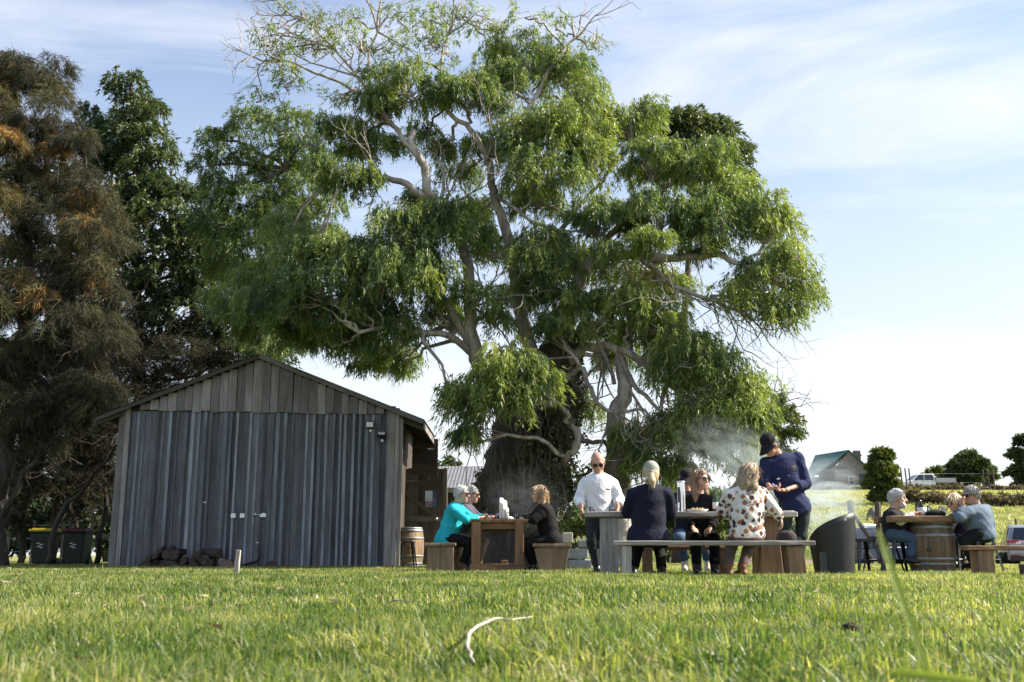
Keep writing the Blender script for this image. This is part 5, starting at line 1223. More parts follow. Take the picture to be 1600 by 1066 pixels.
def right_items():
    z = ZT3; Y = 15.1; x = P(1440.5, 800, Y).x; root = empty('ice_bucket', (x, Y, z), 'pale bucket holding a dark bottle on the barrel tabletop', 'bucket')
    m = MB(); m.lathe((x, Y, z+.001), [(.01,0),(.055,0),(.068,.125),(.063,.125),(.05,.012),(.01,.012)], 20); m.build('bucket', plain('bucket_white', (.55,.60,.64), .4, .2), root, smooth=True)
    m = MB(); m.lathe((x-.01, Y, z+.02), [(.01,0),(.036,0),(.036,.13),(.016,.17),(.014,.225),(.004,.225)], 14); m.build('bottle', plain('bottle_glass', (.012,.018,.012), .1), root, smooth=True)
    x = P(1459, 804, Y).x; m = MB(); rng = random.Random(4)
    prof = [(.02,0),(.13,.0),(.145,.03),(.12,.06),(.05,.085),(.01,.088)]
    m.lathe((x, Y-.05, z+.001), prof, 18); m.v = [(v[0]+rng.uniform(-.012,.012), v[1]*1.0+rng.uniform(-.012,.012), v[2]+rng.uniform(0,.012)) for v in m.v]
    b = m.build('handbag', cloth('black_bag', (.012,.011,.012)), None, smooth=True); tag(b, 'slumped black bag on the barrel tabletop', 'bag')
    s_ = MB(); s_.tube([(x+.03, Y-.12, z+.05), (x+.09, Y-.15, z+.085), (x+.13, Y-.12, z+.02)], .008, 6); s_.build('strap', PAPER, b)
    for px, h, lab in ((1470, .15, 'wine glass beside the black bag'), (1452, .16, 'wine glass behind the bucket on barrel tabletop'), (1476, .13, 'tumbler before the blonde drinker')):
        x = P(px, 800, Y+.15).x; root = empty('wine_glass', (x, Y+.15, z), lab, 'glass', 'glasses on the barrel tabletop')
        m = MB(); m.lathe((x, Y+.15, z+.001), [(.03,0),(.03,.003),(.005,.006),(.004,.06),(.02,.07),(.036,.10),(.030,h),(.028,h),(.032,.10),(.006,.075)], 16); m.build('bowl', GLASS, root, smooth=True)
right_items()
# stone block by the shrub
def stone():
    rng = random.Random(8); root = empty('stone_block', (GX(906, 18), 18, 0), 'pale stacked stone blocks half hidden by the shrub', 'stone')
    st = plain('pale_stone', (.33,.34,.36), .85, 0, .2, .25, 8, .4, 40)
    for (px, z, wx, h) in ((906, .10, .40, .20), (902, .29, .34, .18), (914, .46, .22, .15)):
        m = MB(); m.box((GX(px, 18), 18, z), (wx, .32, h-.012)); m.v = [tuple(c_+rng.uniform(-.012, .012) for c_ in v) for v in m.v]; m.build('stone', st, root, bevel=.015)
    m = MB(); x = GX(887, 17.8); m.box((x, 17.8, .555), (.17, .15, .17)); o = m.build('cardboard_box', plain('pale_box', (.5,.45,.36), .8), root, bevel=.01)
stone()

# ================================================================== PEOPLE
class SDF:
    """signed distance field made of tapered limbs and ellipsoids, turned into one skin"""
    def __init__(s, h): s.h = h; s.p = []; s.cuts = []; s.subs = []; s.wr = None; s.ridge = None
    def cone(s, a, b, ra, rb, k=.03, flat=False): s.p.append(('c', np.array(a, float), np.array(b, float), ra, rb, k, flat)); return s
    def ell(s, c, r, R=None, k=.03): s.p.append(('e', np.array(c, float), np.array(r, float), np.eye(3) if R is None else np.array(R, float), k)); return s
    def cut(s, p, n): s.cuts.append((np.array(p, float), np.array(n, float)/np.linalg.norm(n))); return s    # removes the side the normal points to
    def sub(s, c, r, R=None): s.subs.append((np.array(c, float), np.array(r, float), np.eye(3) if R is None else np.array(R, float))); return s
    @staticmethod
    def _ed(X, c, r, R):
        q = (X-c) @ R; k0 = np.sqrt(((q/r)**2).sum(-1)); k1 = np.sqrt(((q/(r*r))**2).sum(-1)); return k0*(k0-1)/np.maximum(k1, 1e-6)
    def mesh(s, off=0.0):
        lo = []; hi = []
        for p in s.p:
            if p[0] == 'c': m = max(p[3], p[4]); lo += [np.minimum(p[1], p[2])-m]; hi += [np.maximum(p[1], p[2])+m]
            else: m = p[2].max(); lo += [p[1]-m]; hi += [p[1]+m]
        h = s.h; pad = off+.03; lo = np.min(lo, 0)-pad-2*h; hi = np.max(hi, 0)+pad+2*h
        n = np.ceil((hi-lo)/h).astype(int)+1
        ax = [lo[i]+h*np.arange(n[i]) for i in range(3)]
        D = np.full(n, 9.0, np.float32)
        for p in s.p:
            if p[0] == 'c': m = max(p[3], p[4]); l, u = np.minimum(p[1], p[2])-m, np.maximum(p[1], p[2])+m; k = p[5]
            else: m = p[2].max(); l, u = p[1]-m, p[1]+m; k = p[4]
            e = off+k+.03
            i0 = np.clip(((l-e-lo)/h).astype(int), 0, n-1); i1 = np.clip(((u+e-lo)/h).astype(int)+2, 1, n)
            sl = tuple(slice(a, b) for a, b in zip(i0, i1))
            X = np.stack(np.meshgrid(ax[0][sl[0]], ax[1][sl[1]], ax[2][sl[2]], indexing='ij'), -1)
            if p[0] == 'c':
                a, b = p[1], p[2]; ba = b-a; t = np.clip(((X-a) @ ba)/max(ba @ ba, 1e-9), 0, 1)
                d = np.linalg.norm(X-a-t[..., None]*ba, axis=-1)-(p[3]+(p[4]-p[3])*t)-off
                if p[6]: d = np.maximum(d, (X-b) @ (ba/np.linalg.norm(ba)))
            else: d = s._ed(X, p[1], p[2], p[3])-off
            o = D[sl]; hh = np.maximum(k-np.abs(o-d), 0)/max(k, 1e-6); D[sl] = np.minimum(o, d)-hh*hh*k*.25
        X = np.stack(np.meshgrid(*ax, indexing='ij'), -1)
        if s.wr:
            am, fr, sd_ = s.wr; q = X*fr+sd_
            a1 = q[..., 2]*1.15+q[..., 0]*.55+1.1*np.sin(q[..., 0]*.7+q[..., 1]*.9); a2 = q[..., 2]*.7-q[..., 0]*1.3+q[..., 1]*.8+1.2*np.sin(q[..., 2]*.6)
            D += am*1.35*(np.abs(np.sin(a1))-.6+.8*(np.abs(np.sin(a2))-.6))       # drawn folds with sharp crests
        if s.ridge:                                                # locks running down from the crown
            c, up, am, fq = s.ridge; e1 = np.cross(up, [.3, .5, .81]); e1 /= np.linalg.norm(e1); e2 = np.cross(up, e1); q = X-c
            an_ = np.arctan2(q @ e1, q @ e2)+.9*np.sin(9*(q @ up)); D += am*(np.sin(an_*fq)+.6*np.sin(an_*fq*2.3+14*(q @ up)))*.6
        for p, nn in s.cuts: D = np.maximum(D, (X-p) @ nn)
        for c, r, R in s.subs: D = np.maximum(D, -s._ed(X, c, r, R))
        return surf_nets(D, lo, h)
def surf_nets(D, lo, h):
    S = D < 0; nx, ny, nz = D.shape
    c8 = [(i, j, k) for i in (0, 1) for j in (0, 1) for k in (0, 1)]
    cnt = np.zeros((nx-1, ny-1, nz-1), np.int8)
    for i, j, k in c8: cnt += S[i:nx-1+i, j:ny-1+j, k:nz-1+k]
    act = (cnt > 0) & (cnt < 8); A = np.argwhere(act); idx = np.full(act.shape, -1, np.int64); idx[act] = np.arange(len(A))
    acc = np.zeros((len(A), 3)); num = np.zeros(len(A))
    for a in c8:
        for d in range(3):
            if a[d]: continue
            b = list(a); b[d] = 1
            v0 = D[A[:, 0]+a[0], A[:, 1]+a[1], A[:, 2]+a[2]]; v1 = D[A[:, 0]+b[0], A[:, 1]+b[1], A[:, 2]+b[2]]
            m = (v0 < 0) != (v1 < 0); t = np.where(m, v0/np.where(m, v0-v1, 1), 0)
            p = np.tile(np.array(a, float), (len(A), 1)); p[:, d] = t
            acc += p*m[:, None]; num += m
    V = lo+h*(A+acc/num[:, None]); Fs = []
    for d in range(3):
        o1, o2 = [(1, 2), (2, 0), (0, 1)][d]
        sl0 = [slice(1, None)]*3; sl0[d] = slice(0, -1)
        s0 = [slice(1, m-1) for m in D.shape]; s0[d] = slice(0, D.shape[d]-1); s1 = list(s0); s1[d] = slice(1, D.shape[d])
        a, b = S[tuple(s0)], S[tuple(s1)]; E = np.argwhere(a != b)
        if not len(E): continue
        fl = a[E[:, 0], E[:, 1], E[:, 2]]
        g = E.copy(); g[:, o1] += 1; g[:, o2] += 1                # grid coordinates of the edge start
        def cell(u, v): q = g.copy(); q[:, o1] -= u; q[:, o2] -= v; return idx[q[:, 0], q[:, 1], q[:, 2]]
        Q = np.stack([cell(1, 1), cell(0, 1), cell(0, 0), cell(1, 0)], -1); Q[~fl] = Q[~fl][:, ::-1]; Fs.append(Q)
    return V, np.concatenate(Fs)
def sdf_obj(name, parts, mat, parent=None):
    Vs = []; Fs = []; o = 0
    for V, Fq in parts: Vs.append(V); Fs.append(Fq+o); o += len(V)
    V, Fq = np.concatenate(Vs), np.concatenate(Fs)
    base = np.array(V.mean(0))
    me = np_mesh(name, V, Fq, True); me.materials.append(mat); ob = bpy.data.objects.new(name, me); link(ob, parent); return ob
def nrm(v): v = np.array(v, float); return v/np.linalg.norm(v)

SKIN = skin_mat('skin_fair', (.52,.33,.25)); SKIN2 = skin_mat('skin_ruddy', (.50,.29,.21)); SKIN3 = skin_mat('skin_tan', (.46,.28,.20))
SHADES = plain('dark_lenses', (.008,.008,.010), .12, 0, .6, .0); EYEW = plain('eye', (.10,.08,.07), .2); LIP = plain('lips', (.36,.16,.14), .5)
def hand(fine, w_, el, aim, nor, s=1.0, curl=.5, side=1):
    """palm and five fingers; aim = direction of the fingers, nor = palm normal (towards what is held)"""
    aim = nrm(aim); nor = nrm(np.array(nor)-aim*np.dot(nor, aim)); sd_ = np.cross(aim, nor)*side
    pc = w_+aim*.045*s; R = np.stack([sd_, nor, aim], -1)
    fine.cone(w_-aim*.05*s, w_+aim*.01, .026*s, .024*s, .015); fine.ell(pc, np.array([.040, .017, .048])*s, R, .012)
    for i, (x, ln) in enumerate(((-.029, .060), (-.010, .074), (.010, .070), (.028, .055))):
        a = pc+aim*.036*s+sd_*x*s; c1 = curl*(.7+.1*i)
        d1 = nrm(aim*math.cos(c1)+nor*math.sin(c1)+sd_*x*2.0); b = a+d1*ln*.55*s; d2 = nrm(aim*math.cos(2.1*c1)+nor*math.sin(2.1*c1)); c = b+d2*ln*.5*s
        fine.cone(a, b, .0098*s, .0090*s, .006); fine.cone(b, c, .0088*s, .0072*s, .005)
    a = pc-aim*.012*s-sd_*.030*s; d1 = nrm(aim*.6-sd_*.75+nor*.35); b = a+d1*.035*s; c = b+nrm(aim*.85-sd_*.2+nor*.45)*.030*s
    fine.cone(a, b, .0125*s, .0108*s, .008); fine.cone(b, c, .0105*s, .0085*s, .006)

def person(label, Y, J, F, st):
    """J: joints as (px, py, depth offset); F: where the face looks"""
    W = {k: np.array(P(v[0], v[1], Y+v[2])) for k, v in J.items()}
    sh, el, wr, hp, kn, an = ([W[k+'a'], W[k+'b']] for k in ('sh', 'el', 'wr', 'hp', 'kn', 'an'))
    neck = W['neck']; head = W['head']; pel = (hp[0]+hp[1])/2
    u = nrm(neck-pel); r_ = nrm(sh[1]-sh[0]); r_ = nrm(r_-u*np.dot(r_, u)); f = np.cross(u, r_)
    bf = np.array(st.get('bf', F), float)
    if np.dot(f, bf) < 0: f = -f
    B = np.stack([r_, f, u], -1); sw = np.linalg.norm(sh[1]-sh[0])/2; bk = st.get('bulk', 1.0); hw = st.get('hips', .17); wst = st.get('waist', 1.0)
    T = np.linalg.norm(neck-pel)
    def lerp(t): return pel+(neck-pel)*t
    torso = [('e', lerp(.70)+f*.0, (sw*.90, .118*bk, T*.30), B, .06), ('e', lerp(.38)+f*.02*(bk-1)*3, (sw*.80*wst, .118*bk*wst, T*.30), B, .06), ('e', lerp(.04), (hw, .125*bk, .14), B, .05),
             ('e', lerp(.88), (sw*.80, .085*bk, T*.13), B, .05)]
    if st.get('bust'): torso.append(('e', lerp(.64)+f*.08, (sw*.62, .07, .08), B, .05))
    ra = st.get('arm', 1.0)
    body = SDF(.021)
    for t in torso: body.ell(t[1], t[2], t[3], t[4])
    for i in (0, 1):
        body.cone(lerp(.90), sh[i], .06, .052*ra, .04); body.cone(sh[i], el[i], .052*ra, .040*ra, .03); body.cone(el[i], wr[i], .040*ra, .026*ra, .02)
        body.cone(hp[i], kn[i], .085*bk, .056, .05); body.cone(kn[i], an[i], .055, .036, .03)
        td = nrm(W.get('to'+'ab'[i], an[i]+f*.1+np.array([0, 0, -.03]))-an[i]); body.cone(an[i]+np.array([0, 0, -.03]), an[i]+td*.13+np.array([0, 0, -.045]), .034, .026, .03)
    body.cone(lerp(.92), neck+(head-neck)*.5, .058, .05, .03)
    # head
    s = st.get('hs', 1.08); F = nrm(F); U = np.array(st.get('hu', nrm(head-neck)+np.array([0, 0, 1.2])), float); Rt = nrm(np.cross(F, U)); U = np.cross(Rt, F); H = np.stack([Rt, F, U], -1)
    def hl(x, y, z): return head+s*(Rt*x+F*y+U*z)
    hd = SDF(.0080)
    hd.ell(hl(0, -.012, .030), np.array([.075, .094, .088])*s, H, .02); hd.ell(hl(0, .024, -.035), np.array([.058, .068, .080])*s, H, .03)
    hd.ell(hl(0, .062, -.098), np.array([.026, .022, .02])*s, H, .025); hd.cone(hl(-.035, .074, .026), hl(.035, .074, .026), .015*s, .015*s, .015)
    hd.cone(hl(0, .088, .012), hl(0, .108, -.026), .008*s, .0135*s, .010); hd.cone(hl(-.012, .096, -.03), hl(.012, .096, -.03), .008*s, .008*s, .008)
    hd.cone(hl(-.05, .045, -.02), hl(-.045, .05, -.045), .022*s, .02*s, .02); hd.cone(hl(.05, .045, -.02), hl(.045, .05, -.045), .022*s, .02*s, .02)
    hd.cone(hl(-.020, .083, -.062), hl(.020, .083, -.062), .008*s, .008*s, .008); hd.cone(hl(-.016, .082, -.074), hl(.016, .082, -.074), .008*s, .008*s, .006)
    for q in (-1, 1): hd.ell(hl(q*.076, -.008, -.004), np.array([.011, .022, .032])*s, H, .008)
    hd.sub(hl(-.031, .097, .006), np.array([.016, .013, .011])*s, H); hd.sub(hl(.031, .097, .006), np.array([.016, .013, .011])*s, H)
    hd.cone(hl(0, -.03, -.07), neck+(neck-head)*.25, .056*s, .060*s, .03)
    fine = SDF(.0070)
    for i in (0, 1):
        fa = nrm(wr[i]-el[i]); hn = st.get('handn', [(0, 0, -1), (0, 0, -1)])[i]; ha = st.get('handd', [None, None])[i]
        hand(fine, wr[i], el[i], fa if ha is None else ha, hn, st.get('hands', 1.05), st.get('curl', .5), 1 if i else -1)
    skin = st.get('skin', SKIN)
    o = sdf_obj('person', [body.mesh(), hd.mesh(), fine.mesh()], skin); tag(o, label, 'person')
    # shirt
    sl = st.get('sleeve', 1.0); g = SDF(.0145); g.wr = (.0040, 19.0, (len(label)*7) % 50); off = st.get('loose', .020)
    for t in torso: g.ell(t[1], t[2], t[3], t[4])
    hem = st.get('hem', .10)
    if hem > .05: g.ell(lerp(-.08), (hw*1.02, .135*bk, .15), B, .06)
    for i in (0, 1):
        g.cone(lerp(.90), sh[i], .055, .050*ra, .05)
        if sl > .5:
            e = el[i]+(wr[i]-el[i])*(sl-.5)*2*.97; g.cone(sh[i], el[i], .055*ra, .048*ra, .03); g.cone(el[i], e, .047*ra, (.047-.015*(sl-.5)*2)*ra, .012, True)
        else: g.cone(sh[i], sh[i]+(el[i]-sh[i])*sl*2, .055*ra, .052*ra, .03, True)
    if st.get('collar'): g.cone(lerp(.95), neck+u*.035, .064, .062, .015, True)
    g.cut(pel-u*hem, -u); g.sub(neck+u*.085+F*.035, (.062, .062, .075)); V = g.mesh(off); shirt = sdf_obj(st.get('top', 'shirt'), [V], st['shirt'], o)
    if st.get('under'):   # long sleeves below a short-sleeved top
        g = SDF(.011); g.wr = (.003, 22.0, 3)
        for i in (0, 1): g.cone(sh[i], el[i], .050*ra, .043*ra, .02); g.cone(el[i], el[i]+(wr[i]-el[i])*.96, .043*ra, .034*ra, .015, True)
        sdf_obj('long_sleeves', [g.mesh(.014)], st['under'], o)
    # trousers
    g = SDF(.0160); g.wr = (.0040, 15.0, 2); g.ell(lerp(.04), (hw, .125*bk, .14), B, .05)
    for i in (0, 1):
        g.cone(hp[i], kn[i], .088*bk, .062, .05); g.cone(kn[i], an[i]+(kn[i]-an[i])*.06, .062, st.get('cuff', .052), .03, True)
    g.cut(lerp(.26), u); sdf_obj('trousers', [g.mesh(.012)], st['legs'], o)
    # shoes
    for i in (0, 1):
        td = nrm(W.get('to'+'ab'[i], an[i]+f*.1)-an[i]); td[2] *= .2; td = nrm(td); g = SDF(.0125); a = an[i]
        zf = gz(a[0], a[1])+.012 if st.get('ground', True) else a[2]-.07
        hz = max(zf+.035, a[2]-.09)
        hl_ = np.array([a[0], a[1], hz])-td*.035; tl = np.array([a[0], a[1], hz-.006])+td*.155
        g.cone(hl_, tl, .040, .036, .03); g.cone(a, np.array([a[0], a[1], hz+.01])+td*.03, .046, .046, .03)
        if st.get('boots'): g.cone(a+(kn[i]-a)*st['boots'], a, .060, .052, .03)
        g.cut((0, 0, hz-.036), (0, 0, -1)); sdf_obj('boot' if st.get('boots') else 'shoe', [g.mesh(.004)], st.get('shoes', BLACKP), o)
    # hair
    hr = st.get('hair')
    if hr:
        g = SDF(.0088); g.ridge = (head, U, .0055, 17)
        g.ell(hl(0, -.016, .036), np.array([.080, .099, .092])*s, H, .01); L_ = hr.get('len', 0)
        if hr.get('full'): g.ell(hl(0, -.045, -.01), np.array([.082, .072, .10])*s, H, .03)
        else: g.ell(hl(0, -.05, -.005), np.array([.074, .058, .075])*s, H, .03)
        for (a, b, r0, r1) in hr.get('locks', []): g.cone(hl(*a), hl(*b), r0*s, r1*s, .03)
        fr = hr.get('fringe', .055)
        g.sub(hl(0, .125, -.055), np.array([.075, .085, .055+fr+.03])*s, H)
        if not hr.get('full'): g.cut(hl(0, -.02, -.085), -U)
        HV, HF = g.mesh(.004); rg = np.random.default_rng(len(label)); n_ = hr.get('strands', 420); pi = rg.integers(0, len(HV), n_); p0 = HV[pi]
        top_ = hl(0, -.03, .13); out_ = p0-hl(0, -.02, .0); out_ /= np.linalg.norm(out_, axis=1, keepdims=True); fl = p0-top_-U*.10; fl -= out_*(fl*out_).sum(1, keepdims=True); fl /= np.maximum(np.linalg.norm(fl, axis=1, keepdims=True), 1e-6)
        fl = fl+rg.normal(0, .22, fl.shape)-np.array([0, 0, .35]); fl /= np.linalg.norm(fl, axis=1, keepdims=True); ln_ = (rg.uniform(.05, .13, (n_, 1)) if hr.get('full') else rg.uniform(.02, .045, (n_, 1)))*s
        sd_ = np.cross(fl, out_); SV = np.stack([p0-sd_*.003-out_*.003, p0+sd_*.003-out_*.003, p0+fl*ln_*.55+out_*.006, p0+fl*ln_+out_*.003-np.array([0, 0, .01])], 1).reshape(-1, 3)
        SF = np.array([(4*i, 4*i+1, 4*i+2, 4*i+3) for i in range(n_)])
        sdf_obj('hair', [(HV, HF), (SV, SF)], hr['mat'], o)
    if st.get('beard'):
        g = SDF(.008); g.wr = (.002, 70, 3); g.ell(hl(0, .040, -.085), np.array([.056, .056, .042])*s, H, .02); g.cone(hl(-.062, .02, -.035), hl(-.04, .06, -.08), .016*s, .02*s, .02); g.cone(hl(.062, .02, -.035), hl(.04, .06, -.08), .016*s, .02*s, .02)
        sdf_obj('beard', [g.mesh(.003)], st['beard'], o)
    if st.get('specs'):
        m = MB(); RR = Matrix(H.tolist())
        for q in (-1, 1):
            c = Vector(hl(q*.033, .101, .004)); m.lathe(c, [(.004,-.003),(.026*s,-.003),(.026*s,.003),(.004,.003)], 14, RR @ Matrix.Rotation(math.pi/2, 3, 'X'))
            m.tube([hl(q*.058, .098, .008), hl(q*.076, .06, .010), hl(q*.081, -.01, .010)], .0035, 5)
        m.tube([hl(-.012, .104, .008), hl(.012, .104, .008)], .004, 5); m.build('sunglasses' if st['specs'] == 'sun' else 'eyeglasses', SHADES if st['specs'] == 'sun' else GLASS, o)
    if st.get('specs') != 'sun':
        for q in (-1, 1): m = MB(); m.lathe(hl(q*.031, .083, .005), [(.001,-.009),(.008,-.006),(.010,0),(.008,.006),(.001,.009)], 10); m.build('eye', EYEW, o, smooth=True)
    if st.get('cap'):
        cap_mesh('cap', hl(0, -.008, .045), Matrix(H.tolist()) @ Matrix.Rotation(-.12, 3, 'X'), s*1.0, st['cap'], None, o)
    return o, hl, dict(u=u, f=f, r=r_, neck=neck, pel=pel, lerp=lerp, W=W, bk=bk, sw=sw)

GREYH = hair_mat('grey_white_hair', (.30,.30,.30), (.60,.60,.59)); BLONDH = hair_mat('brown_blond_hair', (.14,.085,.045), (.42,.30,.18)); BROWNH = hair_mat('long_brown_hair', (.10,.055,.032), (.30,.19,.11))
MIXH = hair_mat('streaked_hair', (.075,.05,.032), (.46,.35,.23)); BLND2 = hair_mat('blond_short_hair', (.28,.20,.11), (.58,.46,.30)); SALT = hair_mat('salt_hair', (.16,.155,.15), (.42,.41,.40))
BLACKC = cloth('black_cloth', (.006,.0055,.0065)); NAVY = cloth('navy_cloth', (.008,.010,.026)); JEANS = cloth('blue_jeans', (.06,.10,.17)); GREENT = cloth('dark_green_trousers', (.035,.048,.045))
KHAKI = cloth('khaki', (.25,.20,.13)); BOOTT = plain('tan_boot_leather', (.20,.105,.055), .55, 0, .35, .25, 14)

# guest in turquoise
person('white-haired seated person in turquoise top and sunglasses at the tree-side table', 16.0,
  dict(head=(722,772,-.02), neck=(714,789,0), sha=(708,797,-.17), shb=(719,796,.17), ela=(728,812,-.22), elb=(738,811,.22), wra=(748,809,-.10), wrb=(754,808,.10), hpa=(697,842,-.09), hpb=(698,842,.09),
       kna=(735,848,-.10), knb=(737,848,.12), ana=(724,882,-.10), anb=(722,882,.14)), (.93,-.30,-.10),
  dict(shirt=cloth('turquoise_cloth', (.015,.36,.44)), legs=BLACKC, bf=(1,0,0), bulk=1.12, hips=.18, waist=1.08, hem=.14, collar=True, sleeve=.98, hair=dict(mat=GREYH, fringe=.05), specs='sun', shoes=plain('brown_shoes', (.10,.05,.035)), curl=.3))
person('seated person in dark plaid shirt beside the turquoise top', 16.62,
  dict(head=(738,773,0), neck=(731,790,0), sha=(727,797,-.17), shb=(735,797,.17), ela=(745,812,-.20), elb=(750,811,.22), wra=(758,808,-.08), wrb=(764,808,.10), hpa=(716,843,-.09), hpb=(716,843,.09),
       kna=(755,845,-.10), knb=(757,845,.12), ana=(746,882,-.10), anb=(746,882,.14)), (.95,-.2,-.12),
  dict(shirt=cloth('plaid_cloth', (.03,.03,.06), pattern='plaid'), legs=KHAKI, bf=(1,0,0), hair=dict(mat=SALT, fringe=.05), specs='sun', collar=True, skin=SKIN2))
person('seated person in black with shoulder-length fair hair at the tree-side table', 16.0,
  dict(head=(842,772,0), neck=(848,789,0), sha=(852,797,-.17), shb=(845,796,.17), ela=(834,813,-.24), elb=(830,811,.22), wra=(821,811,-.08), wrb=(817,810,.10), hpa=(862,845,-.09), hpb=(862,845,.09),
       kna=(822,849,-.10), knb=(820,849,.12), ana=(835,883,-.10), anb=(834,883,.14)), (-.97,-.12,-.08),
  dict(shirt=BLACKC, legs=BLACKC, bf=(-1,0,0), bulk=1.12, hips=.18, waist=1.05, hem=.16, bust=True, hair=dict(mat=BLONDH, full=True, fringe=.045, locks=[((.065,-.04,0),(.075,-.035,-.155),.042,.030),((-.065,-.04,0),(-.075,-.035,-.155),.042,.030),((0,-.075,0),(0,-.085,-.16),.07,.05)]), curl=.3))
# standing man in white
_, hl, I = person('bald standing man in white shirt and sunglasses looking down', 13.95,
  dict(head=(934,723,-.06), neck=(936,744,0), sha=(914,757,0), shb=(957,757,0), ela=(905,780,.0), elb=(967,780,.0), wra=(909,795,-.16), wrb=(965,794,-.18), hpa=(926,802,0), hpb=(946,802,0),
       kna=(925,846,-.03), knb=(946,846,0), ana=(933,886,0), anb=(949,886,.1)), (-.05,-.85,-.42),
  dict(shirt=cloth('white_shirt_cloth', (.74,.76,.80)), legs=cloth('charcoal_trousers', (.030,.034,.036)), bf=(0,-1,0), bulk=1.05, sleeve=.86, hem=.0, specs='sun', collar=True, skin=SKIN2, hs=1.16, hips=.165, loose=.028, curl=.8, handd=[(.0,-.2,-1),(0,-.3,-1)], handn=[(1,0,0),(-1,0,0)]))
for k in range(5):
    m = MB(); m.lathe(I['lerp'](.82-.15*k)+I['f']*(.150+.012*(k > 0)), [(.001,-.004),(.006,-.004),(.006,.004),(.001,.004)], 8, Matrix.Rotation(math.pi/2, 3, 'X')); m.build('button', WHITEP, _)
for s_ in (-1, 1):
    a = I['neck']+I['f']*.070; m = MB(); X = np.array([s_*1.0, 0, 0])
    m.add([tuple(a+X*.008+np.array([0,-.012,-.01])), tuple(a+X*.075+np.array([0,.055,.035])), tuple(a+X*.085+np.array([0,.03,-.005])), tuple(a+X*.045+np.array([0,-.028,-.055]))], [(0,1,2,3)])
    cl = m.build('collar_leaf', _.children[0].data.materials[0], _); cl.modifiers.new('solid', 'SOLIDIFY').thickness = .006
m = MB(); c = I['lerp'](.62)+I['f']*.158+np.array([.105, 0, 0]); m.box(c, (.055, .012, .016), Matrix.Rotation(.15, 3, 'Y')); m.build('pocket_pen', BLACKP, _)
m = MB(); m.lathe(I['lerp'](.11), [(.172,-.018),(.180,-.018),(.180,.018),(.172,.018)], 28); m.v = [(v[0], I['pel'][1]+(v[1]-I['pel'][1])*.80, v[2]) for v in m.v]; m.build('belt', plain('brown_belt', (.05,.03,.02)), _)
# back view, navy jacket and headscarf
SCARF = cloth('grey_headscarf_cloth', (.30,.31,.28))
o, hl, I = person('seated person seen from behind in navy jacket and grey headscarf', 12.5,
  dict(head=(1017,741,0), neck=(1015,762,0), sha=(991,774,0), shb=(1041,774,0), ela=(982,800,.10), elb=(1047,801,.10), wra=(996,799,.36), wrb=(1036,800,.36), hpa=(1001,838,0), hpb=(1025,838,0),
       kna=(998,850,.36), knb=(1030,850,.34), ana=(990,888,.16), anb=(1034,890,.08)), (.12,.98,-.10),
  dict(shirt=NAVY, legs=BLACKC, bf=(0,1,0), bulk=1.18, hips=.215, waist=1.18, hem=.13, arm=1.15, loose=.03, top='jacket', hair=dict(mat=BLND2, full=True, fringe=.03, strands=12), hs=1.12))
g = SDF(.0075); g.wr = (.002, 60, 3); H = None
g.ell(hl(0,-.014,.045), np.array([.088,.108,.098])*1.1, None, .01); g.cone(hl(.005,-.10,-.0), hl(.02,-.115,-.05), .035, .022, .02); g.cut(hl(0,-.02,.0), (0,.35,-1)); sdf_obj('headscarf', [g.mesh(.004)], SCARF, o)
g = SDF(.0075); g.wr = (.002, 80, 3); g.cone(hl(.0,-.105,-.02), hl(.015,-.13,-.10), .036, .042, .02); g.cone(hl(.015,-.13,-.10), hl(.03,-.14,-.165), .042, .016, .02); sdf_obj('ponytail', [g.mesh(.003)], BLND2, o)
g = SDF(.008); g.cone(hl(-.02,-.115,-.055), hl(-.075,-.13,-.09), .015, .028, .01); sdf_obj('scarf_knot', [g.mesh()], cloth('scarf_tail', (.5,.5,.46)), o)
# woman with sunglasses and long brown hair
person('seated person with long brown hair, sunglasses and black top facing the camera', 13.75,
  dict(head=(1095,749,0), neck=(1092,774,.02), sha=(1074,784,.05), shb=(1114,784,-.02), ela=(1069,806,-.02), elb=(1122,806,-.08), wra=(1082,824,-.18), wrb=(1110,824,-.22), hpa=(1084,838,.05), hpb=(1104,838,.05),
       kna=(1086,842,-.40), knb=(1116,842,-.40), ana=(1089,886,-.46), anb=(1117,886,-.46), toa=(1088,892,-.66), tob=(1119,892,-.66)), (.55,-.82,-.05),
  dict(shirt=BLACKC, legs=BLACKC, bf=(.1,-1,0), bust=True, hips=.165, sleeve=.98, specs='sun', shoes=plain('black_boots', (.015,.014,.014), .35), boots=.25, hs=1.12,
   hair=dict(mat=BROWNH, full=True, fringe=.05, locks=[((.062,-.03,.0),(.085,.0,-.16),.040,.036),((.085,.0,-.16),(.085,.03,-.32),.036,.022),((-.065,-.03,0),(-.085,-.01,-.16),.042,.038),((-.085,-.01,-.16),(-.07,.03,-.32),.038,.022),((0,-.08,0),(0,-.08,-.22),.07,.05)])))
# man with black cap behind
person('seated man in black cap and navy shirt half hidden behind the steel cylinder', 14.9,
  dict(head=(1073,749,0), neck=(1074,769,.05), sha=(1054,779,0), shb=(1094,779,0), ela=(1046,797,-.05), elb=(1102,797,-.05), wra=(1060,790,-.30), wrb=(1088,792,-.30), hpa=(1063,838,.05), hpb=(1083,838,.05),
       kna=(1062,842,-.38), knb=(1100,842,-.38), ana=(1070,878,-.35), anb=(1106,878,-.35), toa=(1070,884,-.6), tob=(1108,884,-.6)), (-.35,-.85,-.30),
  dict(shirt=NAVY, legs=JEANS, bf=(0,-1,0), hair=dict(mat=SALT, fringe=.05), cap=BLKCAP, sleeve=.75, shoes=plain('white_sneakers', (.6,.6,.6)), specs=None))
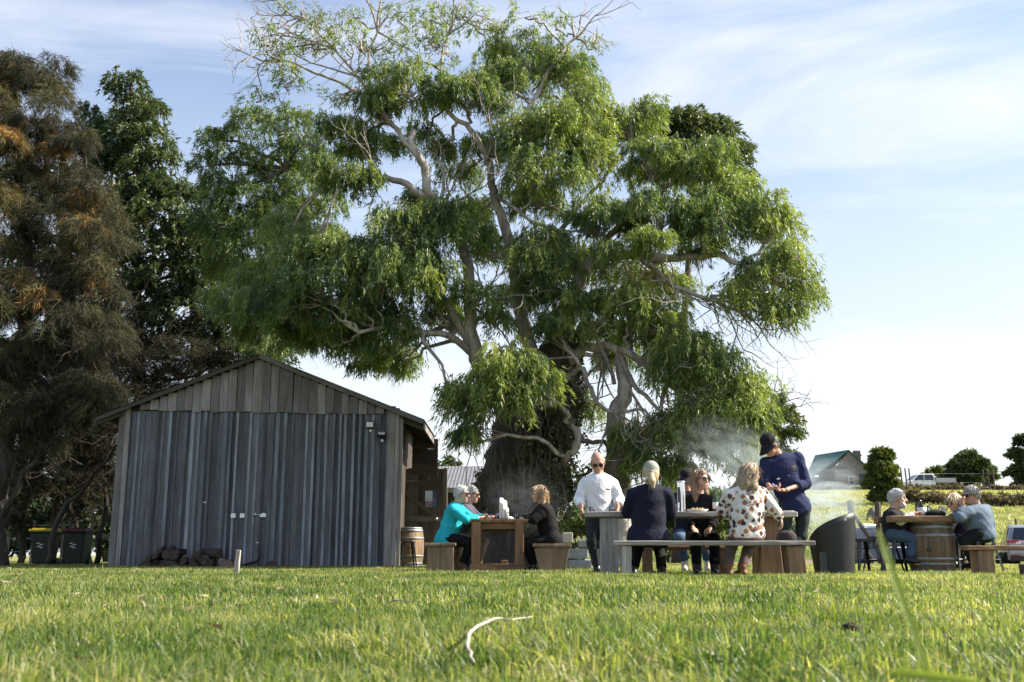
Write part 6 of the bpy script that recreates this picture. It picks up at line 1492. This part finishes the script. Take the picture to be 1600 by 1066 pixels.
# floral blouse
person('seated person from behind in white patterned blouse with long streaked hair', 12.5,
  dict(head=(1174,741,.02), neck=(1166,762,0), sha=(1139,775,-.04), shb=(1189,772,.08), ela=(1128,800,.08), elb=(1207,794,.05), wra=(1145,800,.34), wrb=(1219,808,.16), hpa=(1155,836,0), hpb=(1180,836,0),
       kna=(1143,850,.34), knb=(1172,850,.34), ana=(1137,886,.22), anb=(1160,886,.24)), (.62,.72,-.05),
  dict(shirt=cloth('floral_blouse_cloth', (.66,.64,.62), pattern='floral'), legs=cloth('mauve_trousers', (.17,.125,.13)), bf=(.2,1,0), bulk=1.08, hips=.20, waist=1.1, hem=.04, loose=.032, hs=1.12, shoes=BOOTT, boots=.85, top='blouse', handd=[None,(.2,.1,-1)], handn=[(0,0,-1),(-1,0,0)],
   hair=dict(mat=MIXH, full=True, fringe=.05, locks=[((0,-.07,.03),(-.01,-.11,-.12),.082,.078),((-.01,-.11,-.12),(-.01,-.16,-.27),.074,.035),((.05,-.05,0),(.075,-.08,-.14),.050,.045),((.075,-.08,-.14),(.085,-.10,-.25),.04,.018),((-.055,-.05,0),(-.095,-.10,-.16),.052,.048),((-.095,-.10,-.16),(-.12,-.14,-.29),.045,.018),((-.05,-.12,-.16),(-.07,-.17,-.31),.045,.016)])))
# waiter
o, hl, I = person('standing waiter in navy shirt and black cap leaning to take an order', 13.75,
  dict(head=(1203,696,-.10), neck=(1216,714,0), sha=(1197,724,-.02), shb=(1246,716,.02), ela=(1194,752,-.05), elb=(1259,756,.0), wra=(1206,763,-.22), wrb=(1225,766,-.26), hpa=(1228,792,.05), hpb=(1255,791,.08),
       kna=(1226,838,.02), knb=(1252,838,.06), ana=(1226,884,.08), anb=(1248,884,.12)), (-.70,-.42,-.58),
  dict(shirt=cloth('navy_work_shirt', (.016,.024,.075)), legs=GREENT, bf=(-.3,-1,0), bulk=1.08, hips=.175, hem=.10, sleeve=.72, collar=True, cap=BLKCAP, hair=dict(mat=SALT, fringe=.05), specs='clear', skin=SKIN2, hs=1.14, loose=.03, curl=.9,
   handd=[(.7,-.5,0),(-1,-.3,-.05)], handn=[(0,-.2,1),(0,-.2,1)]))
YEL = plain('yellow_embroidery', (.62,.42,.05), .7)
def on_chest(o, I, a, t, out_, shape, name, mat):
    c = I['lerp'](t)+I['f']*out_+I['r']*a; X, Z = Vector(I['r']), Vector(I['u']); m = MB()
    for poly in shape:
        m.prism(poly, Vector(I['f'])*.006, Vector(c), X, Z)
    return m.build(name, mat, o)
sg = 1.0
on_chest(o, I, .085, .74, .138, [[(-.045,0),(-.02,.016),(.0,.012),(.012,.024),(.028,.010),(.05,.018),(.042,-.004),(.02,-.014),(-.02,-.012)], [(-.03,-.032),(.035,-.030),(.035,-.024),(-.03,-.026)], [(-.018,-.046),(.022,-.044),(.022,-.039),(-.018,-.041)]], 'chest_emblem', YEL)
on_chest(o, I, -.115, .62, .128, [[(-.045,-.010),(.045,-.010),(.045,.010),(-.045,.010)]], 'name_badge', PAPER)
on_chest(o, I, 0.0, .62, .155, [[(-.006,-.006),(.006,-.006),(.006,.006),(-.006,.006)]], 'button', PAPER)
m = MB(); w1 = I['W']['wrb']; w0 = I['W']['elb']; d = nrm(w1-w0); m.tube([w1-d*.045, w1-d*.015], .036, 14); m.build('wristwatch', BLACKP, o)
m = MB(); c = I['W']['wra']*.45+I['W']['wrb']*.55+np.array([-.055, -.06, .035]); m.box(c, (.10, .07, .014), Matrix.Rotation(.6, 3, 'Y') @ Matrix.Rotation(.4, 3, 'X')); nb = m.build('notepad', plain('blue_pad', (.12,.20,.40), .4)); tag(nb, 'small blue notepad in the waiter hands', 'notepad')
# right-hand drinkers
o, hl, I = person('white-haired bearded man in dark tee over white sleeves at the barrel table', 15.25,
  dict(head=(1403,779,0), neck=(1396,799,0), sha=(1395,807,-.17), shb=(1401,805,.19), ela=(1407,815,-.26), elb=(1415,813,.26), wra=(1427,804,-.22), wrb=(1432,803,.05), hpa=(1398,834,-.09), hpb=(1398,834,.09),
       kna=(1427,842,-.16), knb=(1428,842,.16), ana=(1422,873,-.16), anb=(1422,873,.14)), (.94,-.30,-.06),
  dict(shirt=cloth('dark_print_tee', (.012,.013,.018)), under=cloth('white_sleeves', (.62,.62,.66)), legs=JEANS, bf=(1,0,0), bulk=1.22, waist=1.2, hips=.18, sleeve=.34, hem=.05, hair=dict(mat=GREYH, fringe=.085), beard=GREYH, skin=SKIN2, hs=1.14, ground=False))
on_chest(o, I, -.03, .60, .172, [[(-.10,-.03),(-.04,-.06),(-.02,.10),(-.07,.12)], [(.0,-.07),(.03,-.07),(.05,.11),(.02,.12)], [(.06,-.05),(.10,-.02),(.11,.10),(.08,.11)]], 'shirt_print', PAPER)
person('blonde seated person in glasses and dark top at the barrel table', 15.75,
  dict(head=(1491,785,0), neck=(1498,803,0), sha=(1489,811,-.16), shb=(1505,810,.16), ela=(1484,824,-.20), elb=(1496,824,.2), wra=(1474,814,-.14), wrb=(1478,814,.08), hpa=(1504,837,-.08), hpb=(1506,837,.08),
       kna=(1482,845,-.12), knb=(1484,845,.12), ana=(1490,880,-.12), anb=(1494,880,.12)), (-.88,-.42,-.18),
  dict(shirt=cloth('dark_purple_top', (.02,.014,.04)), legs=cloth('navy_jeans', (.018,.024,.045)), bf=(-1,0,0), bust=True, hair=dict(mat=BLND2, full=True, fringe=.05, locks=[((.06,-.04,0),(.07,-.04,-.09),.045,.035),((-.06,-.04,0),(-.07,-.04,-.09),.045,.035)]), specs='clear', ground=False, hs=1.12))
person('grey-haired man in grey-blue pullover with sunglasses leaning on the barrel table', 15.0,
  dict(head=(1518,774,-.02), neck=(1526,793,0), sha=(1512,801,-.16), shb=(1541,797,.13), ela=(1499,809,-.22), elb=(1547,820,.16), wra=(1505,792,-.12), wrb=(1520,815,.22), hpa=(1527,835,-.10), hpb=(1540,835,.08),
       kna=(1506,846,-.05), knb=(1518,846,.22), ana=(1522,880,.0), anb=(1532,880,.2)), (-.88,-.25,-.12),
  dict(shirt=cloth('grey_blue_knit', (.115,.16,.215)), legs=cloth('dark_jeans', (.014,.016,.022)), bf=(-.8,.6,0), bulk=1.2, waist=1.12, hips=.17, hem=.08, sleeve=.97, hair=dict(mat=SALT, fringe=.07), specs='sun', skin=SKIN2, ground=False, loose=.026, top='pullover', hs=1.12, handd=[(-.1,0,1),None], handn=[(1,0,0),(0,0,-1)]))


# ================================================================== RIGHT-HAND BACKGROUND
def cottage():
    Y = 120; x0, x1 = P(1305,750,Y).x, P(1359,750,Y).x; z0 = gz((x0+x1)/2, Y)-.4
    def zz(py, yy=Y): return P(1330, py, yy).z
    root = empty('cottage', ((x0+x1)/2, Y+3, z0), 'old grey weatherboard cottage with green gable roof on the hill', 'cottage')
    wall = wood('weatherboard', (.20,.175,.165), (.34,.31,.30), .85, 8, 3, .05)
    xa = P(1325,704,Y).x; za = zz(705); ze = zz(733); D = 6.5
    # gable end built board by board
    n = 16; zb = z0
    for k in range(n):
        a = zb+(za-zb)*k/n; b = zb+(za-zb)*(k+1)/n
        def half(z):
            if z <= ze: return x0, x1
            t = (z-ze)/(za-ze); return x0+(xa-x0)*t, x1+(xa-x1)*t
        l0, r0 = half(a); l1, r1 = half(b-.01)
        m = MB(); m.add([(l0,Y-.03,a),(r0,Y-.03,a),(r1,Y,b-.01),(l1,Y,b-.01),(l0,Y+.12,a),(r0,Y+.12,a),(r1,Y+.12,b-.01),(l1,Y+.12,b-.01)], [(0,1,2,3),(7,6,5,4),(0,4,5,1),(3,2,6,7),(0,3,7,4),(1,5,6,2)])
        m.build('weatherboard', wall, root)
    m = MB(); m.box(((x0+x1)/2, Y+D/2+.1, (z0+ze)/2), (x1-x0-.1, D, ze-z0)); m.build('side_wall', wall, root)
    GR = plain('green_roof_iron', (.012,.115,.10), .5, .1, .4, .15, 2)
    for s_, xe in ((-1, x0-2.7), (1, x1+.25)):
        zl = za+.1-(za-ze)/(xa-x0)*(xa-xe) if s_ < 0 else za+.1-(za-ze)/(x1-xa)*(xe-xa)
        if s_ < 0: zl = ze-.9
        m = MB(); m.add([(xa,Y-.3,za+.12),(xe,Y-.3,zl),(xe,Y+D,zl),(xa,Y+D,za+.12),(xa,Y-.3,za),(xe,Y-.3,zl-.12),(xe,Y+D,zl-.12),(xa,Y+D,za)], [(0,1,2,3),(7,6,5,4),(0,4,5,1),(1,5,6,2),(2,6,7,3)])
        m.build('roof', GR, root)
    # the long roof slope seen to the left
    xl = P(1262,733,Y+6).x; m = MB(); zt = P(1290,707,Y+3).z
    m.add([(xa,Y-.1,za+.14),(P(1283,708,Y+4).x,Y+6.5,za+.14),(xl-.2,Y+6.3,ze-.35),(P(1296,737,Y).x,Y-.1,ze-.35)], [(0,1,2,3)]); m.add([(xa,Y-.1,za+.02),(P(1283,708,Y+4).x,Y+6.5,za+.02),(xl-.2,Y+6.3,ze-.47),(P(1296,737,Y).x,Y-.1,ze-.47)], [(3,2,1,0)]); m.build('roof', GR, root)
    m = MB(); m.box((P(1282,750,Y+5).x, Y+5.2, (z0+ze-.6)/2), (4.4, 1.5, ze-.6-z0)); m.build('lean_to_wall', wall, root)
    W = plain('white_frame', (.7,.7,.7), .6); DK = plain('dark_pane', (.02,.025,.03), .1, 0, .6)
    wx0, wx1, wz0, wz1 = P(1326,756,Y).x, P(1335,756,Y).x, zz(757), zz(744)
    m = MB(); m.box(((wx0+wx1)/2, Y-.07, (wz0+wz1)/2), (wx1-wx0, .06, wz1-wz0)); wn_ = m.build('window', W, root)
    for k in (0, 1):
        m = MB(); m.box(((wx0+wx1)/2, Y-.115, wz0+(wz1-wz0)*(.27+.46*k)), (wx1-wx0-.14, .02, (wz1-wz0)*.40)); m.build('pane', DK, wn_)
    m = MB(); m.box(((P(1342,750,Y).x+P(1355,750,Y).x)/2, Y-.06, (zz(760)+zz(741))/2), (P(1355,750,Y).x-P(1342,750,Y).x, .06, zz(741)-zz(760))); d_ = m.build('door', plain('dark_green_door', (.02,.04,.045), .5), root)
    m = MB(); m.box((P(1344,752,Y).x, Y-.13, zz(752)), (.06,.06,.06)); m.build('handle', STEEL, d_)
    m = MB(); m.box((P(1312,731,Y).x, Y-.07, zz(731)), (1.6, .05, .35)); m.build('vent', DK, root)
    m = MB(); cx = P(1341,715,Y+2).x; m.box((cx, Y+2.5, zz(716)), (.75, .6, 2.2)); m.box((cx, Y+2.5, zz(710)+.1), (.9, .75, .2)); m.build('chimney', plain('chimney_brick', (.16,.12,.11), .9, 0, .2, .3, 5), root)
    m = MB(); m.box((P(1330,757,Y-3).x, Y-4, gz(xa, Y-4)+.45), (1.1, .5, .9)); m.build('water_tank', W, root)
cottage()

def wheel(root, c, r, wd, rim=STEEL):
    m = MB(); R = Matrix.Rotation(math.pi/2, 3, 'X')
    m.lathe(c, [(r*.62,-wd/2),(r*.93,-wd/2),(r,-wd*.36),(r,wd*.36),(r*.93,wd/2),(r*.62,wd/2)], 24, R); w_ = m.build('wheel', plain('tyre_rubber', (.015,.015,.015), .8), root, smooth=True)
    m = MB(); m.lathe(c, [(.02,-wd*.42),(r*.60,-wd*.34),(r*.62,wd*.34),(.02,wd*.42)], 16, R); m.build('rim', rim, w_)
def car_shell(prof, half, name, mat, parent, M, tuck=.92, zb=.9):
    """side profile (x, z) swept across the width with rounded shoulders; narrower above the belt line zb"""
    m = MB(); n = len(prof); secs = [(-1.0, 0), (-.94, 1), (-.5, 1), (0, 1), (.5, 1), (.94, 1), (1.0, 0)]
    vs = []
    for y, k in secs:
        for x, z in prof:
            sh_ = 1.0 if z <= zb else 1-(1-tuck)*min(1, (z-zb)/.5)*1.0
            zz = z-(0 if k else .035*(1 if z > .5 else -1)); xx = x*(1 if k else .985)
            vs.append((xx, y*half*sh_, zz))
    fs = [tuple(range(n)), tuple(reversed(range((len(secs)-1)*n, len(secs)*n)))]
    for i in range(len(secs)-1):
        for k in range(n): fs.append((i*n+k, (i+1)*n+k, (i+1)*n+(k+1) % n, i*n+(k+1) % n))
    m.add(vs, fs); return m.build(name, mat, parent, M, bevel=.03)
CARGLASS = plain('car_glass', (.012,.018,.025), .06, 0, .7, 0)
def panel(pts, mat, name, parent, M, th=.012):
    m = MB(); pts = [Vector(p) for p in pts]; nn = (pts[1]-pts[0]).cross(pts[2]-pts[1]).normalized(); q = [p-nn*th for p in pts]; n = len(pts)
    m.add(pts+q, [tuple(range(n)), tuple(reversed(range(n, 2*n)))]+[((i+1) % n, i, n+i, n+(i+1) % n) for i in range(n)]); return m.build(name, mat, parent, M)
def ute():
    Y = 105; x = P(1447, 765, Y).x; z = gz(x, Y); root = empty('utility_truck', (x, Y, z), 'white dual-cab utility truck with steel tray parked on the ridge', 'truck')
    M = Matrix.Translation((x, Y, z)) @ Matrix.Rotation(math.radians(2), 4, 'Z')
    WH = plain('white_car_paint', (.72,.74,.76), .25, 0, .5, .04)
    prof = [(-2.75,.42),(-2.80,.70),(-2.72,.98),(-1.75,1.12),(-1.05,1.70),(-.75,1.78),(.45,1.78),(.62,1.70),(.66,1.05),(.66,.42)]
    car_shell(prof, .9, 'body', WH, root, M, .86, 1.08)
    for s_ in (-1, 1):
        y = s_*.905
        for a, b, t0, t1, nm in ((-1.55,-.52,-.98,-.50,'side_window'), (-.42,.52,-.42,.42,'side_window')):
            pts = [(a,y*.985,1.14),(b,y*.985,1.14),(t1,y*.885,1.68),(t0,y*.885,1.68)]
            panel(pts if s_ < 0 else pts[::-1], CARGLASS, nm, root, M)
        for hx in (-.62, .42):
            m = MB(); m.box((hx, y*1.0, 1.02), (.16, .03, .035)); m.build('door_handle', BLACKP, root, M)
        m = MB(); m.box((-1.35, y*1.09, 1.18), (.10, .18, .18)); m.build('mirror', BLACKP, root, M, bevel=.02)
    panel([(-1.75,-.80,1.13),(-1.75,.80,1.13),(-1.07,.72,1.69),(-1.07,-.72,1.69)][::-1], CARGLASS, 'windscreen', root, M)
    m = MB(); m.box((1.72, 0, .98), (2.05, 1.85, .08)); 
    for yy in (-.92, .92): m.box((1.72, yy, 1.18), (2.05, .04, .34))
    m.box((2.73, 0, 1.18), (.04, 1.8, .34)); m.box((.74, 0, 1.25), (.05, 1.8, .55)); m.build('tray', plain('tray_alloy', (.45,.45,.46), .4, .6), root, M)
    m = MB(); m.box((1.5, 0, .74), (2.4, 1.0, .22)); m.build('chassis', BLACKP, root, M)
    for wx in (-1.88, 1.45):
        for s_ in (-1, 1): wheel(root, M @ Vector((wx, s_*.80, .37)), .37, .24)
    for s_ in (-1, 1):
        m = MB(); m.box((-2.74, s_*.68, .86), (.10, .36, .2)); m.build('headlight', WHITEP, root, M, bevel=.03)
        m = MB(); m.box((2.76, s_*.75, .82), (.05, .3, .12)); m.build('tail_light', plain('red_lens', (.4,.01,.01), .2), root, M)
ute()
def suv(px, Y, rot, col, label, z=None):
    x = GX(px, Y); z0 = gz(x, Y); root = empty('parked_car', (x, Y, z0), label, 'car', 'cars parked on the dirt track')
    M = Matrix.Translation((x, Y, z0)) @ Matrix.Rotation(rot, 4, 'Z')
    prof = [(-2.2,.35),(-2.25,.62),(-2.12,.90),(-1.15,1.05),(-.45,1.55),(-.1,1.63),(1.35,1.62),(1.75,1.52),(2.05,1.08),(2.22,.98),(2.25,.62),(2.18,.35)]
    car_shell(prof, .92, 'body', col, root, M, .83, 1.0)
    panel([(2.075,-.72,1.12),(2.075,.72,1.12),(1.80,.62,1.50),(1.80,-.62,1.50)], CARGLASS, 'rear_window', root, M, .01)
    panel([(-1.08,-.72,1.10),(-1.08,.72,1.10),(-.48,.64,1.54),(-.48,-.64,1.54)][::-1], CARGLASS, 'windscreen', root, M, .01)
    for s_ in (-1, 1):
        y = s_*.93
        for a, b, t0, t1 in ((-.95,.12,-.42,.12), (.20,1.0,.20,.95), (1.08,1.7,1.05,1.45)):
            pts = [(a,y*.985,1.04),(b,y*.985,1.04),(t1,y*.855,1.52),(t0,y*.855,1.52)]; panel(pts if s_ < 0 else pts[::-1], CARGLASS, 'side_window', root, M)
        m = MB(); m.box((2.10, s_*.70, .99), (.22, .42, .15)); m.build('tail_light', plain('tail_lens', (.35,.012,.015), .15), root, M, bevel=.03)
        m = MB(); m.box((2.225, s_*.55, .97), (.03, .16, .07)); m.build('reverse_light', WHITEP, root, M)
        m = MB(); m.box((2.22, s_*.68, .50), (.06, .32, .10)); m.build('reflector', plain('dark_red', (.12,.01,.01), .3), root, M)
        m = MB(); m.box((-2.13, s_*.66, .78), (.2, .40, .16)); m.build('headlight', WHITEP, root, M, bevel=.04)
        m = MB(); m.tube([M.inverted() @ (M @ Vector((-.1, s_*.66, 1.68))), Vector((1.4, s_*.66, 1.67))], .02, 6); m.build('roof_rail', STEEL, root, M)
        for wx in (-1.38, 1.38): wheel(root, M @ Vector((wx, s_*.83, .34)), .34, .22)
    m = MB(); m.box((2.245, 0, .74), (.02, .52, .12)); m.build('number_plate', PAPER, root, M)
    m = MB(); m.box((2.21, 0, .42), (.10, 1.7, .18)); m.build('bumper', BLACKP, root, M, bevel=.03)
SILV = plain('silver_paint', (.26,.28,.31), .25, .5, .5, .04); BLUEW = plain('pale_blue_paint', (.40,.48,.58), .25, .3, .5, .04)
suv(1612, 38.5, math.radians(-112), SILV, 'silver wagon at the right edge showing its rear window and red tail light')
suv(1374, 39.5, math.radians(20), plain('dark_blue_paint', (.025,.04,.075), .18, .2, .6, .04), 'dark blue car parked behind the black stools')

# ------------------------------------------------------------------ fences
def fence(name, label, pts, h, rails, wires, post_r, mat, brace=None):
    root = empty(name, (pts[0][0], pts[0][1], gz(*pts[0])), label, 'fence')
    tops = []
    for (x, y) in pts:
        z = gz(x, y); m = MB(); hh = h*random.uniform(.95, 1.05); m.tube([(x, y, z-.1), (x+.01, y, z+hh*.5), (x+random.uniform(-.03,.03), y, z+hh)], post_r, 8); m.build('post', mat, root); tops.append((x, y, z))
    for (a, b) in zip(tops[:-1], tops[1:]):
        for w_ in wires:
            m = MB(); m.tube([(a[0],a[1],a[2]+h*w_), (b[0],b[1],b[2]+h*w_)], .006, 4); m.build('wire', STEEL, root)
        for w_ in rails:
            m = MB(); m.tube([(a[0],a[1],a[2]+h*w_), (b[0],b[1],b[2]+h*w_)], .045, 6); m.build('rail', mat, root)
    if brace:
        for (i, j) in brace:
            a, b = tops[i], tops[j]; m = MB(); m.tube([(a[0],a[1],a[2]+h*.86), (b[0],b[1],b[2]+h*.18)], .05, 6); m.build('brace', mat, root)
GP = wood('grey_fence_post', (.09,.075,.06), (.20,.175,.15), .85, 2, 12, .15)
fence('post_fence', 'post fence with diagonal brace behind the fire screen', [(GX(1335, 27.5), 27.5), (GX(1376, 27.5), 27.5), (GX(1440, 28), 28), (GX(1500, 28.5), 28.5)], 1.62, [], [.3, .55, .8], .085, GP, [(0, 1), (2, 1)])
fence('wire_fence', 'wire fence with dark posts along the paddock at the right', [(GX(px, 47-(px-1440)*.02), 47-(px-1440)*.02) for px in (1440, 1496, 1553, 1592, 1640)], 1.5, [], [.2,.4,.6,.8,.95], .05, GP)
fence('ridge_fence', 'thin post fence on the ridge below the utility truck', [(GX(px, 93), 93) for px in (1418, 1425, 1431, 1548, 1556, 1564)], 2.0, [], [.4,.8], .07, GP)
fence('yard_fence', 'thin pale posts between the wheelie bins and the trees', [(GX(px, 29), 29) for px in (10, 48, 95, 140, 180)], 1.2, [], [.3,.6,.9], .035, POSTWOOD)
def boulder():
    rng = random.Random(5); x = GX(1369, 55); m = MB(); m.lathe((x, 55, gz(x, 55)), [(.26,-.1),(.34,.15),(.28,.42),(.12,.58),(.02,.6)], 12); m.v = [tuple(c+rng.uniform(-.04,.04) for c in v) for v in m.v]
    tag(m.build('boulder', plain('lichen_rock', (.16,.15,.13), .9, 0, .2, .4, 3, .5, 6), None, smooth=True), 'grey boulder at the foot of the conical tree', 'boulder')
boulder()

# ------------------------------------------------------------------ small things in the lawn
def lawn_bits():
    PALE = plain('bleached_stick', (.40,.36,.30), .7, 0, .2, .2, 30)
    def gp(px, py, dz=0):   # where the sight line meets the lawn
        b = (CY-py)/F_PX; t = -(CAM_H-dz)/(_s+b*_c); return Vector(((px-CX)/F_PX*t, t*(_c-b*_s), dz))
    m = MB(); pts = [gp(741,1035,.03), gp(730,1008,.06), gp(736,988,.075), gp(757,974,.08), gp(780,966,.075), gp(800,969,.07), gp(832,963,.06)]
    q_ = wander(pts, np.random.default_rng(3), 5, .0012); m.tube(q_, list(np.interp(np.linspace(0, 6, len(q_)), range(7), [.003,.0042,.0048,.0045,.004,.0035,.002])), 7); tag(m.build('dry_stick', PALE, None, smooth=True), 'bleached bent stick lying in the foreground grass', 'stick')
    m = MB(); pts = [gp(800,990,.02), gp(826,978,.04), gp(848,968,.05), gp(838,985,.03)]; m.tube(pts, [.003,.003,.002,.001], 5); tag(m.build('thin_twig', BARK_MID), 'thin dark twig beside the bleached stick', 'twig')
    c = gp(1332, 990, .02); m = MB(); rng = random.Random(3); m.lathe(c, [(.012,-.02),(.03,.0),(.027,.02),(.01,.03)], 10); m.v = [tuple(q+rng.uniform(-.006,.006) for q in v) for v in m.v]; tag(m.build('dirt_clod', plain('dark_clod', (.02,.016,.013), .9), None, smooth=True), 'dark clod of earth in the foreground grass', 'clod')
    BL = NT('tall_blade'); c_ = (.26,.34,.05,1)
    b = BL.n('ShaderNodeBsdfPrincipled', {'Base Color': c_, 'Roughness': .5}); tr = BL.n('ShaderNodeBsdfTranslucent', {0: (.36,.45,.06,1)}); mx_ = BL.n('ShaderNodeMixShader', {0: .5, 1: b.outputs[0], 2: tr.outputs[0]}); BM = BL.done(mx_.outputs[0])
    Y = .85; tp = [P(1462,1100,Y), P(1448,1040,Y), P(1428,985,Y+.01), P(1405,920,Y+.02), P(1386,868,Y+.03), P(1372,828,Y+.04)]; wd = [.0028,.0028,.003,.0032,.0028,.0015]
    lo = Vector((tp[0].x+.01, Y, 0)); tp = [lo]+tp; wd = [.0028]+wd
    m = MB(); vs = []
    for p, w_ in zip(tp, wd): vs += [p+Vector((-w_,0,0)), p+Vector((0,.0015,0)), p+Vector((w_,0,0))]
    fs = []
    for i in range(len(tp)-1):
        for k in (0, 1): fs.append((3*i+k, 3*i+k+1, 3*i+k+4, 3*i+k+3))
    m.add(vs, fs); tag(m.build('grass_blade', BM, None, smooth=True), 'single tall blurred grass blade close to the lens', 'grass blade')
    m = MB(); vs = []; Y = .8
    for p, w_ in zip([P(1385,1050,Y), P(1430,1054,Y), P(1480,1060,Y), P(1530,1066,Y)], (.001,.003,.003,.002)): vs += [p+Vector((0,0,-w_)), p+Vector((0,.003,0)), p+Vector((0,0,w_))]
    fs = []
    for i in range(3):
        for k in (0, 1): fs.append((3*i+k, 3*i+k+1, 3*i+k+4, 3*i+k+3))
    m.add(vs, fs); tag(m.build('grass_blade', BM, None, smooth=True), 'fallen yellowish grass blade low at the bottom right', 'grass blade')
lawn_bits()

def litter():
    r = np.random.default_rng(77); n = 2600; Y = np.sqrt(r.uniform(2.0**2, 20.0**2, n)); X = r.uniform(-1, 1, n)*(Y*.58+.5)
    pos = np.stack([X, Y, r.uniform(.015, .05, n)], -1); d = r.normal(size=(n, 3)); d[:, 2] *= .25
    V = leaf_quads(pos, d, r.uniform(.04, .10, n), r.uniform(.010, .020, n), r).reshape(-1, 3)
    me = np_mesh('fallen_leaves', V, np.arange(len(V)).reshape(-1, 3), False, np.repeat(r.uniform(0, 1, n), 3))
    me.materials.append(leaf_mat('dry_fallen_leaves', [(0, (.10,.06,.035)), (.5, (.22,.15,.09)), (1, (.42,.36,.27))], .1, .7, .2)); o = bpy.data.objects.new('fallen_leaves', me); link(o); tag(o, 'dry brown gum leaves littered over the lawn', 'leaf litter', kind='stuff')
    tw = MB()
    for _ in range(60):
        y = math.sqrt(r.uniform(9, 300)); x = r.uniform(-1, 1)*y*.55; a = r.uniform(0, 3.1); ln = r.uniform(.08, .3); p = np.array([x, y, .035]); q = p+np.array([math.cos(a)*ln, math.sin(a)*ln, r.uniform(-.01, .02)])
        tw.tube([p, (p+q)/2+r.normal(0, .02, 3), q], [.004, .004, .002], 4)
    o = tw.build('fallen_twigs', BARK_MID); tag(o, 'thin broken twigs scattered through the grass', 'twig litter', kind='stuff')
litter()

# ------------------------------------------------------------------ smoke
def smoke(c, rad, dens, label, seed, tilt=0.0):
    m = MB(); n = 20; prof = []
    for k in range(11):
        a = math.pi*(k/10-.5); prof.append((max(.01, math.cos(a)), math.sin(a)))
    m.lathe((0,0,0), prof, n)
    t = NT('smoke_volume'); tc = t.n('ShaderNodeTexCoord'); ob = tc.outputs['Object']
    ln = t.n('ShaderNodeVectorMath', {0: ob}, operation='LENGTH').outputs['Value']
    fall = t.ramp(ln, [(0.0, (1,1,1)), (0.55, (.45,.45,.45)), (0.97, (0,0,0))])
    sc = t.n('ShaderNodeMapping', {0: ob, 'Location': (seed, seed*.7, seed*.3), 'Rotation': (0, .6, 0), 'Scale': (rad[0]*.8, rad[1], rad[2]*2.0)}).outputs[0]
    nz_ = t.noise(sc, 1.7, 3, .5, 2.2); puff = t.ramp(nz_, [(.40, (.02,.02,.02)), (.66, (1,1,1))])
    d = t.math('MULTIPLY', t.math('MULTIPLY', fall, puff), dens)
    v = t.n('ShaderNodeVolumePrincipled', {'Color': (.80,.90,1.0,1), 'Density': d, 'Anisotropy': .35})
    t.t.links.new(v.outputs[0], t.o.inputs['Volume'])
    M = Matrix.Translation(c) @ Matrix.Rotation(tilt, 4, 'Y') @ Matrix.Diagonal((*rad, 1))
    o = m.build('smoke', t.m, None, M); tag(o, label, 'smoke', kind='stuff')
smoke(P(1288, 782, 15.6), (.66, .6, .80), 3.0, 'pale wood smoke billowing between the waiter and the fire screen', 3.1)
smoke(P(1180, 737, 16.2), (1.5, .7, .72), 1.35, 'blue wood smoke drifting up behind the patterned-blouse guest', 7.7, .50)
smoke(P(818, 783, 18.0), (.85, .6, .62), .32, 'thin blue smoke drifting behind the tree-side table', 12.3)
